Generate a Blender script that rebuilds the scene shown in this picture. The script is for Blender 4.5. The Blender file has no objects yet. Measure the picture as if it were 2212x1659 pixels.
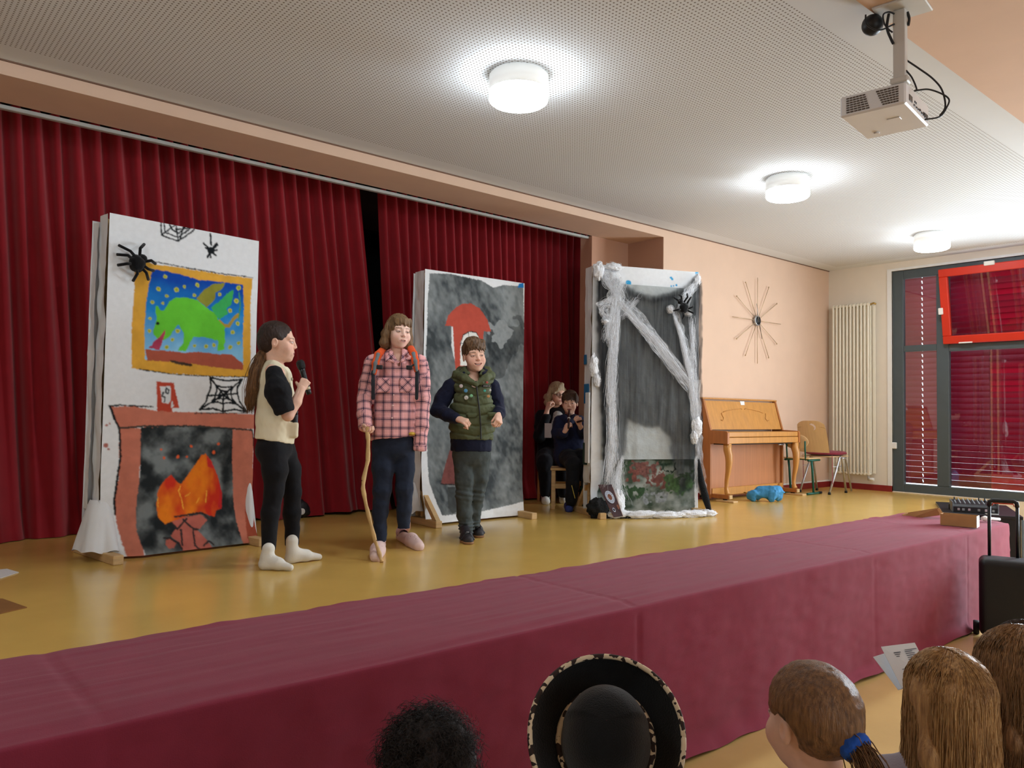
import bpy, math, random
import numpy as np
from mathutils import Matrix, Vector
random.seed(7); RNG = np.random.default_rng(7)
sc = bpy.context.scene
COL = sc.collection
# ---------------------------------------------------------------- camera
F, CX, CY = 1706.011, 1106.0, 829.5
V1 = np.array([3105 - CX, 923 - CY, F]); V2 = np.array([-352 - CX, 873 - CY, F])
AX = V1 / np.linalg.norm(V1); AY = V2 / np.linalg.norm(V2); AZ = np.cross(AX, AY)
if AZ[1] > 0: AZ = -AZ
RM = np.array([AX, AY, AZ])                 # world axes written in camera axes (x right, y down, z forward)
CAM = np.array([0.0, 0.0, 1.72])
cam_d = bpy.data.cameras.new('camera'); cam = bpy.data.objects.new('camera', cam_d); COL.objects.link(cam)
cam_d.sensor_width = 36.0; cam_d.lens = F / 2212 * 36.0; cam_d.clip_start = 0.05; cam_d.clip_end = 200
_r, _u, _b = RM @ [1, 0, 0], RM @ [0, -1, 0], RM @ [0, 0, -1]
cam.matrix_world = Matrix(((_r[0], _u[0], _b[0], CAM[0]), (_r[1], _u[1], _b[1], CAM[1]), (_r[2], _u[2], _b[2], CAM[2]), (0, 0, 0, 1)))
sc.camera = cam
sc.view_settings.view_transform = 'Standard'; sc.view_settings.look = 'None'
sc.view_settings.gamma = 1.0; sc.view_settings.use_curve_mapping = False
sc.view_settings.exposure = 0.22
# ---------------------------------------------------------------- daylight
wd = bpy.data.worlds.new('daylight'); sc.world = wd; wd.use_nodes = True
_bg = wd.node_tree.nodes['Background']; _bg.inputs[0].default_value = (0.80, 0.90, 1.0, 1); _bg.inputs[1].default_value = 2.6
def area(name, loc, rot, sx, sy, power, col):
    l = bpy.data.lights.new(name, 'AREA'); l.shape = 'RECTANGLE'; l.size = sx; l.size_y = sy; l.energy = power; l.color = col
    o = bpy.data.objects.new(name, l); COL.objects.link(o); o.location = loc; o.rotation_euler = rot
    return o
# daylight entering by the unshaded hall window in the right wall
area('hall_window_daylight', (10.33, 1.15, 2.0), (0, math.radians(90), 0), 2.5, 1.9, 330, (0.78, 0.90, 1.0))
area('rear_ambient_fill', (3.0, -6.2, 2.2), (math.radians(90), 0, 0), 9.0, 2.2, 8, (0.86, 0.93, 1.0))  # added ambient fill from behind the audience, no known window there
LAMP_E = 40.0

# ---------------------------------------------------------------- helpers
def ray(x, y): return RM @ np.array([x - CX, y - CY, F])
def pz(x, y, z): r = ray(x, y); return CAM + r * ((z - CAM[2]) / r[2])
def py(x, y, Y): r = ray(x, y); return CAM + r * (Y / r[1])
def pxx(x, y, X): r = ray(x, y); return CAM + r * (X / r[0])
def proj(p):
    c = (np.asarray(p, float) - CAM) @ RM; return np.stack([CX + F * c[..., 0] / c[..., 2], CY + F * c[..., 1] / c[..., 2]], -1)
def lin(c): c = c / 255.0; return c / 12.92 if c <= 0.04045 else ((c + 0.055) / 1.055) ** 2.4
def C(r, g, b): return (lin(r), lin(g), lin(b), 1.0)

def mat(name, col, rough=0.6, metal=0.0, spec=0.4, noise=None, bump=None, col2=None, emit=None, stretch=None, coat=0.0, sheen=0.0, alpha=None, attr=None, sss=0.0, trans=0.0):
    """Principled material; noise=(scale, amount) varies the colour, bump=(scale, strength) gives fine relief."""
    m = bpy.data.materials.new(name); m.use_nodes = True; nt = m.node_tree; N = nt.nodes; L = nt.links
    p = N['Principled BSDF']
    p.inputs['Base Color'].default_value = col; p.inputs['Roughness'].default_value = rough; p.inputs['Metallic'].default_value = metal
    p.inputs['Specular IOR Level'].default_value = spec; p.inputs['Coat Weight'].default_value = coat; p.inputs['Sheen Weight'].default_value = sheen
    if sss: p.inputs['Subsurface Weight'].default_value = sss; p.inputs['Subsurface Radius'].default_value = (0.012, 0.005, 0.003); p.inputs['Subsurface Scale'].default_value = 0.5
    if trans: p.inputs['Transmission Weight'].default_value = trans
    if emit: p.inputs['Emission Color'].default_value = emit[0]; p.inputs['Emission Strength'].default_value = emit[1]
    if alpha is not None: p.inputs['Alpha'].default_value = alpha
    tc = N.new('ShaderNodeTexCoord'); co = tc.outputs['Object']
    if stretch:
        mp = N.new('ShaderNodeMapping'); mp.inputs['Scale'].default_value = stretch; L.new(co, mp.inputs[0]); co = mp.outputs[0]
    base = None
    if attr:
        a = N.new('ShaderNodeAttribute'); a.attribute_name = attr; base = a.outputs['Color']; L.new(base, p.inputs['Base Color'])
    if noise:
        nz = N.new('ShaderNodeTexNoise'); nz.inputs['Scale'].default_value = noise[0]; nz.inputs['Detail'].default_value = 4.0; L.new(co, nz.inputs['Vector'])
        mx = N.new('ShaderNodeMix'); mx.data_type = 'RGBA'
        rp = N.new('ShaderNodeMapRange'); rp.inputs[1].default_value = 0.3; rp.inputs[2].default_value = 0.7; L.new(nz.outputs['Fac'], rp.inputs[0])
        if base is not None:
            mx.blend_type = 'MULTIPLY'; mx.inputs[0].default_value = 1.0; L.new(base, mx.inputs[6])
            rp.inputs[3].default_value = 1 - noise[1]; rp.inputs[4].default_value = 1.0; L.new(rp.outputs[0], mx.inputs[7])
        else:
            L.new(rp.outputs[0], mx.inputs[0]); mx.inputs[6].default_value = col
            k = 1 - noise[1]; mx.inputs[7].default_value = col2 or (col[0] * k, col[1] * k, col[2] * k, 1)
        L.new(mx.outputs[2], p.inputs['Base Color'])
    if bump:
        n2 = N.new('ShaderNodeTexNoise'); n2.inputs['Scale'].default_value = bump[0]; n2.inputs['Detail'].default_value = 3.0; L.new(co, n2.inputs['Vector'])
        b = N.new('ShaderNodeBump'); b.inputs['Strength'].default_value = bump[1]; b.inputs['Distance'].default_value = 0.01
        L.new(n2.outputs['Fac'], b.inputs['Height']); L.new(b.outputs[0], p.inputs['Normal'])
    return m

class MB:
    def __init__(s): s.v = []; s.f = []; s.smooth = []
    def add(s, vs, fs, smooth=False):
        o = len(s.v); s.v += [tuple(map(float, v)) for v in vs]; s.f += [tuple(o + i for i in f) for f in fs]; s.smooth += [smooth] * len(fs); return s
    def box(s, a, b, M=None):
        (x0, y0, z0), (x1, y1, z1) = a, b
        vs = [(x0, y0, z0), (x1, y0, z0), (x1, y1, z0), (x0, y1, z0), (x0, y0, z1), (x1, y0, z1), (x1, y1, z1), (x0, y1, z1)]
        if M is not None: vs = [M @ Vector(v) for v in vs]
        return s.add(vs, [(0, 3, 2, 1), (4, 5, 6, 7), (0, 1, 5, 4), (1, 2, 6, 5), (2, 3, 7, 6), (3, 0, 4, 7)])
    def bbox(s, a, b, r=0.01, M=None):
        """box with chamfered edges"""
        c = [(p + q) / 2 for p, q in zip(a, b)]; h = [abs(q - p) / 2 for p, q in zip(a, b)]; r = min(r, min(h) * 0.9)
        vs = []; idx = {}
        for ax in range(3):
            for sx in (-1, 1):
                for sy in (-1, 1):
                    for sz in (-1, 1):
                        sg = (sx, sy, sz); p = [c[i] + sg[i] * (h[i] if i == ax else h[i] - r) for i in range(3)]
                        idx[(ax, sx, sy, sz)] = len(vs); vs.append(p)
        fs = []
        def q(*k): fs.append([idx[t] for t in k])
        for ax in range(3):
            o = [i for i in range(3) if i != ax]
            for sg in (-1, 1):
                def key(a2, s1, s2):
                    t = [0, 0, 0]; t[ax] = sg; t[o[0]] = s1; t[o[1]] = s2; return (a2, *t)
                q(key(ax, -1, -1), key(ax, 1, -1), key(ax, 1, 1), key(ax, -1, 1))
        for ax in range(3):           # edges along ax
            o = [i for i in range(3) if i != ax]
            for s1 in (-1, 1):
                for s2 in (-1, 1):
                    def key(a2, sa):
                        t = [0, 0, 0]; t[ax] = sa; t[o[0]] = s1; t[o[1]] = s2; return (a2, *t)
                    q(key(o[0], -1), key(o[0], 1), key(o[1], 1), key(o[1], -1))
        for sx in (-1, 1):
            for sy in (-1, 1):
                for sz in (-1, 1): q((0, sx, sy, sz), (1, sx, sy, sz), (2, sx, sy, sz))
        cc = Vector(c); out = []
        for f in fs:
            n = (Vector(vs[f[1]]) - Vector(vs[f[0]])).cross(Vector(vs[f[2]]) - Vector(vs[f[0]]))
            m = sum((Vector(vs[i]) for i in f), Vector()) / len(f) - cc
            out.append(f if n.dot(m) > 0 else f[::-1])
        if M is not None: vs = [M @ Vector(v) for v in vs]
        return s.add(vs, out)
    def tube(s, pts, r, n=8, caps=True, smooth=True):
        pts = [Vector(p) for p in pts]; rs = r if hasattr(r, '__len__') else [r] * len(pts)
        vs = []; fs = []; up = None
        for i, p in enumerate(pts):
            t = (pts[min(i + 1, len(pts) - 1)] - pts[max(i - 1, 0)]).normalized()
            if up is None: up = t.orthogonal().normalized()
            else:
                up = up - t * up.dot(t)
                up = up.normalized() if up.length > 1e-6 else t.orthogonal().normalized()
            w = t.cross(up)
            for k in range(n):
                a = 2 * math.pi * k / n; vs.append(p + (up * math.cos(a) + w * math.sin(a)) * rs[i])
        for i in range(len(pts) - 1):
            for k in range(n): fs.append((i * n + k, i * n + (k + 1) % n, (i + 1) * n + (k + 1) % n, (i + 1) * n + k))
        s.add(vs, fs, smooth)
        if caps: o = len(s.v) - len(vs); s.f += [tuple(o + k for k in range(n))[::-1], tuple(o + len(vs) - n + k for k in range(n))]; s.smooth += [False, False]
        return s
    def lathe(s, prof, n=32, M=None, smooth=True):
        vs = []; fs = []
        for (r, z) in prof:
            for k in range(n): a = 2 * math.pi * k / n; vs.append(Vector((r * math.cos(a), r * math.sin(a), z)))
        for i in range(len(prof) - 1):
            for k in range(n): fs.append((i * n + k, i * n + (k + 1) % n, (i + 1) * n + (k + 1) % n, (i + 1) * n + k))
        if M is not None: vs = [M @ v for v in vs]
        s.add(vs, fs, smooth); o = len(s.v) - len(vs)
        s.f += [tuple(o + k for k in range(n))[::-1], tuple(o + len(vs) - n + k for k in range(n))]; s.smooth += [False, False]
        return s
    def prism(s, poly, axis, a, b, M=None):
        """2-D polygon extruded along axis ('x': poly is (y,z); 'y': (x,z); 'z': (x,y))"""
        def P(p, t): return {'x': (t, p[0], p[1]), 'y': (p[0], t, p[1]), 'z': (p[0], p[1], t)}[axis]
        n = len(poly); vs = [P(p, a) for p in poly] + [P(p, b) for p in poly]
        if M is not None: vs = [M @ Vector(v) for v in vs]
        fs = [tuple(range(n))[::-1], tuple(range(n, 2 * n))] + [(i, (i + 1) % n, n + (i + 1) % n, n + i) for i in range(n)]
        return s.add(vs, fs)
    def grid(s, G, smooth=True, flip=False):
        """G: array (a,b,3)"""
        a, b = G.shape[:2]; fs = []
        for i in range(a - 1):
            for j in range(b - 1):
                q = (i * b + j, (i + 1) * b + j, (i + 1) * b + j + 1, i * b + j + 1); fs.append(q[::-1] if flip else q)
        return s.add(G.reshape(-1, 3).tolist(), fs, smooth)
    def build(s, name, m, parent=None, fix=False):
        me = bpy.data.meshes.new(name); me.from_pydata(s.v, [], s.f); me.materials.append(m)
        me.polygons.foreach_set('use_smooth', s.smooth); me.update()
        if fix:
            import bmesh
            bm = bmesh.new(); bm.from_mesh(me); bmesh.ops.recalc_face_normals(bm, faces=bm.faces); bm.to_mesh(me); bm.free()
        o = bpy.data.objects.new(name, me); COL.objects.link(o)
        if parent is not None: o.parent = parent
        return o
def npmesh(name, V, Fc, m, parent=None, smooth=True, col=None, attrs=None):
    """mesh from numpy arrays, Fc of shape (n,4) or (n,3)"""
    me = bpy.data.meshes.new(name); n, k = Fc.shape
    me.vertices.add(len(V)); me.vertices.foreach_set('co', np.ascontiguousarray(V, np.float32).ravel())
    me.loops.add(n * k); me.loops.foreach_set('vertex_index', np.ascontiguousarray(Fc, np.int32).ravel())
    me.polygons.add(n); me.polygons.foreach_set('loop_start', np.arange(0, n * k, k, dtype=np.int32))
    me.polygons.foreach_set('use_smooth', np.full(n, smooth)); me.update(calc_edges=True)
    if col is not None:
        a = me.color_attributes.new('paint', 'FLOAT_COLOR', 'POINT'); c = np.ones((len(V), 4), np.float32); c[:, :3] = col; a.data.foreach_set('color', c.ravel())
    for kk, vv in (attrs or {}).items():
        a = me.attributes.new(kk, 'FLOAT_VECTOR', 'POINT'); a.data.foreach_set('vector', np.ascontiguousarray(vv, np.float32).ravel())
    me.materials.append(m); o = bpy.data.objects.new(name, me); COL.objects.link(o)
    if parent is not None: o.parent = parent
    return o
def gridfaces(a, b, flip=False):
    i = np.arange(a * b).reshape(a, b); q = np.stack([i[:-1, :-1], i[1:, :-1], i[1:, 1:], i[:-1, 1:]], -1).reshape(-1, 4)
    return q[:, ::-1] if flip else q
_H = RNG.random((64, 64, 64)).astype(np.float32)
def vnoise(x, y=0, z=0):
    """value noise in [-1, 1], numpy broadcast"""
    x, y, z = np.broadcast_arrays(np.asarray(x, np.float32), np.asarray(y, np.float32), np.asarray(z, np.float32))
    xi, yi, zi = np.floor(x).astype(int), np.floor(y).astype(int), np.floor(z).astype(int); fx, fy, fz = x - xi, y - yi, z - zi
    fx, fy, fz = [t * t * (3 - 2 * t) for t in (fx, fy, fz)]
    def h(a, b, c): return _H[(xi + a) & 63, (yi + b) & 63, (zi + c) & 63]
    l = lambda p, q, t: p + (q - p) * t
    v = l(l(l(h(0, 0, 0), h(1, 0, 0), fx), l(h(0, 1, 0), h(1, 1, 0), fx), fy), l(l(h(0, 0, 1), h(1, 0, 1), fx), l(h(0, 1, 1), h(1, 1, 1), fx), fy), fz)
    return v * 2 - 1
def fbm(x, y=0, z=0, o=3):
    s = 0; a = 1.0
    for i in range(o): s = s + a * vnoise(x * 2 ** i + 7.3 * i, np.asarray(y) * 2 ** i + 3.1 * i, np.asarray(z) * 2 ** i + 1.7 * i); a *= 0.5
    return s
def tag(o, label, cat, group=None, kind=None):
    if kind: o['kind'] = kind
    if label: o['label'] = label
    if cat: o['category'] = cat
    if group: o['group'] = group
    return o
def struct(o, label=None):
    o['kind'] = 'structure'
    if label: o['label'] = label
    return o
def empty(name, loc, label, cat, group=None, rz=0.0):
    o = bpy.data.objects.new(name, None); COL.objects.link(o); o.location = tuple(map(float, loc)); o.rotation_euler = (0, 0, rz); o.empty_display_size = 0.1
    return tag(o, label, cat, group)
def copy_tree(o, parent=None):
    c = o.copy(); COL.objects.link(c)
    if parent is not None: c.parent = parent
    for ch in list(o.children): copy_tree(ch, c)
    return c
S = 0.805; ZC = 3.72; YB = 5.334; XR = 10.184; ZB = 3.634
# ================================================================ the room
M_lino = mat('yellow_linoleum', C(220, 182, 98), rough=0.2, spec=0.45, noise=(3.0, 0.10), bump=(140, 0.015))
M_lino2 = mat('hall_linoleum', C(212, 180, 116), rough=0.24, spec=0.45, noise=(3.0, 0.10), bump=(140, 0.015))
M_peach = mat('peach_plaster', C(222, 190, 166), rough=0.85, noise=(5, 0.04), bump=(300, 0.06))
M_cream = mat('cream_plaster', C(232, 222, 206), rough=0.85, noise=(5, 0.03), bump=(300, 0.06))
M_dark = mat('backstage_near_black', C(28, 22, 24), rough=0.9, noise=(4, 0.3))  # near-black base colour shared by all backstage walls
M_base = mat('red_skirting', C(140, 38, 38), rough=0.45, noise=(8, 0.1))
M_white = mat('white_lacquer', C(235, 235, 232), rough=0.4, noise=(10, 0.03))
M_frame = mat('grey_window_paint', C(78, 88, 92), rough=0.45, noise=(12, 0.08))
M_redsash = mat('red_sash_paint', C(205, 50, 28), rough=0.4, noise=(12, 0.06))

def ceiling_mat():
    m = bpy.data.materials.new('perforated_white_board'); m.use_nodes = True; nt = m.node_tree; N = nt.nodes; L = nt.links; p = N['Principled BSDF']
    p.inputs['Roughness'].default_value = 0.9; p.inputs['Specular IOR Level'].default_value = 0.2
    tc = N.new('ShaderNodeTexCoord'); sp = N.new('ShaderNodeSeparateXYZ'); L.new(tc.outputs['Object'], sp.inputs[0])
    def math_(op, a, b=None, c=None):
        n = N.new('ShaderNodeMath'); n.operation = op
        for i, v in enumerate((a, b, c)):
            if v is None: continue
            if isinstance(v, (int, float)): n.inputs[i].default_value = v
            else: L.new(v, n.inputs[i])
        return n.outputs[0]
    d = []
    for ax in (0, 1):
        f = math_('FRACT', math_('MULTIPLY', sp.outputs[ax], 1 / 0.024)); d.append(math_('SUBTRACT', f, 0.5))
    r = math_('SQRT', math_('ADD', math_('MULTIPLY', d[0], d[0]), math_('MULTIPLY', d[1], d[1])))
    hole = math_('LESS_THAN', r, 0.215)
    mx = N.new('ShaderNodeMix'); mx.data_type = 'RGBA'; L.new(hole, mx.inputs[0])
    mx.inputs[6].default_value = C(222, 226, 229); mx.inputs[7].default_value = C(128, 122, 114)
    L.new(mx.outputs[2], p.inputs['Base Color'])
    return m
M_ceil = ceiling_mat()
M_ceilb = mat('white_ceiling_border', C(222, 226, 229), rough=0.9, noise=(4, 0.02))

struct(MB().box((-6, -6.3, -0.2), (XR + 0.3, 3.3, 0)).build('floor', M_lino2), 'yellow linoleum floor of the hall')
struct(MB().box((-6, 3.33, 0), (XR + 0.3, 9, S)).build('floor_stage', M_lino), 'glossy yellow linoleum floor of the raised stage')
struct(MB().box((-4.5, 2.55, 0), (7.98, 3.32, S - 0.015)).build('floor_podium', mat('podium_wood', C(120, 90, 60), noise=(6, .2))), 'low podium under the red cloth')
struct(MB().box((-6, 2.0, ZC), (XR - 0.22, YB - 0.22, ZC + 0.2)).build('ceiling', M_ceil), 'white perforated board ceiling')
b = MB()
b.box((-6, 1.74, ZC), (XR + .3, 2.0, ZC + .2)); b.box((-6, YB - .22, ZC), (XR + .3, YB + .1, ZC + .2)); b.box((XR - .22, 2.0, ZC), (XR + .3, YB - .22, ZC + .2))
struct(b.build('ceiling_border', M_ceilb), 'plain white border of the ceiling')
struct(MB().box((-6, -6.3, ZC - 0.03), (XR + .3, 1.74, ZC + .2)).build('ceiling_hall', M_peach), 'peach painted ceiling of the hall')
b = MB()
b.box((6.655, YB, S), (XR, YB + 0.9, ZC)); b.box((-6, YB, ZB), (6.655, 5.83, ZC)); 
b.box((-6, 5.83, ZB + .16), (6.655, 6.0, ZC + .5))
struct(b.build('wall_back', M_peach), 'peach wall with the stage opening and its lintel')
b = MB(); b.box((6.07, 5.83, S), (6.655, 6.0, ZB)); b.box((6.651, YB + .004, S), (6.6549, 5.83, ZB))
struct(b.build('wall_niche', mat('niche_plaster', C(186, 142, 116), rough=.88, noise=(5, .05), bump=(300, .06))), 'darker-toned return wall beside the curtain')  # return wall and reveal coloured darker than the main peach wall
b = MB(); b.box((-6, 8.2, S), (8.4, 8.4, 4.3)); b.box((8.2, 6.2, S), (8.4, 8.2, 4.3)); b.box((-6, 6.0, 4.2), (8.4, 8.4, 4.4))
struct(b.build('wall_backstage', M_dark), 'dark backstage wall seen in the curtain gap')
z497 = py(800, 497, 7.6)[2]
struct(MB().box((2.5, 7.6, z497), (6.5, 7.75, 4.2)).build('trim_1', mat('backstage_beam', C(70, 42, 36), rough=.9, noise=(4, .2))), 'brown beam behind the curtain gap')
struct(MB().box((-6.2, -6.3, -.2), (-6, 9, 4.4)).build('wall_left', M_cream))
# right wall with two openings
W1 = (2.25, 4.49, 0.815, 3.607); W2 = (0.2, 2.1, 0.7, 3.3)
b = MB()
def rw(y0, y1, z0, z1): b.box((XR, y0, z0), (XR + .3, y1, z1))
rw(W1[1], 6.3, -.2, ZC); rw(W1[0], W1[1], W1[3], ZC); rw(W1[0], W1[1], -.2, W1[2]); rw(W2[1], W1[0], -.2, ZC)
rw(W2[0], W2[1], W2[3], ZC); rw(W2[0], W2[1], -.2, W2[2]); rw(-6.3, W2[0], -.2, ZC)
struct(b.build('wall_right', M_cream), 'cream wall with radiator and window')
b = MB(); b.box((-6, -6.5, -.2), (-1.5, -6.3, ZC)); b.box((7.5, -6.5, -.2), (XR + .3, -6.3, ZC)); b.box((-1.5, -6.5, -.2), (7.5, -6.3, 1.0)); b.box((-1.5, -6.5, 3.3), (7.5, -6.3, ZC))
struct(b.build('wall_front', M_cream))
struct(MB().box((6.66, YB - .015, S), (XR, YB, S + .075)).build('baseboard_back', M_base), 'dark red skirting under the peach wall')
struct(MB().box((6.66, YB - .016, S + .075), (XR, YB, S + .092)).build('trim_2', M_white), 'thin white strip above the skirting')
struct(MB().box((XR - .015, W1[1], S), (XR, YB - .015, S + .075)).build('baseboard_right', M_base), 'dark red skirting under the cream wall')
# dark strip along the ceiling joint
struct(MB().box((-6, YB - .012, ZC - .008), (XR, YB, ZC)).build('trim_3', mat('dark_joint', C(120, 92, 76), rough=.9, noise=(5, .1))), 'thin dark joint between ceiling and peach wall')

# ---------------------------------------------------------------- window
win = struct(bpy.data.objects.new('window_1', None), 'grey framed window with a tilted red sash'); COL.objects.link(win)
XF = XR + 0.02     # frame face a little behind the wall face
def wbox(name, y0, y1, z0, z1, m, d=0.07, x=XF, parent=win): return MB().bbox((x, y0, z0), (x + d, y1, z1), .006).build(name, m, parent)
wbox('jamb', 4.36, W1[1], W1[2], W1[3], M_frame)
wbox('jamb', W1[0], W1[0] + .1, W1[2], W1[3], M_frame)
wbox('head_rail', W1[0] + .1, 4.36, 3.50, W1[3], M_frame)
wbox('sill_rail', W1[0] + .1, 4.36, W1[2], 0.915, M_frame)
wbox('mullion', 3.825, 3.965, .915, 3.50, M_frame)
wbox('transom', 3.965, 4.36, 2.575, 2.65, M_frame)
wbox('transom', W1[0] + .1, 3.825, 2.555, 2.64, M_frame)
def glass_mat():
    m = bpy.data.materials.new('window_glass'); m.use_nodes = True; nt = m.node_tree; N = nt.nodes; L = nt.links
    N.remove(N['Principled BSDF']); o = N['Material Output']
    t = N.new('ShaderNodeBsdfTransparent'); t.inputs[0].default_value = (.86, .9, .9, 1); g = N.new('ShaderNodeBsdfGlossy'); g.inputs['Roughness'].default_value = 0.015
    fr = N.new('ShaderNodeFresnel'); fr.inputs[0].default_value = 1.75; mx = N.new('ShaderNodeMixShader')
    nz = N.new('ShaderNodeTexNoise'); nz.inputs['Scale'].default_value = 1.2; bp = N.new('ShaderNodeBump'); bp.inputs['Strength'].default_value = .03; L.new(nz.outputs[0], bp.inputs['Height']); L.new(bp.outputs[0], g.inputs['Normal'])
    k = N.new('ShaderNodeMath'); k.operation = 'MULTIPLY'; k.inputs[1].default_value = 1.7; k.use_clamp = True
    L.new(fr.outputs[0], k.inputs[0]); L.new(k.outputs[0], mx.inputs[0]); L.new(t.outputs[0], mx.inputs[1]); L.new(g.outputs[0], mx.inputs[2]); L.new(mx.outputs[0], o.inputs[0])
    return m
M_glass = glass_mat()
def pane(y0, y1, z0, z1, x=XF + .035, name='pane', parent=win):
    return MB().add([(x, y0, z0), (x, y1, z0), (x, y1, z1), (x, y0, z1)], [(0, 3, 2, 1)]).build(name, M_glass, parent)
pane(3.96, 4.365, .91, 2.58); pane(3.96, 4.365, 2.645, 3.505); pane(W1[0] + .1, 3.83, .91, 2.56)
# red tilted sash: hinged below, leaning into the room
sash = bpy.data.objects.new('tilted_sash', None); COL.objects.link(sash); sash.parent = win; sash.location = (XF - .005, 0, 2.645); sash.rotation_euler = (0, math.radians(-9.0), 0); sash['label'] = 'bright red sash tilted inwards'
y0, y1, h = W1[0] + .16, 3.865, .90; fw = .095
for nm, q in (('sash_rail', (y0, y1, 0, fw)), ('sash_rail', (y0, y1, h - fw, h)), ('sash_stile', (y0, y0 + fw, fw, h - fw)), ('sash_stile', (y1 - fw, y1, fw, h - fw))):
    MB().bbox((-.06, q[0], q[2]), (0, q[1], q[3]), .008).build(nm, M_redsash, sash)
MB().add([(-.03, y0 + fw, fw), (-.03, y1 - fw, fw), (-.03, y1 - fw, h - fw), (-.03, y0 + fw, h - fw)], [(0, 3, 2, 1)]).build('sash_pane', M_glass, sash)
MB().bbox((-.085, y1 - .03, .36), (-.055, y1 + .02, .44), .006).build('sash_catch', M_white, sash)
MB().bbox((-.075, 3.25, h - .02), (-.05, 3.36, h + .03), .006).build('sash_catch', M_white, sash)
MB().bbox((-.075, y1 - .33, .0), (-.058, y1 - .18, .016), .004).build('sash_hinge', M_white, sash)
MB().bbox((XF - .03, 4.44, 1.35), (XF, 4.53, 1.43), .006).build('winder', M_white, win)
# white lining of the opening
b = MB(); b.box((XR - .012, W1[1], W1[2]), (XR + .02, W1[1] + .055, W1[3] + .03)); b.box((XR - .012, W1[0], W1[3]), (XR + .02, W1[1], W1[3] + .03))
struct(b.build('trim_4', M_white), 'white lining strip round the window')
# outside blinds, slat by slat
M_slat = mat('crimson_blind_lacquer', C(172, 30, 70), rough=0.38, spec=.5, noise=(2.0, .10), stretch=(1, 1, 14))
def blind(ya, yb, cords, label, z0=.955, n=37, pitch=.0715):
    bl = empty('venetian_blind', (XR + .19, (ya + yb) / 2, 0), label, 'blind', 'crimson outside blinds')
    w = (yb - ya) / 2; prof = []
    for k in range(5):
        t = k / 4 - .5; prof.append((t * .078, .006 * (1 - 4 * t * t)))
    mb = MB(); ys = [-w]
    for c in cords: ys += [c - (ya + yb) / 2 - .006, c - (ya + yb) / 2 + .006]
    ys.append(w)
    for i in range(len(ys) - 1):
        hole = i % 2 == 1; ks = range(4)
        for k in ks:
            if hole and k in (1, 2): continue
            (a, ha), (c, hc) = prof[k], prof[k + 1]
            mb.add([(a, ys[i], ha), (c, ys[i], hc), (c, ys[i + 1], hc), (a, ys[i + 1], ha)], [(0, 1, 2, 3)], True)
    first = None
    for i in range(n):
        if first is None: first = o = mb.build('slat', M_slat, bl)
        else: o = first.copy(); COL.objects.link(o); o.parent = bl
        o.location = (0, 0, z0 + i * pitch); o.rotation_euler = (0, math.radians(67.5 + random.uniform(-.6, .6)), 0)
    MB().bbox((-.02, -w, z0 - .075), (.02, w, z0 - .055), .004).build('bottom_rail', M_slat, bl)
    for c in cords: MB().tube([(.0, c - (ya + yb) / 2, z0 - .06), (.0, c - (ya + yb) / 2, z0 + n * pitch)], .0018, 5).build('cord', M_frame, bl)
    return bl
blind(3.93, 4.412, [4.20], 'crimson slat blind behind the narrow window light')
blind(2.38, 3.88, [3.43, 2.75], 'crimson slat blind behind the wide window light')
# hall window frame (unshaded)
hw = struct(bpy.data.objects.new('window_2', None)); COL.objects.link(hw)
for y in (W2[0], W2[0] + .9, W2[1] - .08): MB().box((XR + .1, y, W2[2]), (XR + .17, y + .08, W2[3])).build('mullion', M_frame, hw)

# ---------------------------------------------------------------- curtains
M_curt = mat('crimson_velvet', C(138, 20, 30), rough=0.85, spec=.15, sheen=.25, noise=(7, .12), bump=(500, .12))
def curtain(name, label, xt0, xt1, xb0, xb1, per, seed, yc=6.36, zt=3.80, zb=S + .012):
    """hanging pleated cloth: many small pleats at the heading running together into broad folds below"""
    nx = int(abs(xt1 - xt0) / .010); zz = np.concatenate([np.linspace(zb, zb + .35, 16)[:-1], np.linspace(zb + .35, zt - .3, 26)[:-1], np.linspace(zt - .3, zt, 12)])
    u = np.linspace(0, 1, nx); t = ((zz - zb) / (zt - zb))[:, None]
    L = abs(xt1 - xt0); s = u * L
    ph = 2 * np.pi * (s / per + .35 * vnoise(s / .55, seed)); ph2 = 2 * np.pi * (s / (per * 2.35) + .5 * vnoise(s / .9, seed + 9)) 
    top = .030 * np.sin(ph)[None] * np.clip(t * 1.2, .35, 1); low = .055 * (1 - t) ** .7 * np.sin(ph2 + .5 * vnoise(s / .4, 5 + 2 * t, seed))
    pl = np.sign(np.sin(ph)) * np.abs(np.sin(ph)) ** .6
    y = yc + (.036 * pl[None] * (.45 + .55 * t) + low + .03 * (1 - t) * vnoise(s[None] / .3, 3 * t, seed + 3))
    # hem gathers on the floor
    hem = np.clip(1 - (t * (zt - zb)) / .22, 0, 1); y = y - hem ** 1.5 * (.03 + .035 * vnoise(s / .22, seed + 4)[None])
    x = (xb0 + (xb1 - xb0) * u)[None] * (1 - t) + (xt0 + (xt1 - xt0) * u)[None] * t + .02 * np.cos(ph2)[None] * (1 - t)
    z = zz[:, None] + 0 * x + hem * .02 * vnoise(s / .15, 11 + seed)[None] * 1.0
    z = np.maximum(z, S + .004)
    G = np.stack([x, y, z], -1)
    o = npmesh(name, G.reshape(-1, 3), gridfaces(*G.shape[:2]), M_curt)
    return tag(o, label, 'curtain', 'stage curtains')
e = lambda x, y: py(x, y, 6.36)[0]
curtain('stage_curtain', 'long crimson curtain hanging behind the fireplace panel', -3.2, e(776, 500), -3.2, e(842, 1000), .125, 1)
curtain('stage_curtain', 'crimson curtain hanging behind the grey castle panel', e(818, 450), 6.85, e(862, 800), 6.9, .105, 5)
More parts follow.
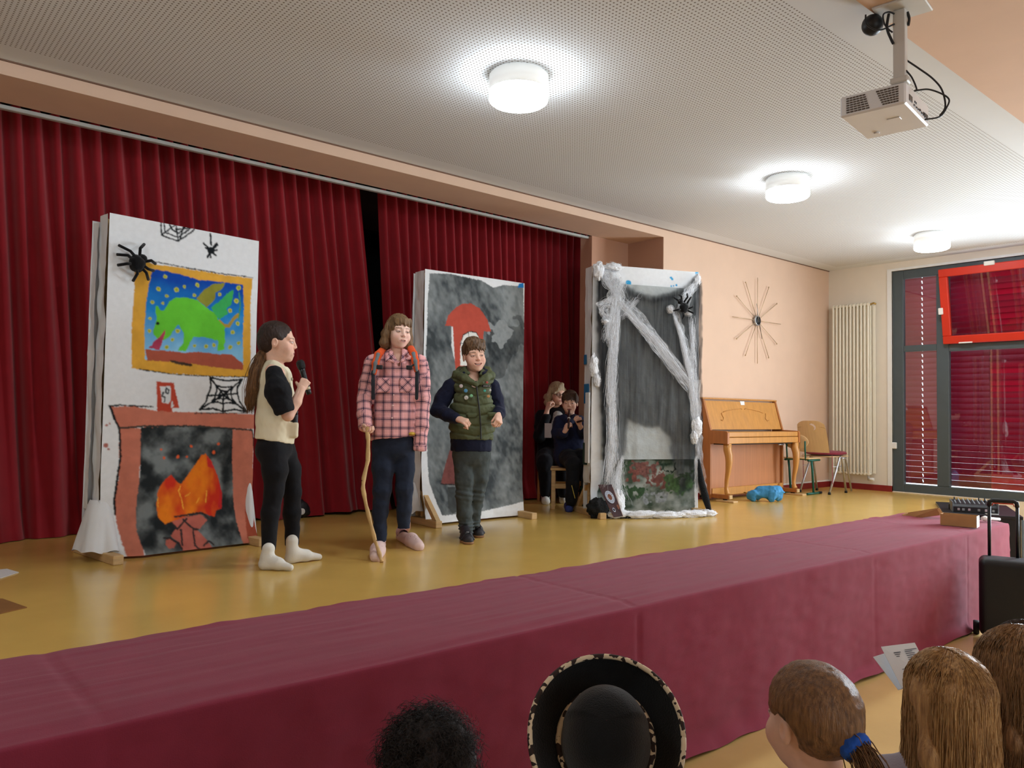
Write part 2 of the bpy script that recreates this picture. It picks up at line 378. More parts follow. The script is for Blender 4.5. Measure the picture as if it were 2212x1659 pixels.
rail = tag(MB().bbox((-6, 5.86, ZB - .028), (6.06, 5.90, ZB - .002), .004).build('curtain_rail', mat('grey_rail_aluminium', C(178, 178, 172), rough=.5, metal=.1, noise=(15, .15))), 'long pale grey curtain rail under the peach lintel', 'curtain rail')
rail.location.z = 0

# ---------------------------------------------------------------- ceiling lamps
M_diff = mat('lit_opal_glass', C(250, 248, 240), rough=.5, noise=(4, .02), emit=((.86, .94, 1.0, 1), LAMP_E))
M_collar = mat('opal_glass_collar', C(238, 236, 230), rough=.45, noise=(6, .02), emit=((.9, .96, 1.0, 1), .34))
def lamp(x, y, label):
    o = empty('ceiling_lamp', (x, y, ZC), label, 'lamp', 'round opal ceiling lamps')
    MB().lathe([(.160, 0), (.160, -.012), (.175, -.016), (.175, -.108)], 48).build('collar', M_collar, o)
    MB().lathe([(.1745, -.108), (.1745, -.152), (.170, -.163), (.158, -.172), (.12, -.178), (.06, -.181), (.005, -.182)], 48).build('diffuser', M_diff, o)
    return o
lamp(2.985, 3.475, 'round opal ceiling lamp nearest the camera'); lamp(5.96, 3.48, 'round opal ceiling lamp above the cobweb panel'); lamp(8.88, 3.49, 'round opal ceiling lamp nearest the window')
lamp(.03, 3.47, 'round opal ceiling lamp left of the picture'); lamp(-2.9, 3.47, 'round opal ceiling lamp at the far left')

# ---------------------------------------------------------------- red cloth over the podium
M_cloth = mat('dusky_crimson_cotton', C(136, 46, 67), rough=.9, spec=.1, sheen=.15, noise=(9, .10), bump=(260, .10))
def cloth():
    X = np.arange(-4.6, 8.045, .02); nY = 44
    back = 3.372 + .012 * fbm(X / .35, 3.0) + .008 * vnoise(X / .07, 9)
    front = 2.515 + .008 * fbm(X / .5, 7.0)
    # path: back edge -> top -> rounded front edge -> hanging face
    top = np.linspace(0, 1, nY); rows = []
    for t in top:
        yy = back + (front + .02 - back) * t
        crease = .0022 * fbm(X / .55 + 40 * t, 14 * t * np.ones_like(X), o=4) + .0016 * np.maximum(0, fbm(X / .8, t * 30 * np.ones_like(X))) ** 2 * 3
        seam = 0
        for xs in (.62, 2.95, 5.4, 7.05):
            seam = seam + .004 * np.exp(-((X - xs - .02 * (t - .5)) / .012) ** 2)
        sag = -.010 * (t > .9) * (t - .9) * 10
        rows.append(np.stack([X, yy, S + .006 + crease - seam + sag + .02 * np.clip(-fbm(X / .25, 2.0), 0, 1) * max(0, .04 - t) * 12], -1))
    for k, (dy, dz) in enumerate([(.006, -.004), (-.001, -.012), (-.004, -.025)]):
        rows.append(np.stack([X, front + dy, S + dz + 0 * X], -1))
    zz = np.linspace(S - .05, .012, 40)
    for z in zz:
        d = (S - z) / S
        w = .016 * d * fbm(X / .6, 5.0 + .6 * z) + .008 * np.sin(X * 5 + 2 * fbm(X / .7, 1)) * d + .0025 * fbm(X / .12 + 3 * z, 30 * z * np.ones_like(X))
        w = np.minimum(w, .028)
        seam = 0
        for xs in (.63, 2.96, 5.41, 7.06): seam = seam + .005 * np.exp(-((X - xs) / .01) ** 2)
        flare = -.05 * np.clip((.10 - z) / .10, 0, 1) ** 2
        rows.append(np.stack([X, front - .005 + w - .012 * d + seam + flare, z + .012 * (fbm(X / .4, 8) if z < .06 else 0 * X) * (1 if z < .06 else 0)], -1))
    G = np.stack(rows, 0); G[..., 2] = np.maximum(G[..., 2], .003)
    # right end hangs down too: one more fold of columns
    e0 = G[:, -1]; ext = []
    for d in np.linspace(.015, .78, 30):
        c = e0.copy(); c[:, 0] = 8.045 + .012 * min(1, d * 8); nT = nY
        c[:, 2] = np.where(np.arange(len(c)) < nT + 2, np.minimum(c[:, 2], S + .004) - d, c[:, 2]); c[:, 0] += .03 * d * np.sin(np.linspace(0, 9, len(c)))
        c[:, 2] = np.maximum(c[:, 2], .005); c[:, 1] = np.where(np.arange(len(c)) >= nT + 2, e0[:, 1], c[:, 1]); ext.append(c)
    E = np.stack(ext, 1)[:nY + 2]
    n1 = G.shape[0]; V = G.reshape(-1, 3); Fq = gridfaces(*G.shape[:2], flip=True)
    E2 = np.concatenate([G[:nY + 2, -1:], E], 1); V2_ = E2.reshape(-1, 3); F2 = gridfaces(*E2.shape[:2], flip=True) + len(V)
    o = npmesh('stage_cloth', np.concatenate([V, V2_]), np.concatenate([Fq, F2]), M_cloth)
    tag(o, 'dusky crimson cloth covering the long stage edge', 'cloth')
cloth()
# ================================================================ painted stage panels
M_wood = mat('raw_pine', C(214, 178, 126), rough=.7, noise=(9, .22), stretch=(1, 1, 6), bump=(60, .1))
M_canvas = mat('painted_canvas', C(230, 230, 230), rough=.85, spec=.15, attr='paint', noise=(30, .06), bump=(420, .18))
M_sheet = mat('white_bed_sheet', C(228, 230, 232), rough=.9, spec=.1, noise=(10, .04), bump=(300, .1))
M_black = mat('black_plush', C(16, 16, 19), rough=.95, spec=.1, sheen=.2, noise=(60, .4), bump=(400, .5))
def inpoly(x, y, P):
    P = np.asarray(P, float); ins = np.zeros(x.shape, bool); j = len(P) - 1
    for i in range(len(P)):
        xi, yi = P[i]; xj, yj = P[j]
        if yi != yj:
            c = ((yi > y) != (yj > y)) & (x < (xj - xi) * (y - yi) / (yj - yi) + xi); ins ^= c
        j = i
    return ins
def segdist(x, y, P):
    d = np.full(x.shape, 1e9)
    for (ax, ay), (bx, by) in zip(P[:-1], P[1:]):
        vx, vy = bx - ax, by - ay; L = vx * vx + vy * vy + 1e-12
        t = np.clip(((x - ax) * vx + (y - ay) * vy) / L, 0, 1); d = np.minimum(d, np.hypot(x - ax - t * vx, y - ay - t * vy))
    return d
def blur(A, n):
    for _ in range(n):
        for ax in (0, 1): B = np.concatenate([A.take([0], ax), A, A.take([-1], ax)], ax); k = A.shape[ax]; A = (B.take(range(0, k), ax) + 2 * A + B.take(range(2, k + 2), ax)) / 4
    return A
class Panel:
    """free-standing two-sided stage flat: local x along the face, y into depth, z up; paint is laid on in metres on the sheet"""
    def __init__(s, A, ang, w, h, depth, label, name='stage_backdrop', res=.0038):
        s.A = np.array([A[0], A[1], S]); s.rz = math.radians(ang); s.w, s.h, s.d = w, h, depth
        s.ex = np.array([math.cos(s.rz), math.sin(s.rz), 0]); s.ey = np.array([-math.sin(s.rz), math.cos(s.rz), 0])
        s.o = empty(name, s.A, label, 'backdrop', 'painted stage backdrops', s.rz)
        nu, nz = int(w / res), int(h / res); s.u, s.z = np.meshgrid(np.linspace(0, w, nu), np.linspace(.015, h, nz)); s.col = np.zeros(s.u.shape + (3,)); s.col[:] = C(232, 234, 236)[:3]
        s.ju = s.u + .0030 * fbm(s.u / .014, s.z / .014, 3.3); s.jz = s.z + .0030 * fbm(s.u / .014, s.z / .014, 8.8)
    def uv(s, px, py_, off=0.0):
        r = ray(px, py_); n = s.ey; t = ((s.A + n * off - CAM) @ n) / (r @ n); p = CAM + t * r - s.A; return (p @ s.ex, p[2])
    def P(s, pts): return [s.uv(*p) for p in pts]
    def put(s, m, c, n=0.0, sc=.05):
        c = np.array(C(*c)[:3]); k = 1 + n * fbm(s.u[m] / sc, s.z[m] / sc, c[0] * 50)[:, None] if n else 1
        s.col[m] = c * k
    def fill(s, pts, c, n=.08, sc=.05): s.put(inpoly(s.ju, s.jz, s.P(pts)), c, n, sc)
    def patchy(s, pts, c, n=.3, thr=-.1, sc=.05):
        m = inpoly(s.u + .03 * fbm(s.u / .05, s.z / .05, 1.1), s.z + .03 * fbm(s.u / .05, s.z / .05, 6.6), s.P(pts)); m &= fbm(s.u / sc, s.z / sc, c[1] * .7, 3) > thr; s.put(m, c, n, .02)
    def stroke(s, pts, wpx, c=(24, 26, 30), n=.1): s.put(segdist(s.ju, s.jz, s.P(pts)) < wpx * .5 * s.mpp, c, n)
    def dot(s, x, y, rpx, c): u, z = s.uv(x, y); s.put(np.hypot(s.ju - u, s.jz - z) < rpx * s.mpp, c)
    def build(s, disp):
        s.col = blur(s.col, 1); y = disp(s.u, s.z); V = np.stack([s.u, y, s.z], -1)
        return npmesh('canvas', V.reshape(-1, 3), gridfaces(*s.u.shape, flip=True), M_canvas, s.o, col=np.clip(s.col, 0, 1).reshape(-1, 3))
    def frame(s, feet=.62, braces=(1, 1)):
        for x in (.03, s.w - .07):
            for y in (.02, s.d - .05): MB().bbox((x, y, .06), (x + .04, y + .03, s.h - .01), .003).build('post', M_wood, s.o)
        for y in (.02, s.d - .05):
            MB().bbox((.07, y, s.h - .06), (s.w - .07, y + .03, s.h - .015), .003).build('rail', M_wood, s.o); MB().bbox((.07, y, .07), (s.w - .07, y + .03, .12), .003).build('rail', M_wood, s.o)
        for x in (0, s.w - .07):
            yc = s.d / 2; f = MB().bbox((x, yc - feet / 2, 0), (x + .06, yc + feet / 2, .055), .004).build('foot', M_wood, s.o)
            for sg in ((-1, 1) if braces[0 if x == 0 else 1] else (1,)):
                y1 = yc + sg * (feet / 2 - .04); y0 = yc + sg * (s.d / 2 - .02)
                MB().add([(x + .01, y1 - .03, .055), (x + .05, y1 - .03, .055), (x + .05, y1 + .03, .055), (x + .01, y1 + .03, .055), (x + .01, y0 - .025, .27), (x + .05, y0 - .025, .27), (x + .05, y0 + .025, .27), (x + .01, y0 + .025, .27)],
                         [(0, 3, 2, 1), (4, 5, 6, 7), (0, 1, 5, 4), (1, 2, 6, 5), (2, 3, 7, 6), (3, 0, 4, 7)]).build('brace', M_wood, s.o)
    def back(s, shift=0.0, top=0.0):
        U, Z = np.meshgrid(np.linspace(-shift, s.w - shift, 40), np.linspace(.05, s.h - top, 70)); Y = s.d + .006 * fbm(U / .2, Z / .25, 4)
        npmesh('back_sheet', np.stack([U, Y, Z], -1).reshape(-1, 3), gridfaces(*U.shape), M_sheet, s.o)
    def side(s, x, z0, z1, y0, y1, seed, m=None, name='side_sheet'):
        Y, Z = np.meshgrid(np.linspace(y0, y1, 14), np.linspace(z0, z1, 120)); X = x + .007 * fbm(Y / .06, Z / .12, seed)
        npmesh(name, np.stack([X, Y, Z], -1).reshape(-1, 3), gridfaces(*Y.shape), m or M_sheet, s.o)
    def skirt(s, cx, cy, r0, r1, z0, z1, seed, a0=0, a1=360, sx=1.0):
        """flared end of the sheet over the foot"""
        A, T = np.meshgrid(np.radians(np.linspace(a0, a1, 60)), np.linspace(0, 1, 30)); R = r0 + (r1 - r0) * T ** .8; R = R * (1 + .10 * T * np.sin(5 * A + seed) + .08 * T * fbm(A * 2, T, seed))
        X = cx + R * np.cos(A) * sx; Y = cy + R * np.sin(A); Z = z1 + (z0 - z1) * T + .02 * T * vnoise(A * 2, seed)
        npmesh('sheet_end', np.stack([X, Y, Z], -1).reshape(-1, 3), gridfaces(*A.shape), M_sheet, s.o)

def wrinkle(sd, amp=.004, low=.35):
    def f(u, z):
        k = np.clip(1 - z / .9, 0, 1)
        return -.002 - amp * (.35 + k) * fbm(u / .35, z / .18, sd, 4) - amp * .5 * np.abs(vnoise((u + z) / .22, (u - z) / .09, sd + 4)) * (.3 + k)
    return f
# ---------------------------------------------------------------- fireplace panel
p1 = Panel((1.222, 5.235), 7.7, 1.005, 2.105, .17, 'white stage panel painted with a fireplace and framed dragon picture'); p1.mpp = 1 / 340
p = p1
# gold frame and picture
p.fill([(291, 556), (330, 570), (400, 580), (470, 592), (545, 602), (541, 650), (541, 770), (538, 815), (460, 812), (360, 806), (284, 796), (284, 700), (290, 620)], (222, 166, 62), .10, .06)
p.stroke([(305, 560), (400, 578), (470, 590), (546, 600)], 2.2); p.stroke([(300, 798), (380, 809), (460, 813), (536, 814)], 2.2)
PIC = [(330, 581), (380, 590), (430, 605), (470, 608), (524, 615), (527, 668), (524, 720), (525, 797), (480, 793), (430, 788), (380, 780), (313, 776), (311, 710), (316, 650), (322, 612)]
p.fill(PIC, (20, 84, 176), .06, .1)
m = inpoly(p.ju, p.jz, p.P(PIC)); zt, zb_ = p.uv(420, 600)[1], p.uv(420, 770)[1]
t = np.clip((zt - p.z) / (zt - zb_) + .12 * fbm(p.u / .12, p.z / .12, 2), 0, 1)[..., None]
g = np.where(t < .5, np.array(C(16, 70, 166)[:3]) * (1 - 2 * t) + np.array(C(32, 132, 205)[:3]) * 2 * t, np.array(C(32, 132, 205)[:3]) * (2 - 2 * t) + np.array(C(140, 200, 235)[:3]) * (2 * t - 1)); p.col[m] = g[m]
for (x, y, r) in [(356, 598, 4.5), (342, 624, 5), (381, 626, 5), (398, 619, 4), (426, 616, 5), (360, 639, 4), (419, 638, 4), (329, 653, 4), (351, 655, 3.5), (474, 636, 4.5), (515, 622, 6), (510, 650, 5.5), (497, 671, 5), (513, 699, 5), (502, 718, 5), (515, 741, 4.5), (497, 750, 5), (462, 746, 4.5), (445, 748, 4.5), (420, 747, 4), (360, 750, 4), (372, 734, 4), (383, 715, 5), (322, 715, 4), (324, 688, 3.5)]:
    p.dot(x, y, r, (196, 196, 70)); p.dot(x, y, r * .5, (150, 156, 50))
p.fill([(424, 646), (440, 626), (460, 614), (487, 611), (478, 625), (466, 632), (464, 645), (456, 655), (446, 664)], (142, 140, 52), .15)
p.fill([(455, 665), (472, 652), (490, 634), (504, 626), (502, 645), (498, 660), (489, 666), (492, 678), (483, 684), (474, 690), (466, 684)], (62, 172, 92), .12)
p.stroke([(474, 694), (484, 704), (494, 704), (505, 688), (515, 680)], 8, (176, 150, 62)); p.stroke([(516, 632), (519, 660), (515, 690)], 3.5, (70, 150, 100))
p.fill([(335, 662), (340, 661), (346, 670), (354, 670), (365, 652), (380, 643), (400, 643), (425, 648), (445, 664), (462, 676), (474, 694), (485, 706), (486, 725), (484, 755), (470, 758), (471, 736), (440, 728), (418, 728), (410, 740), (402, 758), (383, 758), (396, 740), (397, 722), (385, 701), (374, 714), (366, 728), (352, 735), (340, 733), (331, 722), (331, 712), (338, 690), (336, 674)], (104, 200, 56), .12, .09)
p.dot(340, 699, 3.6, (20, 30, 24)); p.fill([(357, 712), (354, 728), (345, 756), (321, 752), (333, 738), (346, 725)], (170, 62, 88), .15)
p.fill([(313, 755), (350, 757), (400, 762), (430, 760), (470, 765), (500, 766), (524, 785), (526, 799), (470, 794), (430, 788), (380, 782), (318, 779)], (172, 88, 68), .06); p.stroke([(370, 780), (395, 786), (412, 789)], 6, (70, 56, 46), .4)
# mantel picture, cobwebs, hanging spider
p.fill([(338, 824), (375, 827), (386, 880), (372, 881), (372, 889), (338, 889)], (190, 74, 54), .08); p.fill([(345, 834), (368, 834), (369, 862), (364, 872), (350, 870)], (226, 228, 230), .02)
p.stroke([(352, 848), (350, 856), (356, 858), (354, 868)], 3.5, (70, 76, 82)); p.stroke([(359, 838), (364, 842), (363, 850), (357, 848), (359, 838)], 3.2, (60, 66, 72)); p.stroke([(374, 876), (370, 879), (372, 868)], 3, (226, 228, 230))
K = (22, 26, 30)
def web(c, outer, rings, w=3.4):
    for q in outer: p.stroke([c, q], w, K)
    for f in rings:
        R_ = [(c[0] + (q[0] - c[0]) * f, c[1] + (q[1] - c[1]) * f) for q in outer]
        for a, b_ in zip(R_, R_[1:] + R_[:1]):
            mid = ((a[0] + b_[0]) / 2 * .86 + c[0] * .14, (a[1] + b_[1]) / 2 * .86 + c[1] * .14); p.stroke([a, mid, b_], w, K)
web((482, 853), [(453, 815), (523, 819), (513, 850), (534, 890), (481, 890), (430, 885), (447, 855)], (.98, .52, .25), 4.2)
for a in [[(347, 480), (348, 508), (385, 521), (418, 498), (420, 492)], [(354, 482), (356, 502), (385, 513), (408, 496), (412, 492)], [(366, 484), (372, 496), (386, 504), (400, 490)], [(380, 487), (384, 520)], [(348, 508), (378, 486)], [(388, 519), (396, 490)], [(380, 496), (420, 492)]]: p.stroke(a, 3.2, K)
p.stroke([(454, 505), (456, 530)], 4, K)
for a in [(440, 526), (468, 526), (444, 536), (468, 540), (448, 556), (466, 552), (455, 556), (470, 530)]: p.stroke([(455, 541), a], 4.5, K)
p.dot(455, 541, 8, K)
# fireplace
SAL = (200, 120, 98)
p.fill([(237, 878), (290, 878), (340, 888), (400, 890), (470, 892), (551, 895), (551, 926), (500, 926), (420, 922), (256, 924)], SAL, .08); p.fill([(256, 925), (305, 925), (302, 1000), (296, 1090), (296, 1200), (264, 1200), (250, 1130), (246, 1085), (257, 1030)], SAL, .10)
p.fill([(500, 928), (546, 930), (546, 1000), (548, 1100), (556, 1172), (508, 1178), (502, 1080)], SAL, .10); p.fill([(528, 1095), (540, 1092), (545, 1165), (520, 1160)], (160, 76, 54), .15); p.fill([(524, 1168), (550, 1160), (556, 1172), (524, 1174)], (150, 70, 50), .15)
HEARTH = [(304, 924), (420, 920), (502, 926), (501, 1000), (504, 1090), (508, 1178), (430, 1190), (300, 1202), (290, 1150), (294, 1080), (302, 1020)]
p.fill(HEARTH, (54, 60, 62), .0); m = inpoly(p.ju, p.jz, p.P(HEARTH)); k = np.clip(.5 + .75 * fbm(p.u / .09, p.z / .09, 6, 4), 0, 1)[..., None] ** 1.6
p.col[m] = (np.array(C(36, 40, 42)[:3]) * (1 - k) + np.array(C(122, 128, 128)[:3]) * k)[m]
p.stroke([(237, 878), (247, 905), (258, 925), (260, 985), (254, 1030), (246, 1080), (248, 1110)], 4.5, K, .3); p.stroke([(256, 925), (305, 921), (420, 920), (545, 929)], 4, (60, 58, 54)); p.stroke([(236, 877), (260, 875), (330, 879)], 3, (40, 42, 44)); p.stroke([(545, 930), (548, 975)], 3, K); p.stroke([(420, 893), (536, 892)], 2.2, (70, 60, 58))
FIRE = [(369, 1025), (352, 1040), (340, 1062), (337, 1095), (340, 1118), (352, 1131), (385, 1120), (430, 1105), (460, 1116), (466, 1102), (478, 1098), (479, 1065), (471, 1030), (455, 995), (444, 980), (434, 984), (420, 1005), (404, 1028), (390, 1045), (383, 1042)]
p.fill(FIRE, (226, 84, 26), 0); m = inpoly(p.ju, p.jz, p.P(FIRE)); k = np.clip(.45 + .6 * fbm(p.u / .07, p.z / .11, 12, 3), 0, 1)[..., None]; p.col[m] = (np.array(C(206, 50, 30)[:3]) * (1 - k) + np.array(C(240, 130, 30)[:3]) * k)[m]
for a in [[(389, 1050), (385, 1060), (392, 1080), (396, 1100)], [(340, 1076), (341, 1095)], [(424, 1086), (430, 1075)], [(446, 1060), (444, 1085)], [(410, 1065), (400, 1072)]]: p.stroke(a, 2, (244, 176, 60))
p.fill([(471, 1040), (479, 1065), (478, 1098), (470, 1096), (474, 1070)], (200, 40, 44), .1); p.fill([(446, 984), (455, 996), (462, 1012), (448, 1008)], (204, 44, 44), .1)
LOG = (184, 100, 86)
p.fill([(366, 1126), (400, 1116), (430, 1110), (444, 1122), (425, 1140), (418, 1142), (432, 1160), (446, 1185), (380, 1188), (376, 1170), (360, 1156), (376, 1138)], LOG, .12); p.fill([(350, 1163), (362, 1162), (368, 1170), (362, 1180), (352, 1182), (345, 1172)], LOG, .1)
for a in [[(366, 1128), (376, 1142), (400, 1120)], [(392, 1122), (410, 1140), (420, 1142)], [(384, 1142), (381, 1175)], [(410, 1142), (407, 1175), (415, 1182)], [(345, 1160), (358, 1160), (372, 1170), (378, 1182)], [(425, 1175), (438, 1166), (446, 1172)], [(376, 1116), (420, 1108), (436, 1108), (446, 1118)]]: p.stroke(a, 4, (50, 44, 44), .2)
for (x, y, r) in [(348, 971, 2.5), (413, 964, 3.5), (384, 987, 4), (354, 989, 3), (404, 987, 2.5), (462, 977, 4), (472, 959, 3.5)]: p.dot(x, y, r, (226, 96, 50))
for (x, y, r) in [(228, 962, 4.5), (234, 970, 3), (230, 918, 2), (236, 915, 2)]: p.dot(x, y, r, (178, 110, 100))
def d1(u, z):
    base = wrinkle(2, .005)(u, z); fl = np.clip(1 - z / .30, 0, 1) ** 1.6
    return base - .11 * fl * np.clip((u - .02) / .2, 0, 1)
p1.build(d1); p1.frame(.62, (0, 0)); p1.back(.035, .03); p1.side(-.008, .30, 2.10, .0, .11, 3); p1.side(-.03, .30, 2.06, .095, .175, 8); p1.skirt(.02, .06, .06, .155, .05, .36, 1, 100, 380, .8); p1.skirt(.985, .03, .03, .09, .02, .42, 4, 180, 420, .7)
# ---------------------------------------------------------------- grey castle panel
p2 = Panel((3.648, 5.40), -2.5, 1.055, 2.10, .15, 'grey painted stage panel with a red mushroom tower'); p2.mpp = 1 / 255; p = p2
k = np.clip(.5 + .42 * fbm(p.u / .22, p.z / .3, 6, 2) + .30 * fbm(p.u / .035 + p.z * 8, p.z / .05, 16, 3), 0, 1)[..., None]
grey = np.array(C(62, 68, 71)[:3]) * (1 - k) + np.array(C(140, 146, 147)[:3]) * k
GM = [(928, 590), (975, 592), (1020, 602), (1040, 606), (1065, 622), (1085, 616), (1130, 618), (1132, 700), (1131, 800), (1132, 950), (1133, 1060), (1138, 1080), (1090, 1092), (1040, 1103), (1010, 1106), (945, 1112), (938, 1090), (925, 1040), (920, 900), (920, 760), (924, 650)]
m = inpoly(p.ju, p.jz, p.P(GM)); p.col[m] = grey[m]
wu, wz = p.u + .05 * fbm(p.u / .09, p.z / .09, 1, 3), p.z + .05 * fbm(p.u / .09, p.z / .09, 5, 3); m2 = m & inpoly(wu, wz, p.P([(1050, 720), (1080, 700), (1130, 690), (1133, 740), (1110, 760), (1095, 800), (1060, 830), (1048, 790)])); p.col[m2] *= .55
m2 = m & inpoly(wu, wz, p.P([(1060, 700), (1095, 690), (1115, 715), (1090, 745), (1065, 735)])); p.col[m2] = np.array(C(140, 145, 146)[:3]) * (1 + .1 * fbm(p.u[m2] / .02, p.z[m2] / .02)[:, None])
TW = (186, 80, 64)
p.fill([(975, 702), (985, 704), (985, 790), (975, 750)], (226, 228, 228), .02); p.fill([(978, 702), (1045, 704), (1042, 760), (1040, 800), (984, 800), (981, 760)], TW, .10)
p.fill([(961, 704), (968, 682), (985, 664), (1000, 656), (1018, 656), (1036, 666), (1052, 690), (1061, 716), (1040, 716), (1022, 722), (1005, 718), (985, 708), (972, 704)], TW, .10)
p.fill([(994, 790), (994, 740), (1000, 724), (1012, 717), (1026, 717), (1034, 726), (1036, 790)], (228, 228, 222), .03); p.stroke([(994, 746), (1000, 724), (1014, 716), (1028, 718), (1035, 728)], 2, (40, 40, 40)); p.stroke([(1012, 717), (1012, 740)], 1.6, (60, 60, 60)); p.stroke([(994, 742), (1010, 742)], 1.6, (60, 60, 60))
p.fill([(972, 972), (984, 960), (992, 1000), (1000, 1046), (951, 1044), (960, 1010)], (120, 70, 66), .22, .03); p.stroke([(950, 1045), (1000, 1048)], 2.5, (46, 40, 40)); p.fill([(964, 1052), (990, 1050), (988, 1100), (968, 1108), (960, 1096)], (70, 74, 74), .25)
p.fill([(1121, 612), (1131, 611), (1131, 622), (1118, 621)], (30, 120, 190), .05)
def d2(u, z):
    return wrinkle(11, .006)(u, z) - .10 * np.clip(1 - z / .40, 0, 1) ** 1.5 * np.clip(1.15 - u / .9, .35, 1)
p2.build(d2); p2.frame(.62, (1, 0)); p2.back(.02, .02); p2.side(-.006, .12, 2.09, .0, .14, 13); p2.skirt(-.01, .12, .03, .12, .10, .34, 2, 110, 300, .8)
GRN = mat('green_paint_splash', C(52, 84, 48), rough=.9, noise=(20, .4))
MB().bbox((-.022, .16, .30), (-.004, .20, .62), .004).build('painted_strip', GRN, p2.o)
# ---------------------------------------------------------------- cobweb panel
p3 = Panel((5.205, 4.985), -22.5, 1.105, 2.295, .16, 'white panel hung with black gauze and fake cobweb beside the piano'); p3.mpp = 1 / 235; p = p3
for (x, y, r) in [(1357, 612, 7), (1449, 600, 3), (1450, 618, 2), (1455, 618, 2), (1461, 616, 2.4), (1505, 590, 4), (1452, 603, 3)]: p.dot(x, y, r, (60, 165, 215))
p.fill([(1500, 597), (1513, 599), (1512, 616), (1500, 614)], (120, 200, 225), .05)
LOW = [(1318, 990), (1500, 990), (1500, 1105), (1290, 1105), (1290, 1060)]
m = inpoly(p.ju, p.jz, p.P(LOW)); k = np.clip(.5 + .8 * fbm(p.u / .10, p.z / .08, 26, 4), 0, 1)[..., None]
br = np.array(C(60, 74, 60)[:3]) * (1 - k) + np.array(C(150, 156, 150)[:3]) * k; p.col[m] = br[m]
for q, c in [([(1362, 996), (1420, 994), (1428, 1020), (1390, 1030), (1360, 1022)], (112, 74, 68)), ([(1345, 1018), (1385, 1014), (1384, 1042), (1348, 1044)], (116, 70, 62)), ([(1392, 1028), (1440, 1024), (1438, 1050), (1394, 1052)], (108, 68, 62)), ([(1345, 996), (1362, 1000), (1358, 1016), (1340, 1014)], (48, 70, 42)), ([(1420, 1000), (1455, 1000), (1455, 1024), (1425, 1022)], (36, 52, 40)), ([(1430, 1030), (1495, 1016), (1498, 1050), (1470, 1070), (1435, 1060)], (70, 96, 62)), ([(1330, 1045), (1400, 1056), (1390, 1080), (1335, 1080)], (52, 76, 50)), ([(1390, 1068), (1440, 1064), (1450, 1085), (1390, 1090)], (140, 146, 150))]: p.patchy(q, c, .35, -.25, .04)
p3.build(wrinkle(21, .005)); p3.frame(.60, (0, 0)); p3.back(.0, .02); p3.side(-.006, .30, 2.28, .0, .15, 23)
BLUE = mat('blue_paint_patch', C(36, 110, 160), rough=.9, noise=(12, .2))
MB().bbox((-.020, .03, 1.02), (-.012, .13, 1.20), .003).build('blue_patch', BLUE, p3.o); MB().bbox((-.020, .09, 1.38), (-.012, .14, 1.47), .003).build('blue_patch', BLUE, p3.o); MB().bbox((-.020, .05, .46), (-.012, .14, .66), .003).build('dark_patch', mat('dark_green_paint', C(40, 66, 60), rough=.9, noise=(12, .3)), p3.o)
MB().bbox((-.030, -.01, .48), (-.016, .07, 1.12), .003).build('paper_strip', M_sheet, p3.o)
# grey plastic sheet
U, Z = np.meshgrid(np.linspace(p3.uv(1300, 700)[0], p3.uv(1500, 700)[0], 90), np.linspace(p3.uv(1400, 992)[1], p3.uv(1400, 618)[1], 150))
cr = .004 * np.abs(np.sin(U * 9.5 + .3)) ** 14 + .004 * np.abs(np.sin(Z * 7.6)) ** 16 + .002 * fbm(U / .04, Z / .05, 7)
npmesh('grey_sheet', np.stack([U, -.018 - cr, Z], -1).reshape(-1, 3), gridfaces(*U.shape, flip=True), mat('grey_plastic_sheet', C(172, 178, 178), rough=.6, noise=(14, .12), bump=(60, .2)), p3.o)
# leaning green bush at the left foot
def blob(name, c, r, m, parent, amp=.25, n=(28, 18), sd=0, fr=3.0):
    A, B = np.meshgrid(np.linspace(0, 2 * np.pi, n[0], endpoint=False), np.linspace(.02, np.pi - .02, n[1])); d = np.stack([np.sin(B) * np.cos(A), np.sin(B) * np.sin(A), np.cos(B)], -1)
    k = 1 + amp * fbm(d[..., 0] * fr + sd, d[..., 1] * fr, d[..., 2] * fr + sd, 4); V = d * k[..., None] * np.array(r) + np.array(c); i = np.arange(n[0] * n[1]).reshape(n[1], n[0]); j = np.roll(i, -1, 1)
    return npmesh(name, V.reshape(-1, 3), np.stack([i[:-1], i[1:], j[1:], j[:-1]], -1).reshape(-1, 4), m, parent)
M_moss = mat('moss_green_paper', C(44, 84, 36), rough=.95, noise=(26, .5), bump=(120, 1.0), col2=C(20, 40, 18))
w0 = np.array([*pz(1276, 1102, S)[:2], S])
bush = empty('paper_bush', w0, 'dark green paper bush at the foot of the cobweb panel', 'bush')
for i, (x, y, z, r) in enumerate([(0, .0, .11, .11), (.05, .0, .24, .11), (-.02, .02, .33, .10), (.07, .02, .36, .085), (.02, .03, .19, .12)]): blob('leaf_mass', (x, y, z), (r, r * .6, r), M_moss, bush, .35, (40, 26), i, 4.0)
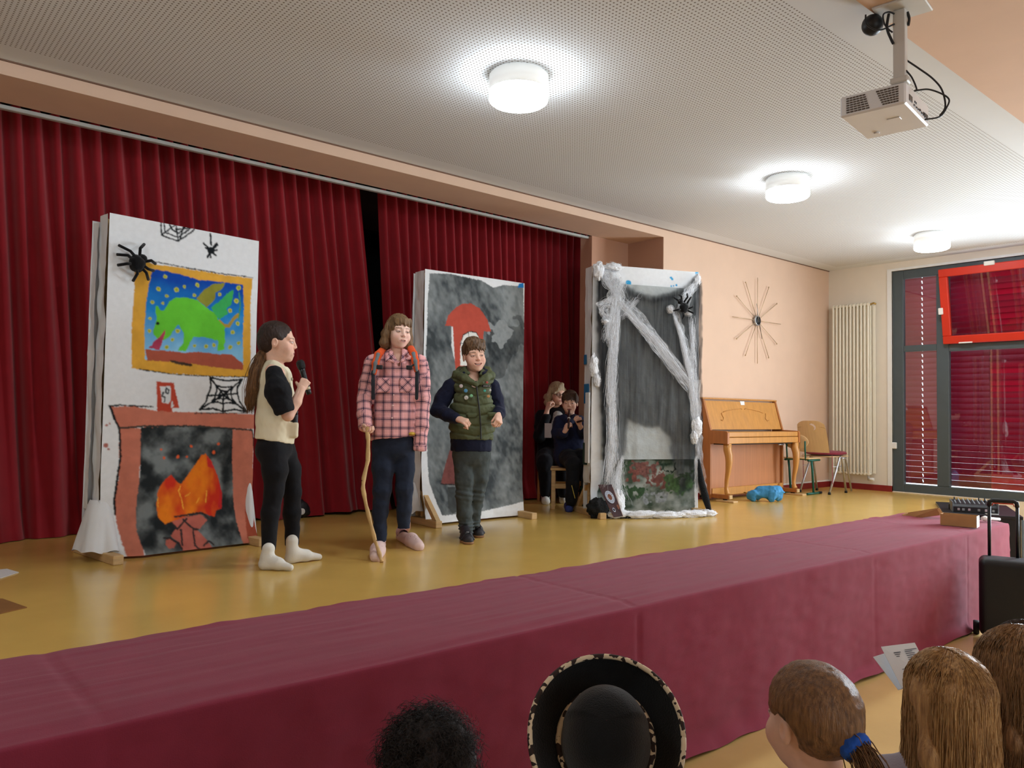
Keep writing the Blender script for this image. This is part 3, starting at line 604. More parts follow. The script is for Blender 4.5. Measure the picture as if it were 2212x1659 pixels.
# black gauze net
def gauze_mat():
    m = bpy.data.materials.new('black_gauze_net'); m.use_nodes = True; nt = m.node_tree; N = nt.nodes; L = nt.links; p_ = N['Principled BSDF']; p_.inputs['Base Color'].default_value = C(20, 22, 26); p_.inputs['Roughness'].default_value = .9
    a = N.new('ShaderNodeAttribute'); a.attribute_name = 'paint'; tc = N.new('ShaderNodeTexCoord'); mp = N.new('ShaderNodeMapping'); mp.inputs['Scale'].default_value = (38, 38, 3); L.new(tc.outputs['Object'], mp.inputs[0])
    nz = N.new('ShaderNodeTexNoise'); nz.inputs['Scale'].default_value = 1; nz.inputs['Detail'].default_value = 5; L.new(mp.outputs[0], nz.inputs['Vector'])
    r = N.new('ShaderNodeMapRange'); r.inputs[1].default_value = .35; r.inputs[2].default_value = .68; r.inputs[3].default_value = .80; r.inputs[4].default_value = 1.22; L.new(nz.outputs[0], r.inputs[0])
    k = N.new('ShaderNodeMath'); k.operation = 'MULTIPLY'; k.use_clamp = True; sp = N.new('ShaderNodeSeparateColor'); L.new(a.outputs['Color'], sp.inputs[0]); L.new(sp.outputs[0], k.inputs[0]); L.new(r.outputs[0], k.inputs[1]); L.new(k.outputs[0], p_.inputs['Alpha'])
    return m
M_gauze = gauze_mat()
GZ = empty('gauze_drape', p3.A, 'black net gauze draped over the white panel beside the piano', 'gauze', rz=p3.rz)
U, Z = np.meshgrid(np.linspace(.0, 1.13, 180), np.linspace(.02, 2.24, 330)); den = np.full(U.shape, .0)
ju = U + .010 * fbm(U / .03, Z / .05, 3); jz = Z + .012 * fbm(U / .03, Z / .05, 9)
def gz(pts, d): den[inpoly(ju, jz, p3.P(pts))] = d
gz([(1286, 612), (1312, 590), (1340, 612), (1380, 634), (1412, 640), (1440, 634), (1478, 615), (1503, 598), (1512, 640), (1512, 1000), (1470, 1060), (1456, 1000), (1440, 940), (1420, 924), (1385, 920), (1350, 905), (1345, 985), (1330, 1000), (1300, 1000), (1290, 800)], .60)
gz([(1340, 622), (1380, 640), (1412, 646), (1445, 640), (1480, 622), (1480, 632), (1440, 650), (1410, 655), (1370, 650)], .80)
gz([(1284, 610), (1300, 590), (1312, 640), (1306, 720), (1312, 800), (1308, 900), (1314, 1040), (1300, 1060), (1296, 900), (1288, 760)], .86)
gz([(1500, 610), (1512, 612), (1513, 900), (1512, 990), (1524, 1050), (1512, 1070), (1496, 980), (1494, 820), (1490, 700)], .80)
gz([(1456, 930), (1470, 960), (1478, 1060), (1462, 1050), (1440, 965)], .58); gz([(1316, 770), (1330, 760), (1330, 860), (1322, 862)], .80); gz([(1335, 985), (1345, 1000), (1322, 1040), (1305, 1050), (1312, 1000)], .7); gz([(1495, 990), (1520, 1010), (1530, 1085), (1510, 1080), (1490, 1030)], .55)
den = blur(den, 4)
Y = -.045 - .014 * fbm(U / .06, Z / .7, 31) - .05 * np.clip(1 - Z / .35, 0, 1) ** 1.5
o = npmesh('net', np.stack([U, Y, Z], -1).reshape(-1, 3), gridfaces(*U.shape, flip=True), M_gauze, GZ, col=np.repeat(den.reshape(-1, 1), 3, 1))
M_gz2 = mat('bunched_black_gauze', C(22, 24, 26), rough=.95, noise=(40, .5), bump=(90, .9))
def L3(x, y, w): u, z = p3.uv(x, y, -w); return (u, -w, z)
MB().tube([L3(1508, 990, .05), L3(1515, 1040, .09), L3(1524, 1075, .14), (1.10, -.22, .03)], [.012, .03, .035, .02], 8).build('net_tail', M_gz2, GZ)
MB().tube([(-.05, -.13, .02), (.2, -.19, .014), (.55, -.25, .014), (.85, -.25, .016), (1.16, -.21, .014)], [.02, .014, .012, .014, .012], 7).build('net_tail', M_gz2, GZ)
blob('net_bunch', (.02, -.12, .085), (.10, .07, .085), M_gz2, GZ, .2, (36, 24), 5)
# stretched cobweb and wadding
M_web = mat('white_cobweb_fibre', C(240, 242, 246), rough=.9, spec=.1, noise=(30, .05))
M_wad = mat('white_cotton_wadding', C(238, 240, 244), rough=.95, spec=.05, noise=(18, .08), bump=(70, .9))
WB = empty('fake_cobweb', p3.A, 'white stretched cobweb fibres with cotton tufts over the black gauze', 'cobweb', rz=p3.rz)
rng = random.Random(3)
def bundle(mb, pts, n, spread, r=.00055, wig=.016):
    n = int(n * 2.2)
    P3 = [np.array(L3(*q)) for q in pts]
    for i in range(n):
        ox, oz = rng.gauss(0, 1), rng.gauss(0, 1); a0, a1 = rng.uniform(0, .25), rng.uniform(.75, 1); out = []
        for k_ in range(13):
            t = a0 + (a1 - a0) * k_ / 12; f = t * (len(P3) - 1); j = min(int(f), len(P3) - 2); q = P3[j] + (P3[j + 1] - P3[j]) * (f - j); sp = spread[0] + (spread[1] - spread[0]) * t
            out.append((q[0] + ox * sp + rng.gauss(0, wig * .3), q[1] - abs(rng.gauss(0, .006)), q[2] + oz * sp * .6 + rng.gauss(0, wig * .3)))
        mb.tube(out, r, 3, False, False)
mb = MB()
for pts, n, sp in [([(1330, 640, .06), (1372, 690, .06), (1420, 740, .06), (1490, 835, .06)], 90, (.012, .034)), ([(1300, 585, .05), (1325, 620, .06), (1338, 650, .06)], 60, (.03, .03)), ([(1330, 640, .06), (1318, 700, .06), (1312, 740, .06)], 50, (.02, .03)), ([(1335, 640, .06), (1322, 780, .06), (1318, 880, .06)], 80, (.02, .030)),
                   ([(1345, 600, .05), (1335, 640, .06), (1295, 660, .05)], 50, (.03, .02)), ([(1452, 672, .06), (1470, 720, .06), (1488, 800, .06), (1500, 880, .05), (1505, 930, .05)], 70, (.008, .022)), ([(1505, 610, .05), (1480, 640, .06), (1462, 670, .06)], 30, (.03, .01)), ([(1495, 680, .05), (1498, 800, .05), (1506, 920, .05)], 40, (.02, .012)), ([(1345, 985, .07), (1330, 1040, .1), (1338, 1090, .16)], 50, (.01, .05)), ([(1320, 820, .06), (1322, 950, .06), (1312, 1060, .1)], 60, (.022, .03)), ([(1340, 690, .06), (1380, 640, .06)], 20, (.02, .03))]: bundle(mb, pts, n, sp)
o = mb.build('web_strands', M_web, WB); o['kind'] = 'stuff'
def loop_strands(mb, c, r, n):
    c = np.array(L3(*c))
    for i in range(n):
        a0 = rng.uniform(0, 6.28); rr = rng.uniform(.5, 1.0) * r; out = [(c[0] + rr * math.cos(a0 + k_ * .25) * 1.0, c[1] - rng.uniform(0, .01), c[2] + rr * math.sin(a0 + k_ * .25) * .8) for k_ in range(rng.randint(6, 14))]
        mb.tube(out, .0006, 3, False, False)
mb = MB(); loop_strands(mb, (1312, 672, .06), .075, 60); loop_strands(mb, (1318, 610, .06), .09, 30); loop_strands(mb, (1330, 640, .06), .10, 30); o = mb.build('web_loops', M_web, WB); o['kind'] = 'stuff'
def fuzz(c, r, sd, n=120):
    rr = np.random.default_rng(sd); mb = MB()
    for i in range(n):
        d = rr.normal(0, 1, 3); d /= np.linalg.norm(d); p0 = np.array(c) + d * np.array(r) * .9; t = np.cross(d, rr.normal(0, 1, 3)); t /= np.linalg.norm(t) + 1e-9; pts = [p0 + t * a * .03 + d * .012 * math.sin(a * 3.1) for a in (0, .25, .5, .75, 1)]; pts = [np.array([q_[0], q_[1], max(q_[2], .002)]) for q_ in pts]; mb.tube(pts, .0006, 3, False, False)
    o = mb.build('tuft_fuzz', M_web, WB); o['kind'] = 'stuff'
def veil_mat():
    m = bpy.data.materials.new('thin_web_veil'); m.use_nodes = True; N = m.node_tree.nodes; Lk = m.node_tree.links; p_ = N['Principled BSDF']; p_.inputs['Base Color'].default_value = C(240, 243, 248); p_.inputs['Roughness'].default_value = .95; a = N.new('ShaderNodeAttribute'); a.attribute_name = 'paint'; mp = N.new('ShaderNodeMapping'); mp.inputs['Scale'].default_value = (26, 5, 1); Lk.new(a.outputs['Vector'], mp.inputs[0]); nz = N.new('ShaderNodeTexNoise'); nz.inputs['Scale'].default_value = 1; nz.inputs['Detail'].default_value = 6; nz.inputs['Roughness'].default_value = .7; Lk.new(mp.outputs[0], nz.inputs['Vector']); r = N.new('ShaderNodeMapRange'); r.inputs[1].default_value = .36; r.inputs[2].default_value = .70; r.inputs[3].default_value = .02; r.inputs[4].default_value = .66; Lk.new(nz.outputs[0], r.inputs[0]); Lk.new(r.outputs[0], p_.inputs['Alpha']); return m
M_veil = veil_mat()
def veil(A, B, w=.062, sd=0):
    A = [np.array(L3(*q, w)) for q in A]; B = [np.array(L3(*q, w + .004)) for q in B]; n = 30; t = np.linspace(0, len(A) - 1, n); ia = lambda P: np.stack([np.interp(t, range(len(P)), [q[i] for q in P]) for i in range(3)], -1); a, b = ia(A), ia(B); u = np.linspace(0, 1, 14)[None, :, None]; G = a[:, None] * (1 - u) + b[:, None] * u; G[..., 1] += .010 * fbm(G[..., 0] / .05, G[..., 2] / .06, sd); e_ = .012 * fbm(G[..., 2] / .04, sd * 1.0); G[..., 0] += e_; col = np.stack([np.broadcast_to(u[..., 0] * .35, G.shape[:2]), np.broadcast_to(t[:, None] * .8 + sd, G.shape[:2]), np.zeros(G.shape[:2])], -1); npmesh('web_veil', G.reshape(-1, 3), gridfaces(*G.shape[:2]), M_veil, WB, col=col.reshape(-1, 3))
veil([(1338, 630), (1385, 672), (1420, 720), (1492, 815)], [(1325, 650), (1362, 690), (1405, 750), (1485, 850)], sd=1)
veil([(1300, 585), (1322, 640), (1318, 760), (1314, 870)], [(1340, 590), (1342, 650), (1332, 760), (1326, 870)], sd=2)
veil([(1452, 670), (1470, 730), (1486, 810), (1496, 930)], [(1468, 675), (1484, 730), (1500, 810), (1512, 930)], sd=3)
veil([(1288, 655), (1300, 690), (1316, 712)], [(1330, 640), (1330, 680), (1320, 712)], sd=4)
veil([(1480, 625), (1462, 660)], [(1510, 605), (1486, 668)], sd=5)
veil([(1314, 850), (1316, 960), (1314, 1050)], [(1328, 850), (1336, 980), (1342, 1060)], .075, sd=6)
veil([(1500, 820), (1500, 960), (1500, 1060)], [(1513, 820), (1516, 960), (1530, 1080)], sd=7)
def tuft(x, y, w, rx, rz, sd, ry=.03): blob('cotton_tuft', L3(x, y, w), (rx, ry, rz), M_wad, WB, .24, (48, 32), sd, 2.4); fuzz(L3(x, y, w), (rx, ry, rz), sd)
tuft(1293, 586, .04, .055, .085, 1); tuft(1325, 576, .04, .09, .035, 2); tuft(1283, 790, .03, .042, .10, 3); tuft(1290, 820, .03, .03, .06, 4); tuft(1505, 925, .06, .050, .10, 5); tuft(1500, 945, .07, .03, .06, 6)
tuft(1448, 668, .07, .028, .03, 7); tuft(1486, 676, .06, .03, .02, 8); tuft(1506, 605, .04, .03, .06, 9); tuft(1308, 694, .05, .035, .02, 10)
for i, (x, z, y, rx) in enumerate([(.22, .035, -.17, .12), (.42, .03, -.22, .15), (.66, .025, -.25, .16), (.90, .03, -.24, .15), (1.08, .025, -.20, .09), (.22, .12, -.12, .06)]): blob('cotton_tuft', (x, y, z), (rx, .05, .035 if i < 5 else .13), M_wad, WB, .22, (48, 30), 20 + i, 2.4); fuzz((x, y, z), (rx, .05, .035 if i < 5 else .13), 40 + i)
# ---------------------------------------------------------------- toy spiders
def spider(base, body, head, legs, k, label, off=.05):
    """base: Panel; pixels give the shape on the sheet"""
    u0, z0 = base.uv(*body); o = empty('toy_spider', base.A + base.ex * u0 + np.array([0, 0, z0]) - base.ey * off, label, 'toy spider', 'black toy spiders', base.rz)
    q = lambda pt, w: (base.uv(*pt)[0] - u0, -w, base.uv(*pt)[1] - z0)
    blob('abdomen', (0, 0, 0), (k * .052, k * .04, k * .058), M_black, o, .06, (32, 20)); blob('head', q(head, .0), (k * .03, k * .03, k * .03), M_black, o, .05, (24, 16))
    for lg in legs:
        pts = [q(lg[0], .0)] + [q(t, .03 if i < len(lg) - 2 else -.02) for i, t in enumerate(lg[1:])]
        P = [Vector(t) for t in pts]; fine = []
        for a, b_ in zip(P[:-1], P[1:]):
            for t in (0, .33, .66): fine.append(a.lerp(b_, t))
        fine.append(P[-1]); MB().tube(fine, [.0095 * k ** .5] * len(fine), 8).build('leg', M_black, o)
    return o
spider(p1, (289, 571), (300, 561), [[(288, 560), (270, 546), (252, 531)], [(282, 565), (265, 555), (248, 551)], [(280, 572), (262, 573), (250, 574)], [(294, 560), (291, 540), (307, 529)], [(300, 568), (315, 566), (331, 571)], [(298, 572), (308, 584), (327, 586)], [(294, 576), (304, 592), (316, 605)], [(287, 578), (285, 594), (283, 608)]], .95, 'black plush spider on the corner of the gold picture frame')
spider(p3, (1464, 668), (1456, 655), [[(1458, 655), (1446, 652), (1444, 645)], [(1460, 655), (1455, 645), (1456, 640)], [(1464, 656), (1468, 646), (1473, 638)], [(1470, 660), (1474, 648), (1482, 645)], [(1468, 672), (1478, 668), (1486, 664)], [(1472, 674), (1480, 680), (1484, 678)], [(1462, 678), (1460, 686), (1464, 691)], [(1456, 672), (1448, 673), (1444, 674)]], .85, 'black plush spider caught in the cobweb on the gauze panel', .115)
# ================================================================ furniture and props
def pd(x, y, D): return CAM + ray(x, y) * (D / F)
M_oak = mat('light_oak_veneer', C(206, 146, 74), rough=.38, noise=(5, .18), stretch=(6, 6, .6), coat=.15, bump=(40, .03))
M_oak2 = mat('oak_side_veneer', C(178, 112, 58), rough=.42, noise=(5, .2), stretch=(6, 6, .6), coat=.1)
M_oakp = mat('reddish_oak_panel', C(192, 128, 84), rough=.45, noise=(4, .16), stretch=(7, 7, .5))
M_brass = mat('brass', C(190, 160, 90), rough=.35, metal=.9, noise=(10, .1)); M_steel = mat('brushed_steel', C(190, 192, 196), rough=.32, metal=.85, noise=(12, .08))
M_rubber = mat('black_rubber', C(22, 22, 24), rough=.7, noise=(20, .3)); M_plast = mat('black_plastic', C(26, 28, 32), rough=.45, noise=(14, .2), bump=(200, .05))
# ---------------------------------------------------------------- piano
X0, X1 = 7.285, 8.775
pn = empty('upright_piano', (X0, 5.31, S), 'light oak upright piano with curved front legs', 'piano'); PX = X1 - X0
yy = lambda Y: Y - 5.31
prof = [(yy(5.315), .02), (yy(5.315), 1.112), (yy(5.275), 1.112), (yy(5.175), .768), (yy(5.175), .02)]
for a, b_ in ((0, .03), (PX - .03, PX)): MB().prism(prof, 'x', a, b_).build('side_panel', M_oak2, pn, True)
MB().prism([(yy(5.30), 1.095), (yy(5.279), 1.095), (yy(5.188), .775), (yy(5.21), .775)], 'x', .03, PX - .03).build('music_desk', M_oak, pn, True)
MB().bbox((-.012, yy(5.27), 1.112), (PX + .012, yy(5.32), 1.130), .005).build('lid', M_oak, pn)
MB().bbox((.03, yy(5.20), .10), (PX - .03, yy(5.22), .63), .002).build('lower_panel', M_oakp, pn); MB().bbox((.03, yy(5.165), .045), (PX - .03, yy(5.20), .13), .004).build('bottom_rail', M_oak, pn)
MB().bbox((0, yy(5.235), .02), (PX, yy(5.315), .05), .002).build('base_board', M_oak2, pn)
ck = [(yy(5.175), .625), (yy(5.175), .768), (yy(4.985), .762), (yy(4.965), .757), (yy(4.955), .742), (yy(4.955), .625)]
for a, b_ in ((0, .035), (PX - .035, PX)): MB().prism(ck, 'x', a, b_).build('key_cheek', M_oak2, pn, True)
MB().bbox((.035, yy(4.96), .625), (PX - .035, yy(5.175), .692), .005).build('key_bed', M_oak, pn); MB().bbox((.037, yy(4.963), .697), (PX - .037, yy(5.175), .752), .006).build('fallboard', M_oak, pn)
MB().bbox((.05, yy(5.0), .612), (PX - .05, yy(5.17), .625), .002).build('key_frame', M_rubber, pn)
for x in (.055, PX - .055):
    q = [(0, .625), (.0, .56), (-.018, .50), (-.022, .43), (-.012, .33), (.006, .23), (.012, .15), (.006, .10), (-.008, .075)]
    MB().tube([(x, yy(4.995) + a, z) for a, z in q], [.044, .044, .042, .038, .030, .024, .021, .026, .030], 10).build('leg', M_oak, pn)
    MB().bbox((x - .03, yy(4.955), .03), (x + .03, yy(5.20), .075), .005).build('toe_block', M_oak2, pn); MB().bbox((x - .028, yy(4.945), .033), (x + .028, yy(4.957), .073), .002).build('toe_cap', M_wood, pn)
    MB().lathe([(.022, -.012), (.026, -.004), (.026, .004), (.022, .012)], 16, Matrix.Translation((x, yy(5.02), .026)) @ Matrix.Rotation(math.pi / 2, 4, 'Y')).build('caster', M_rubber, pn)
for x in (.64, .74): MB().tube([(x, yy(5.17), .055), (x, yy(5.10), .05), (x, yy(5.075), .04)], .008, 8).build('pedal', M_brass, pn)
MB().tube([(PX - .36, yy(5.03), .60), (PX - .24, yy(5.03), .60)], .008, 8).build('lock_bolt', M_steel, pn)
def desk(x, f, o=.004): return (x, yy(5.279) + (yy(5.188) - yy(5.279)) * f - o, 1.095 - .32 * f)
def dk(px_, py_):                      # pixel to desk plane
    n = np.array([0, -.32, .091]); n /= np.linalg.norm(n); p0 = np.array([X0, 5.279, S + 1.095]); r = ray(px_, py_); t = ((p0 - CAM) @ n) / (r @ n); q = CAM + r * t; return (q[0] - X0, q[1] - 5.31 - .003, q[2] - S)
for pts in ([(1602, 884), (1600, 882), (1585, 884), (1570, 887), (1562, 890)], [(1608, 884), (1610, 882), (1625, 885), (1640, 889), (1648, 892)], [(1561, 891), (1558, 893), (1560, 898), (1563, 903), (1561, 909), (1557, 907)], [(1653, 893), (1654, 898), (1653, 904), (1657, 909), (1660, 908)]):
    MB().tube([dk(*q) for q in pts], .0055, 6).build('carved_scroll', M_oak, pn)
q = [dk(1598, 867), dk(1607, 867), dk(1608, 875), dk(1600, 875)]; MB().add([(a, b_ - .001, c) for a, b_, c in q] + [(a, b_ + .002, c) for a, b_, c in q], [(0, 1, 2, 3), (4, 7, 6, 5), (0, 4, 5, 1), (1, 5, 6, 2), (2, 6, 7, 3), (3, 7, 4, 0)]).build('note_label', M_white, pn, True)
for i, (x, y) in enumerate(((7.33, 4.99), (8.74, 4.99))):
    tag(MB().bbox((-.06, -.12, 0), (.03, .10, .018), .003).build('wooden_wedge', M_wood), ('pale wooden board under the left piano leg', 'pale wooden board under the right piano leg')[i], 'board').location = (x, y, S)
pn.location.z = S + .0
# ---------------------------------------------------------------- chairs
M_birch = mat('birch_plywood', C(226, 194, 146), rough=.45, noise=(5, .1), stretch=(1, 8, 1)); M_cush = mat('wine_red_cushion', C(134, 30, 50), rough=.9, noise=(24, .2), bump=(160, .3), sheen=.1); M_green = mat('green_tube_paint', C(26, 92, 78), rough=.4, noise=(10, .15))
ch = empty('school_chair', (9.37, 4.95, S), 'birch school chair with grey metal legs and wine red seat cushion', 'chair', 'chairs beside the piano')
MB().bbox((-.24, -.19, .445), (.22, .19, .458), .005).build('seat', M_birch, ch)
U, T = np.meshgrid(np.linspace(-.19, .19, 70), np.linspace(0, 1, 70)); wv = .19 * (1 - .10 * T ** 3 - .16 * np.clip((T - .9) / .1, 0, 1) ** 2); Uw = U / .19 * wv
Xb = -.255 - .10 * T - .03 * np.cos(U / .19 * 1.3) * 1.0; Zb = .50 + .385 * T - .02 * (np.abs(U) / .19) ** 4 * (T > .8)
hole = (np.hypot((U + .02) / .050, (T - .80) / .10) < 1) & (np.hypot((U - .0) / .05, (T - .775) / .10) > 1)
Fq = gridfaces(*U.shape); Fq = Fq[~hole.reshape(-1)[Fq].any(1)]
V = np.stack([Xb, Uw, Zb], -1).reshape(-1, 3); V2_ = V + np.array([-.010, 0, 0])
npmesh('backrest', np.concatenate([V, V2_]), np.concatenate([Fq, Fq[:, ::-1] + len(V)]), M_birch, ch)
for y in (-.19, .19):
    MB().tube([(-.27, y, .015), (-.12, y, .26), (-.04, y, .40), (-.02, y, .435), (.0, y, .448), (.03, y, .435), (.05, y, .40), (.14, y, .015)], .0125, 10).build('leg_bow', M_steel, ch)
    MB().tube([(.02, y, .43), (.12, y, .43), (.17, y, .36), (.28, y, .015)], .0115, 10).build('leg_bow', M_steel, ch) if y < 0 else None
    for x in (-.27, .14): MB().lathe([(.017, 0), (.017, .02), (.013, .03)], 12, Matrix.Translation((x, y, 0))).build('leg_cap', M_rubber, ch)
    MB().tube([(-.20, y, .13 + .2), (-.05, y + .0, .33), (.02, y, .33), (.03, y, .35)], .004, 6).build('book_rail', M_steel, ch)
cu = blob('seat_cushion', (.02, 0, .487), (.31, .22, .032), M_cush, ch, .06, (48, 20), 3, 2.0)
for x, y in ((-.22, -.2), (-.2, .19), (.05, .2)): MB().add([(x - .008, y, .47), (x + .008, y, .47), (x + .012, y - .004, .12), (x - .004, y - .004, .13)], [(0, 1, 2, 3)]).build('cushion_tie', M_cush, ch)
gc = empty('school_chair', (8.97, 5.03, S), 'green tube school chair with birch seat between piano and red cushion', 'chair', 'chairs beside the piano')
MB().bbox((-.16, -.165, .425), (.15, .165, .437), .005).build('seat', M_birch, gc)
MB().tube([(-.15, -.15, .41), (.12, -.15, .41), (.14, -.13, .41), (.14, .13, .41), (.12, .15, .41), (-.15, .15, .41)], .013, 8).build('seat_frame', M_green, gc)
for y in (-.15, .15):
    MB().tube([(-.17, y, .014), (.12, y, .014)], .014, 8).build('skid', M_green, gc); MB().tube([(-.02, y, .02), (-.05, y, .30), (-.07, y, .40)], .014, 8).build('leg', M_green, gc); MB().lathe([(.016, -.03), (.016, .03)], 10, Matrix.Translation((.13, y, .016)) @ Matrix.Rotation(math.pi / 2, 4, 'Y')).build('skid_cap', M_rubber, gc)
blob('backrest', (-.155, 0, .63), (.010, .16, .09), M_birch, gc, .0, (32, 16))
for y in (-.12, .12): MB().tube([(-.15, y, .41), (-.165, y, .55), (-.165, y, .64)], .010, 8).build('back_support', M_green, gc)
# ---------------------------------------------------------------- wall clock
ck_o = empty('wall_clock', (8.41, YB - .005, 2.888), 'starburst wall clock of thin brass rods on the peach wall', 'clock')
M_rod = mat('pale_brass_rod', C(206, 182, 150), rough=.35, metal=.6, noise=(20, .1)); R90 = Matrix.Rotation(math.pi / 2, 4, 'X')
for k_ in range(12):
    a = math.radians(90 - 30 * k_); r1 = .52 if k_ % 3 == 0 else .50; e = (r1 * math.cos(a), -.022, r1 * math.sin(a))
    rod = MB().tube([(.05 * math.cos(a), -.022, .05 * math.sin(a)), e], .0040, 6).build('rod', M_rod, ck_o)
    if k_ % 3: MB().lathe([(.0008, -.010), (.007, -.007), (.0102, 0), (.007, .007), (.0008, .010)], 12, Matrix.Translation(e)).build('rod_ball', M_rod, rod)
MB().lathe([(.062, 0), (.062, .03), (.055, .034)], 32, R90).build('hub', M_steel, ck_o); MB().lathe([(.050, .034), (.050, .037), (.006, .037)], 32, R90).build('dial', M_plast, ck_o)
MB().tube([(.0, -.042, -.02), (-.05, -.042, .20)], .0035, 6).build('hour_hand', M_steel, ck_o); MB().tube([(-.01, -.046, .04), (.06, -.046, -.22)], .003, 6).build('minute_hand', M_plast, ck_o)
# ---------------------------------------------------------------- radiator
M_rad = mat('ivory_radiator_enamel', C(238, 232, 214), rough=.35, noise=(8, .03))
rd = empty('column_radiator', (XR - .075, 4.98, 1.0), 'tall ivory column radiator on the cream wall', 'radiator'); first = None
mb = MB()
for x in (-.030, .030): mb.tube([(x * .5, 0, -.0), (x, 0, .03), (x, 0, 2.19), (x * .5, 0, 2.225)], [.014, .0135, .0135, .014], 10)
mb.tube([(-.04, 0, .018), (.04, 0, .018)], .017, 10); mb.tube([(-.04, 0, 2.2), (.04, 0, 2.2)], .017, 10)
for k_ in range(11):
    if first is None: first = c = mb.build('column', M_rad, rd)
    else: c = first.copy(); COL.objects.link(c); c.parent = rd
    c.location = (0, -.235 + k_ * .047, 0)
MB().bbox((.022, -.30, .02), (.034, -.262, 2.19), .004).build('end_plate', M_rad, rd); MB().tube([(0, -.24, 2.2), (0, -.29, 2.215), (0, -.32, 2.20)], .012, 8).build('vent_valve', M_brass, rd)
MB().tube([(0, -.22, 0), (0, -.22, -.06), (.05, -.22, -.06), (.07, -.22, -.06)], .014, 8).build('supply_valve', M_steel, rd); MB().lathe([(.016, -.03), (.02, 0), (.016, .03)], 12, Matrix.Translation((0, -.26, -.05)) @ R90).build('thermostat_head', M_white, rd); MB().tube([(.03, 0.1, 2.2), (.03, -.05, 2.23)], .008, 6).build('bracket', M_rad, rd)
# ---------------------------------------------------------------- projector
zb, zt = 3.215, 3.32
cs = [pz(1804, 253, zb), pz(1951, 228, zb), pz(2016, 278, zb), pz(1876, 295, zb)]
c0 = sum(cs) / 4; exv = ((cs[1] - cs[0]) + (cs[2] - cs[3])) / 2; lx = np.linalg.norm(exv); eyv = ((cs[3] - cs[0]) + (cs[2] - cs[1])) / 2; rz = math.atan2(exv[1], exv[0]); _r2 = math.atan2(eyv[1], eyv[0]) - math.pi / 2; print('pj', math.degrees(rz), math.degrees(_r2)); rz = rz + .75 * (_r2 - rz); ly = abs(-math.sin(rz) * eyv[0] + math.cos(rz) * eyv[1])
sgn = 1 if (-math.sin(rz) * eyv[0] + math.cos(rz) * eyv[1]) > 0 else -1
M_pw = mat('white_projector_shell', C(228, 228, 230), rough=.4, noise=(12, .03)); M_vent = mat('projector_vent_dark', C(96, 84, 74), rough=.6, noise=(50, .3))
pj = empty('ceiling_projector', (c0[0], c0[1], zb), 'white projector hanging from the ceiling on a square pole', 'projector', rz=rz)
hx, hy = lx / 2, ly / 2; H_ = zt - zb
print('projector', lx, ly, sgn)
MB().bbox((-hx, -hy, 0), (hx, hy, H_), .008).build('body', M_pw, pj)
VS = -1 if sgn > 0 else 1        # side that carries the vents faces away from ey direction
yv = VS * (hy + .001)
def slats(poly_x, n=7):
    mb = MB()
    for r_ in range(n):
        z = .018 + r_ * (H_ - .036) / (n - 1); 
        xa, xb = poly_x(z / H_)
        k_ = 6
        for i in range(k_):
            u0 = xa + (xb - xa) * (i + .08) / k_; u1 = xa + (xb - xa) * (i + .92) / k_
            mb.box((u0, min(yv, yv + VS * .001), z - .0035), (u1, max(yv, yv + VS * .001), z + .0035))
    return mb
slats(lambda t: (-hx + .03, -.005 - .03 * t)).build('vent_grille', M_vent, pj); slats(lambda t: (.055 - .045 * t, hx - .03)).build('vent_grille', M_vent, pj)
xe = hx + .001
for i, (y, z, w, h) in enumerate([(-.6, .045, .05, .03), (-.25, .05, .012, .010), (-.15, .05, .012, .010), (-.3, .03, .02, .010), (-.1, .03, .02, .010), (.05, .03, .02, .010), (.2, .035, .02, .014), (.35, .03, .02, .012), (.5, .035, .012, .02), (.65, .035, .03, .026), (.8, .035, .03, .03)]):
    yc = y * hy * (1 if sgn > 0 else -1) * 1.0; MB().bbox((xe - .002, yc - w / 2, z - h / 2), (xe + .002, yc + w / 2, z + h / 2), .001).build('socket', M_vent if i == 0 else M_plast, pj)
MB().bbox((.02, -.02 - hy * .1, -.004), (.08, .02 - hy * .1, 0), .002).build('foot_recess', M_pw, pj); MB().lathe([(.012, -.008), (.014, 0)], 16, Matrix.Translation((-hx * .5, hy * .6 * sgn, 0))).build('foot_knob', M_pw, pj)
pp = pz(1945, 178, 3.33); cc, ss = math.cos(-rz), math.sin(-rz); lp = ((pp[0] - c0[0]) * cc - (pp[1] - c0[1]) * ss, (pp[0] - c0[0]) * ss + (pp[1] - c0[1]) * cc); lp = (max(min(lp[0], hx - .03), -hx), max(min(lp[1], hy - .02), -hy + .02))
M_pole = mat('grey_white_pole', C(206, 204, 200), rough=.45, noise=(14, .04)); HT = ZC - .03 - zb
MB().bbox((lp[0] - .027, lp[1] - .022, H_ + .02), (lp[0] + .027, lp[1] + .022, HT - .012), .003).build('pole', M_pole, pj); MB().bbox((lp[0] - .04, lp[1] - .03, H_), (lp[0] + .04, lp[1] + .03, H_ + .03), .006).build('bracket', M_pole, pj)
MB().bbox((lp[0] - .10, lp[1] - .10, HT - .012), (lp[0] + .12, lp[1] + .10, HT), .004).build('ceiling_plate', M_pole, pj)
blob('cable_cover', (lp[0] - .12, lp[1] - .02, HT - .05), (.05, .05, .05), M_plast, pj, .0, (24, 14))
def cab(pts, r=.0042):
    P = [Vector(p_) for p_ in pts]; out = []
    for i in range(len(P) - 1):
        p0, p1_, p2_, p3_ = P[max(i - 1, 0)], P[i], P[i + 1], P[min(i + 2, len(P) - 1)]
        for k_ in range(6):
            t = k_ / 6; out.append(.5 * ((2 * p1_) + (p2_ - p0) * t + (2 * p0 - 5 * p1_ + 4 * p2_ - p3_) * t * t + (3 * p1_ - p0 - 3 * p2_ + p3_) * t ** 3))
    out.append(P[-1]); return MB().tube(out, r, 6).build('cable', M_plast, pj)
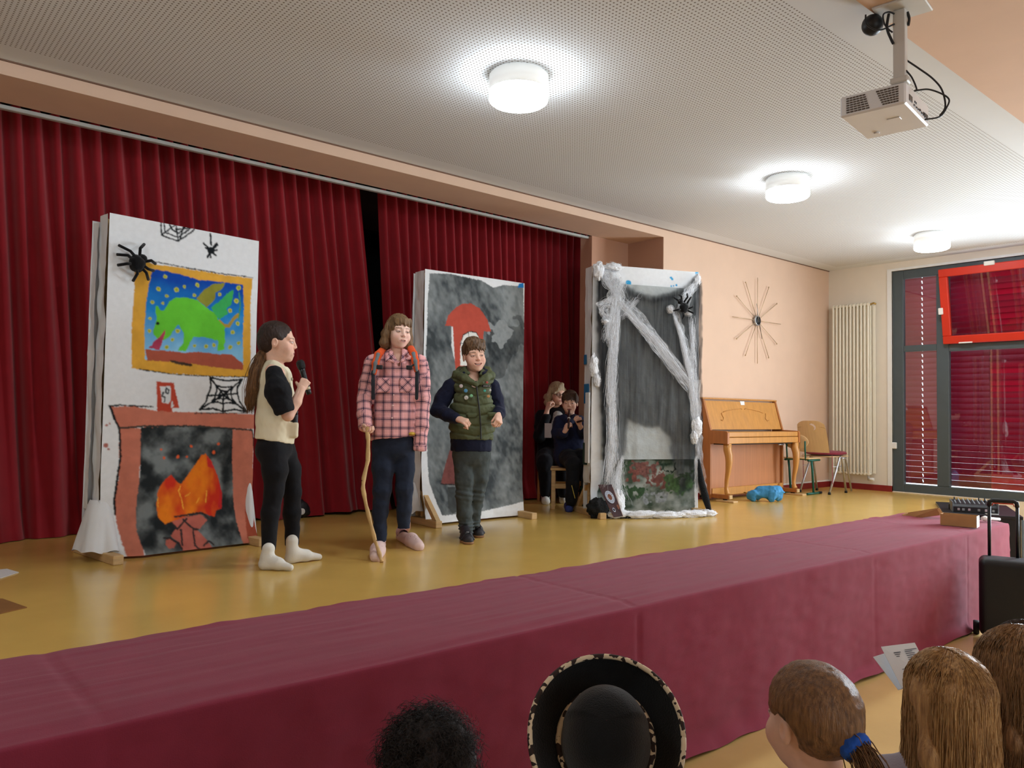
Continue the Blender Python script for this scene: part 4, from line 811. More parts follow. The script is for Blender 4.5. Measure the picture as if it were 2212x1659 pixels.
def W2L(px_, py_, D):
    p_ = pd(px_, py_, D) - np.array([c0[0], c0[1], zb]); return (p_[0] * cc - p_[1] * ss, p_[0] * ss + p_[1] * cc, p_[2])
Dp = float((np.array([pp[0], pp[1], 3.4]) - CAM) @ (RM @ np.array([0, 0, 1])))
cab([W2L(*q, Dp) for q in [(1958, 130), (1985, 148), (2015, 170), (2035, 195), (2042, 230), (2030, 250)]]); cab([W2L(*q, Dp - .02) for q in [(1957, 152), (1970, 168), (1980, 192), (1976, 196), (2005, 193), (2035, 203), (2050, 215), (2045, 232), (2030, 252), (1998, 258)]])
cab([W2L(*q, Dp) for q in [(1870, 32), (1871, 50), (1885, 62), (1905, 64), (1925, 55), (1932, 52)]]); cab([W2L(*q, Dp) for q in [(1932, 30), (1920, 26), (1908, 32), (1910, 50), (1918, 62), (1928, 70)]]); cab([W2L(*q, Dp) for q in [(1920, 30), (1916, 60), (1925, 85), (1930, 95)]], .007); cab([W2L(*q, Dp) for q in [(1960, 26), (1964, 40), (1962, 55)]], .007)
# ---------------------------------------------------------------- table with mixer beside the cloth
tb_r = math.atan2(-.57, .26)
tb = empty('black_table', (8.16, 3.12, 0), 'black table with a mixing desk beyond the end of the red cloth', 'table', rz=tb_r); M_tab = mat('black_table_laminate', C(34, 34, 38), rough=.35, noise=(8, .2)); M_edge = mat('blue_grey_edge', C(110, 130, 142), rough=.5, noise=(8, .1))
MB().bbox((0, 0, .80), (.66, 1.1, .83), .003).build('table_top', M_tab, tb); MB().bbox((.01, .01, .03), (.64, .035, .80), .002).build('front_board', M_plast, tb); MB().bbox((.645, .0, .0), (.665, .04, .80), .002).build('corner_post', M_edge, tb)
for x, y in ((.03, 1.05), (.62, 1.05), (.03, .06)): MB().bbox((x - .02, y - .02, 0), (x + .02, y + .02, .80), .003).build('leg', M_plast, tb)
mxr = empty('mixing_desk', (8.16, 3.12, .83), 'black audio mixer with rows of knobs on the black table', 'mixer', rz=tb_r)
MB().prism([(.10, .0), (.10, .055), (.13, .075), (.42, .095), (.42, .0)], 'x', .09, .47).build('mixer_case', M_plast, mxr, True); MB().bbox((.085, .09, .0), (.095, .43, .10), .002).build('end_cheek', mat('grey_cheek', C(96, 104, 108), rough=.5, noise=(9, .1)), mxr); MB().bbox((.465, .09, .0), (.475, .43, .10), .002).build('end_cheek', bpy.data.materials['grey_cheek'], mxr)
M_knob = mat('grey_knob', C(150, 156, 160), rough=.5, noise=(30, .2)); kn = MB().lathe([(.006, 0), (.006, .012), (.004, .016)], 10)
fk = None
for r_ in range(5):
    for c in range(9):
        if fk is None: fk = o = kn.build('knob', M_knob, mxr)
        else: o = fk.copy(); COL.objects.link(o); o.parent = mxr
        o.location = (.12 + c * .04, .17 + r_ * .055, .078 + r_ * .0037)
for i, x in enumerate((.13, .17, .22, .30, .36, .42)): MB().bbox((x, .096, .018), (x + .022, .101, .04), .002).build('jack_socket', M_knob if i % 2 else M_steel, mxr)
for x in (.12, .33, .38): MB().tube([(x, .3, .09), (x, .3, .13)], .006, 6).build('plug', M_rubber, mxr)
pz_ = MB().bbox((0, 0, 0), (.14, .10, .004), .001).build('paper_sheet', M_white); tag(pz_, 'white paper slip lying beside the mixer', 'paper'); pz_.location = (8.42, 2.72, .8305); pz_.rotation_euler = (0, 0, .7)
fc = MB().bbox((0, 0, 0), (.5, .05, .05), .006).build('black_case', M_plast); tag(fc, 'flat black bar lying on the table behind the mixer', 'case'); fc.location = (8.52, 3.16, .8305); fc.rotation_euler = (0, 0, -.12)
cb = MB().tube([(0, 0, 0), (.08, .03, .0), (.2, .0, .002), (.3, .03, 0), (.36, -.02, 0)], .009, 8).build('grey_cable', mat('grey_cable_sheath', C(120, 136, 142), rough=.5, noise=(20, .2))); tag(cb, 'thick grey cable lying behind the cardboard box', 'cable'); cb.location = (7.72, 2.86, S + .03); cb.rotation_euler = (0, 0, -.85)
wm = MB().tube([(0, 0, 0), (.03, 0, 0), (.06, 0, 0), (.17, 0, -.006)], [.018, .026, .016, .012], 10).build('white_microphone', M_white); tag(wm, 'small white microphone at the end of the red cloth', 'microphone'); wm.location = (7.82, 2.66, S + .04); wm.rotation_euler = (0, 0, -.6)
# ---------------------------------------------------------------- open cardboard box
M_card = mat('brown_cardboard', C(176, 132, 84), rough=.85, noise=(12, .12)); M_cardw = mat('white_cardboard_end', C(232, 230, 226), rough=.8, noise=(10, .04))
a, b_ = pz(2031, 1134, S + .01), pz(2110, 1141, S + .01); an = math.atan2(b_[1] - a[1], b_[0] - a[0]); Lb = float(np.hypot(*(b_ - a)[:2]))
bx = empty('cardboard_box', (a[0], a[1], S + .011), 'long open brown cardboard box on the red cloth', 'box', rz=an); t_ = .004; BW, BH = .13, .095
MB().box((0, 0, 0), (Lb, t_, BH)).build('side_wall', M_card, bx); MB().box((0, BW - t_, 0), (Lb, BW, BH)).build('side_wall', M_card, bx); MB().box((0, t_, 0), (t_, BW - t_, BH)).build('end_wall', M_card, bx); MB().box((Lb - t_, 0, 0), (Lb + .001, BW, BH)).build('end_wall', M_cardw, bx); MB().box((t_, t_, 0), (Lb - t_, BW - t_, t_)).build('bottom', M_card, bx)
P_ = [np.array(pz(*q)) for q in [(1960, 1118, S + .03), (2028, 1098, S + .10)]]
def slab(name, q, th, m, parent, off):
    q = [np.array(p_, float) - off for p_ in q]; n = np.cross(q[1] - q[0], q[3] - q[0]); n = n / np.linalg.norm(n) * th
    return MB().add([*q, *[p_ + n for p_ in q]], [(0, 3, 2, 1), (4, 5, 6, 7), (0, 1, 5, 4), (1, 2, 6, 5), (2, 3, 7, 6), (3, 0, 4, 7)]).build(name, m, parent, True)
ob = np.array([a[0], a[1], S + .011]); lid = bpy.data.objects.new('lid', None); COL.objects.link(lid); lid.parent = bx; lid.rotation_euler = (0, 0, -an); 
Rz = Matrix.Rotation(-an, 3, 'Z'); lid.location = (0, 0, 0); 
slab('lid_side', [pd(1957, 1123, 7.47), pd(2030, 1113, 7.22), pd(2028, 1098, 7.22), pd(1962, 1108, 7.47)], .004, M_card, lid, ob); slab('lid_top', [pd(1962, 1108, 7.47), pd(2028, 1098, 7.22), pd(2033, 1102, 7.35), pd(1970, 1108, 7.60)], .004, M_card, lid, ob); slab('lid_flap', [pd(1948, 1112, 7.5), pd(1958, 1123, 7.46), pd(1966, 1110, 7.48), pd(1958, 1107, 7.52)], .004, M_card, lid, ob); slab('lid_flap', [pd(2030, 1098, 7.22), pd(2040, 1113, 7.20), pd(2032, 1114, 7.20), pd(2024, 1100, 7.22)], .003, M_card, lid, ob)
# ---------------------------------------------------------------- trolley speaker
sp = empty('trolley_speaker', (7.005, 2.21, 0), 'black trolley loudspeaker with raised pull handle', 'speaker', rz=math.radians(-71)); M_spk = mat('black_speaker_shell', C(15, 17, 21), rough=.5, noise=(10, .2), bump=(150, .08))
SPK = sp
for x in (-.15, .20): MB().lathe([(.05, -.022), (.055, -.015), (.055, .015), (.05, .022)], 20, Matrix.Translation((x - .06 if x < 0 else x + .04, .13, .055)) @ Matrix.Rotation(math.pi / 2, 4, 'Y')).build('wheel', M_rubber, sp)
for x in (-.115, .075): MB().tube([(x, .08, .63), (x, .08, 1.06)], .0125, 8).build('handle_tube', M_spk, sp)
MB().tube([(-.115, .08, 1.04), (-.112, .08, 1.075), (-.09, .08, 1.085), (.05, .08, 1.085), (.072, .08, 1.075), (.075, .08, 1.04)], .017, 8).build('handle_grip', M_spk, sp); MB().tube([(-.095, .08, 1.045), (-.088, .08, 1.064), (.048, .08, 1.064), (.055, .08, 1.045)], .005, 6).build('grip_insert', mat('orange_grip', C(214, 70, 40), rough=.5, noise=(10, .1)), sp)
fnt = bpy.data.curves.new('cabinet_lettering', 'FONT'); fnt.body = 'UGG'; fnt.size = .062; fnt.extrude = .0008; fnt.materials.append(mat('dim_bronze_print', C(92, 62, 50), rough=.6, noise=(20, .2))); _t = bpy.data.objects.new('t', fnt); COL.objects.link(_t); bpy.context.view_layer.update(); _me = bpy.data.meshes.new_from_object(_t.evaluated_get(bpy.context.evaluated_depsgraph_get())); _me.materials.clear(); _me.materials.append(fnt.materials[0]); bpy.data.objects.remove(_t); fo = bpy.data.objects.new('cabinet_lettering', _me); COL.objects.link(fo); fo.parent = sp; fo.location = (.10, -.1315, .31); fo.rotation_euler = (math.pi / 2, 0, 0)
# ---------------------------------------------------------------- clock board, paper, brown patch, bag
def board(name, q, th, m, label, cat):
    q = [np.array(p_, float) for p_ in q]; c = (q[2] + q[3]) / 2; o = empty(name, c, label, cat); slab('board', q, th, m, o, c); return o, q, c
kb, q, c = board('clock_card', [pd(1293, 1048, 7.10), pd(1321, 1047, 7.08), pd(1345, 1115, 6.93), pd(1326, 1117, 6.92)], -.006, mat('brown_printed_card', C(84, 48, 50), rough=.5, noise=(14, .5), col2=C(40, 36, 48)), 'small brown card printed with a clock dial leaning at the cobweb panel', 'card')
nn = np.cross(q[1] - q[0], q[3] - q[0]); nn /= np.linalg.norm(nn); nn = nn if nn @ (CAM - c) > 0 else -nn
bl = lambda u, v, d=.0: (q[0] * (1 - u) + q[1] * u) * (1 - v) + (q[3] * (1 - u) + q[2] * u) * v + nn * d - c
def disc(name, u, v, ru, rv, d, m, n=28): MB().add([bl(u, v, d)] + [bl(u + ru * math.cos(6.2832 * i / n), v + rv * math.sin(6.2832 * i / n), d) for i in range(n)], [(0, 1 + i, 1 + (i + 1) % n) for i in range(n)]).build(name, m, kb)
M_dial = mat('pale_blue_dial', C(206, 218, 240), rough=.5, noise=(40, .1)); M_cop = mat('copper_print', C(150, 92, 70), rough=.5, noise=(60, .4))
disc('dial', .48, .40, .36, .20, .009, M_dial); disc('dial_centre', .48, .40, .17, .095, .011, M_cop); disc('ornament', .36, .80, .13, .07, .009, M_dial); disc('ornament_centre', .36, .80, .08, .04, .011, M_rubber); disc('ornament', .86, .72, .10, .08, .009, M_cop)
for i in range(12): a = 6.2832 * i / 12; disc('numeral', .48 + .265 * math.cos(a), .40 + .148 * math.sin(a), .022, .014, .011, M_rubber, 8)
MB().tube([bl(x_, v_, .001) for x_, v_ in ((0, 0), (1, 0), (1, 1), (0, 1), (0, 0))], .004, 5).build('border', M_cop, kb)
pp_ = MB().box((0, 0, 0), (1, 1, 1)); ps = tag(MB().prism([(.52, 5.02), (.70, 4.985), (.795, 5.10), (.76, 5.24), (.60, 5.25)], 'z', S + .001, S + .004).build('loose_paper', M_white, None, True), 'crumpled white paper lying on the stage at the left edge', 'paper')
tag(MB().prism([(.2, 4.25), (.58, 4.13), (.69, 4.185), (.63, 4.44), (.2, 4.6)], 'z', S + .001, S + .005).build('brown_patch', mat('dull_brown_patch', C(138, 92, 44), rough=.9, noise=(12, .15)), None, True), 'dark brown flat patch on the stage at the left edge', 'mat')  # flat brown patch laid just above the stage floor
bg0 = np.array([*pz(648, 1118, S)[:2], S]); bag = empty('black_bag', bg0, 'black bag with white emblem half hidden under the crimson curtain', 'bag'); blob('bag_body', (0.0, 0, .07), (.09, .07, .085), M_plast, bag, .12, (30, 18), 2); MB().lathe([(.028, 0), (.028, .004), (.02, .006)], 20, Matrix.Translation((-.02, -.075, .06)) @ R90).build('emblem', M_white, bag)
bk = np.array([*pz(868, 1092, S)[:2], S]); dk_ = empty('stacked_case', (4.12, 6.0, S), 'dark grey slatted case standing behind the plaid shirt child', 'case'); 
for z in (0.02, .22, .42): MB().bbox((-.22, -.10, z), (.12, .10, z + .19), .006).build('case_section', mat('slate_case', C(58, 66, 74), rough=.6, noise=(9, .2)), dk_)
for x in (-.18, .08): MB().bbox((x - .02, -.08, 0), (x + .02, .08, .02), .003).build('case_foot', M_rubber, dk_)
# ================================================================ figures: implicit surfaces meshed by surface nets
class Field:
    def __init__(s, lo, hi, h):
        s.ax = [np.arange(lo[i], hi[i] + h, h, dtype=np.float32) for i in range(3)]; s.h = h; s.D = np.full([len(a) for a in s.ax], .5, np.float32)
    def win(s, lo, hi):
        sl = []
        for i in range(3):
            a = s.ax[i]; i0 = max(0, int((lo[i] - a[0]) / s.h)); i1 = min(len(a), int((hi[i] - a[0]) / s.h) + 2); sl.append(slice(i0, max(i0, i1)))
        return tuple(sl), np.meshgrid(*[s.ax[i][sl[i]] for i in range(3)], indexing='ij')
    def comb(s, sl, d, k, sub):
        A = s.D[sl]
        if A.size == 0: return
        if sub: A, d = -A, d
        if k > 0: hh = np.clip(.5 + .5 * (d - A) / k, 0, 1); r = d + (A - d) * hh - k * hh * (1 - hh)
        else: r = np.minimum(A, d)
        s.D[sl] = -r if sub else r
    def rc(s, a, b, ra, rb, k=.0, n=None, flat=1.0, sub=False):
        """tapered capsule; n, flat: flattened along n"""
        a, b = np.asarray(a, float), np.asarray(b, float); m = max(ra, rb) * max(1, flat) + k + 3 * s.h
        sl, (X, Y, Z) = s.win(np.minimum(a, b) - m, np.maximum(a, b) + m); v = b - a; L = float(v @ v) + 1e-12
        t = np.clip(((X - a[0]) * v[0] + (Y - a[1]) * v[1] + (Z - a[2]) * v[2]) / L, 0, 1); dx, dy, dz = X - a[0] - t * v[0], Y - a[1] - t * v[1], Z - a[2] - t * v[2]
        if n is not None and flat != 1.0:
            n = np.asarray(n, float) / np.linalg.norm(n); dn = (dx * n[0] + dy * n[1] + dz * n[2]) * (1 / flat - 1); dx, dy, dz = dx + n[0] * dn, dy + n[1] * dn, dz + n[2] * dn
        s.comb(sl, np.sqrt(dx * dx + dy * dy + dz * dz) - (ra + (rb - ra) * t), k, sub); return s
    def chain(s, pts, rs, k=.02, n=None, flat=1.0):
        for i in range(len(pts) - 1): s.rc(pts[i], pts[i + 1], rs[i], rs[i + 1], k, n, flat)
        return s
    def el(s, c, r, k=.0, R=None, sub=False):
        c = np.asarray(c, float); m = max(r) + k + 3 * s.h; sl, (X, Y, Z) = s.win(c - m, c + m); p = np.stack([X - c[0], Y - c[1], Z - c[2]], -1)
        if R is not None: p = p @ np.asarray(R)
        r = np.asarray(r, float); k0 = np.linalg.norm(p / r, axis=-1); k1 = np.linalg.norm(p / r ** 2, axis=-1) + 1e-9
        s.comb(sl, (k0 * (k0 - 1) / k1).astype(np.float32), k, sub); return s
    def box(s, c, hs, rr=.01, k=.0, R=None, sub=False):
        c = np.asarray(c, float); m = float(np.linalg.norm(hs)) + rr + k + 3 * s.h; sl, (X, Y, Z) = s.win(c - m, c + m); p = np.stack([X - c[0], Y - c[1], Z - c[2]], -1)
        if R is not None: p = p @ np.asarray(R)
        q = np.abs(p) - (np.asarray(hs) - rr); s.comb(sl, np.linalg.norm(np.maximum(q, 0), axis=-1) + np.minimum(q.max(-1), 0) - rr, k, sub); return s
    def cut(s, p0, n, k=.004):
        """keep the side where (p-p0).n < 0"""
        n = np.asarray(n, float) / np.linalg.norm(n); X, Y, Z = np.meshgrid(*s.ax, indexing='ij', sparse=True); d = (X - p0[0]) * n[0] + (Y - p0[1]) * n[1] + (Z - p0[2]) * n[2]; s.D = np.maximum(s.D, d.astype(np.float32)); return s
    def rough(s, amp, sc, sd=0, o=2, aniso=(1, 1, 1)):
        m = np.abs(s.D) < amp * 4 + 3 * s.h; i = np.nonzero(m); x, y, z = s.ax[0][i[0]], s.ax[1][i[1]], s.ax[2][i[2]]
        s.D[i] += (amp * fbm(x / sc * aniso[0] + sd, y / sc * aniso[1] + sd * 2, z / sc * aniso[2], o)).astype(np.float32); return s
    def mesh(s):
        D = s.D; neg = D < 0; nx, ny, nz = D.shape
        cnt = np.zeros((nx - 1, ny - 1, nz - 1), np.int8)
        for a in (0, 1):
            for b in (0, 1):
                for c in (0, 1): cnt += neg[a:nx - 1 + a, b:ny - 1 + b, c:nz - 1 + c]
        act = (cnt > 0) & (cnt < 8); I = np.nonzero(act); N = len(I[0])
        if N == 0: return np.zeros((0, 3)), np.zeros((0, 4), int)
        idx = np.full(act.shape, -1, np.int32); idx[I] = np.arange(N); P = np.zeros((N, 3)); W = np.zeros(N)
        for ax in range(3):
            o = [i for i in range(3) if i != ax]
            for p in (0, 1):
                for q in (0, 1):
                    s0 = [I[0], I[1], I[2]]; s0[o[0]] = s0[o[0]] + p; s0[o[1]] = s0[o[1]] + q; s1 = list(s0); s1[ax] = s1[ax] + 1
                    d0, d1 = D[tuple(s0)], D[tuple(s1)]; m = (d0 < 0) != (d1 < 0); t = np.where(m, d0 / np.where(m, d0 - d1, 1), 0)
                    off = np.zeros((N, 3)); off[:, o[0]] = p; off[:, o[1]] = q; off[:, ax] = t; P[m] += off[m]; W += m
        V = (np.stack(I, -1) + P / W[:, None]) * s.h + np.array([a[0] for a in s.ax]); Fs = []
        for ax in range(3):
            o = [(ax + 1) % 3, (ax + 2) % 3]; s0 = [slice(None)] * 3; s1 = [slice(None)] * 3; s0[ax] = slice(0, -1); s1[ax] = slice(1, None)
            n0, n1 = neg[tuple(s0)], neg[tuple(s1)]; ch = n0 != n1; E = np.nonzero(ch); ok = (E[o[0]] > 0) & (E[o[1]] > 0) & (E[o[0]] < D.shape[o[0]] - 1) & (E[o[1]] < D.shape[o[1]] - 1); E = [e_[ok] for e_ in E]; inside = n0[tuple(E)]
            qs = []
            for (a, b) in ((0, 0), (1, 0), (1, 1), (0, 1)):
                e_ = list(E); e_[o[0]] = e_[o[0]] - 1 + a; e_[o[1]] = e_[o[1]] - 1 + b; qs.append(idx[tuple(e_)])
            q = np.stack(qs, -1); q = np.where(inside[:, None], q, q[:, ::-1]); Fs.append(q[(q >= 0).all(1)])
        return V, np.concatenate(Fs)
def rotm(yaw, pitch=0, roll=0):
    """head axes (columns: person's left, forward, up) for a head that faces the camera at yaw 0 and image right at yaw +90"""
    y, p, r = map(math.radians, (yaw, pitch, roll)); X = np.array([math.cos(y), math.sin(y), 0]); Fw = np.array([math.sin(y), -math.cos(y), 0]); U = np.array([0, 0, 1.])
    Fw, U = Fw * math.cos(p) - U * math.sin(p), U * math.cos(p) + Fw * math.sin(p); X, U = X * math.cos(r) + U * math.sin(r), U * math.cos(r) - X * math.sin(r)
    return np.stack([X, Fw, U], -1)
class Fig:
    """one person; local x = image right, y = away from the camera, z up, origin on the floor"""
    def __init__(s, base, label, cat='person', z0=S, group=None):
        s.B = np.array([base[0], base[1], z0]); n = CAM - s.B; n[2] = 0; s.n = n / np.linalg.norm(n); s.r = np.array([-s.n[1], s.n[0], 0]); s.rz = math.atan2(s.r[1], s.r[0]); s.label, s.cat, s.group = label, cat, group; s.bv, s.bf, s.bc, s.k = [], [], [], 0; s.kids = []
    def L(s, px_, py_, w=0.0):
        r = ray(px_, py_); t = ((s.B + s.n * w - CAM) @ s.n) / (r @ s.n); p = CAM + r * t - s.B; return np.array([p @ s.r, -w, p[2]])
    def floor(s, px_, py_, z=0.0):
        p = pz(px_, py_, s.B[2] + z) - s.B; return np.array([p @ s.r, -(p @ s.n), z])
    def skin(s, V, Fc, col): s.bv.append(V); s.bf.append(Fc + s.k); s.k += len(V); s.bc.append(np.broadcast_to(col, (len(V), 3)) if np.ndim(col) == 1 else col)
    def part(s, name, fld, m, col=None, attrs=None, kind=None):
        V, Fc = fld.mesh() if isinstance(fld, Field) else fld; s.kids.append((name, V, Fc, m, col, attrs, kind)); return V
    def done(s, m):
        o = npmesh('person', np.concatenate(s.bv), np.concatenate(s.bf), m, None, col=np.concatenate(s.bc)); o.location = s.B; o.rotation_euler = (0, 0, s.rz); tag(o, s.label, s.cat, s.group); s.o = o; s.made = []
        for (name, V, Fc, m_, col, attrs, kind) in s.kids:
            k = npmesh(name, V, Fc, m_, o, col=col, attrs=attrs); s.made.append(k)
            if kind: k['kind'] = kind
        return o
SKIN = np.array(C(236, 190, 166)[:3]); M_skin = mat('skin', C(232, 184, 160), rough=.5, spec=.35, attr='paint', noise=(90, .05), sss=.10)
def head(fig, c, R, s=1.0, skin=SKIN, mouth='closed', eyes='open', brow=(110, 80, 60), iris=(80, 90, 100), neck=None, h=.0027, lip=(196, 112, 108), nk=.046):
    c = np.asarray(c, float); T = lambda q: c + R @ (np.asarray(q, float) * s)
    hi, lo = c + np.array([.15, .15, .15]) * s, c - np.array([.15, .15, .24]) * s; f = Field(lo, hi, h)
    el = lambda q, r, k=.02, sub=False: f.el(T(q), np.array(r) * s, k * s, R, sub); rc = lambda a, b, ra, rb, k=.01, sub=False: f.rc(T(a), T(b), ra * s, rb * s, k * s, None, 1, sub)
    el((0, -.014, .030), (.072, .092, .086)); el((0, .022, -.028), (.059, .066, .078), .03); el((0, .038, -.072), (.043, .044, .036), .03); el((0, .070, -.093), (.017, .015, .014), .02)
    for g in (-1, 1): el((g * .037, .058, -.036), (.027, .025, .029), .025); rc((g * .012, .078, .024), (g * .044, .066, .022), .010, .009, .016)
    for g in (-1, 1): el((g * .031, .101, .002), (.0165, .013, .0105), .009, True)
    for g in (-1, 1): f.el(T((g * .031, .0765, .001)), np.array((.0145, .0125, .0125)) * s, .002 * s, R)
    rc((0, .086, .010), (0, .0985, -.022), .0070, .0095, .011); 
    for g in (-1, 1): el((g * .0095, .091, -.027), (.0075, .009, .0062), .006)
    el((0, .082, -.060), (.027, .010, .020), .014)
    rc((-.019, .087, -.0565), (.019, .087, -.0565), .0045, .0045, .005); rc((-.009, .0885, -.0545), (.009, .0885, -.0545), .0046, .0046, .006); rc((-.012, .0865, -.068), (.012, .0865, -.068), .0055, .0055, .006)
    if mouth in ('open', 'smile'):
        w, dz = (.024, .005) if mouth == 'smile' else (.016, .0035); q = [(-w, .085, -.060 + dz), (-w * .5, .094, -.062), (w * .5, .094, -.062), (w, .085, -.060 + dz)]
        for a, b in zip(q[:-1], q[1:]): rc(a, b, .0042, .0042, .003, True)
    else: rc((-.022, .0905, -.0615), (.022, .0905, -.0615), .0022, .0022, .002, True)
    for g in (-1, 1):
        el((g * .0740, -.008, -.010), (.0080, .017, .027), .006); el((g * .081, -.004, -.008), (.0065, .009, .015), .004, True)
    nb = T((0, -.032, -.075)); ne = np.asarray(neck, float) if neck is not None else T((0, -.04, -.19)); f.rc(nb, ne, nk * s * .95, nk * s * 1.08, .025 * s)
    V, Fc = f.mesh(); q = (V - c) @ R / s; col = np.tile(skin, (len(V), 1)) * (1 + .04 * fbm(V[:, 0] / .02, V[:, 1] / .02, V[:, 2] / .02))[:, None]
    def tint(m, cc, a): cc = np.array(C(*cc)[:3]); a = (np.asarray(a) * m)[:, None]; col[:] = col * (1 - a) + cc * a
    fr = q[:, 1] > .04
    for g in (-1, 1): tint(fr, (226, 140, 124), .35 * np.exp(-(((q[:, 0] - g * .040) / .022) ** 2 + ((q[:, 2] + .034) / .02) ** 2)))
    tint(fr, (222, 140, 126), .3 * np.exp(-((q[:, 0] / .012) ** 2 + ((q[:, 2] + .026) / .012) ** 2)) * (q[:, 1] > .09))
    lipz = np.abs(q[:, 2] + .0622 - (.006 if mouth == 'smile' else 0) * (q[:, 0] / .022) ** 2); lw = .0105 * np.sqrt(np.clip(1 - (q[:, 0] / (.027 if mouth == 'smile' else .023)) ** 2, 0, 1)); tint(fr & (q[:, 1] > .07) & (lipz < lw), lip, .75)
    if mouth in ('open', 'smile'):
        inn = fr & (lipz < .0042) & (np.abs(q[:, 0]) < (.022 if mouth == 'smile' else .015)); tint(inn, (92, 40, 40), .9)
        tint(inn & (q[:, 2] > -.0635 + (.006 if mouth == 'smile' else 0) * (q[:, 0] / .022) ** 2) & (np.abs(q[:, 0]) < .017), (236, 228, 216), .9)
    else: tint(fr & (lipz < .0018) & (np.abs(q[:, 0]) < .021), (120, 60, 58), .7)
    for g in (-1, 1):
        ex, ez = q[:, 0] - g * .031, q[:, 2] - .001; op = {'open': .0052, 'down': .0034, 'squint': .0026}[eyes]; up = ez - (0 if eyes == 'open' else -.002)
        e_ = fr & (q[:, 1] > .055) & ((ex / .0145) ** 2 + (up / op) ** 2 < 1); tint(e_, (232, 230, 228), .9); tint(e_ & (ex ** 2 + (up + .0005) ** 2 < .0056 ** 2), iris, .95); tint(e_ & (ex ** 2 + up ** 2 < .0030 ** 2), (24, 20, 20), .95)
        tint(fr & (np.abs(up - op * np.sqrt(np.clip(1 - (ex / .0165) ** 2, 0, 1))) < .0016) & (np.abs(ex) < .0165), (66, 46, 40), .75)
        tint(fr & (np.abs(up) < op + .006) & (np.abs(ex) < .019), (180, 124, 108), .18)
        bz = q[:, 2] - (.0205 + .0035 * np.cos((q[:, 0] - g * .034) / .018)); tint(fr & (np.abs(bz) < .0032) & (np.abs(q[:, 0] - g * .033) < .019), brow, .75)
        tint(fr & (np.hypot(q[:, 0] - g * .008, q[:, 2] + .034) < .0030), (120, 66, 58), .6)
    fig.skin(V, Fc, np.clip(col, 0, 1)); fig.hT = T; fig.hR = R; fig.hs = s; fig.hc = c
    return T
def hand(fig, wrist, d, n, side, curls, s=.9, thumb=(.6, .5, .35), skin=SKIN, arm=None, h=.0028, arm_r=(.026, .034), spread=.0):
    """d: wrist to knuckles, n: the way the palm faces, curls: per-finger bend of each joint in degrees"""
    w = np.asarray(wrist, float); d = np.asarray(d, float) / np.linalg.norm(d); n = np.asarray(n, float); n = n - d * (n @ d); n /= np.linalg.norm(n); l = np.cross(n, d) * side
    pts = [w]; f = Field(np.minimum(w - .17 * s, w - .02 if arm is None else np.minimum(w, arm) - .05), np.maximum(w + .17 * s, w + .02 if arm is None else np.maximum(w, arm) + .05), h)
    f.rc(w, w + d * .03 * s, .021 * s, .024 * s, .0, n, .75); f.rc(w + d * .025 * s + l * .014 * s, w + d * .078 * s + l * .024 * s, .019 * s, .0145 * s, .012, n, .78); f.rc(w + d * .025 * s - l * .012 * s, w + d * .074 * s - l * .022 * s, .018 * s, .013 * s, .012, n, .78); f.rc(w + d * .03 * s, w + d * .080 * s, .020 * s, .016 * s, .012, n, .8)
    for i, (off, ln, r) in enumerate(((.028, .92, .0088), (.0095, 1.04, .0090), (-.0095, .97, .0086), (-.0265, .76, .0076))):
        p = w + d * (.082 - .004 * abs(i - 1)) * s + l * off * s; a = 0.0; sp = (i - 1.5) * spread
        for j, seg in enumerate((.040, .025, .020)):
            a += math.radians(curls[i] if np.ndim(curls[i]) == 0 else curls[i][j]); dr = d * math.cos(a) + n * math.sin(a) - l * sp * (1 - .4 * j); dr /= np.linalg.norm(dr); e_ = p + dr * seg * ln * s; f.rc(p, e_, r * s * (1 - .08 * j), r * s * (.93 - .09 * j), .004); p = e_
    tb = w + d * .022 * s + l * .020 * s; td = l * thumb[0] + d * thumb[1] + n * thumb[2]; td /= np.linalg.norm(td); t1 = tb + td * .036 * s; td2 = td * .75 + d * .25 + n * .45; td2 /= np.linalg.norm(td2); f.rc(tb, t1, .0135 * s, .0105 * s, .012); f.rc(t1, t1 + td2 * .028 * s, .0102 * s, .0085 * s, .004)
    if arm is not None: f.rc(np.asarray(arm, float), w, arm_r[1] * s, arm_r[0] * s * .95, .012)
    V, Fc = f.mesh(); fig.skin(V, Fc, skin * .97)
def bodycore(fig, chains, col, h=.012, k=.02):
    P = np.concatenate([np.array(c[0]) for c in chains]); f = Field(P.min(0) - .18, P.max(0) + .18, h)
    for pts, rs in chains: f.chain(pts, rs, k)
    V, Fc = f.mesh(); fig.skin(V, Fc, np.array(col))
def bounds(P, m): P = np.array(P); return P.min(0) - m, P.max(0) + m
def hairmat(name, c1, c2, rough=.42): return mat(name, C(*c1), rough=rough, spec=.35, noise=(9, .5), col2=C(*c2), stretch=(16, 16, 1.6), bump=(30, .5))
def cloth_m(name, c, rough=.85, n=.12, sheen=.05, bump=(220, .15)): return mat(name, C(*c), rough=rough, spec=.2, noise=(14, n), sheen=sheen, bump=bump)
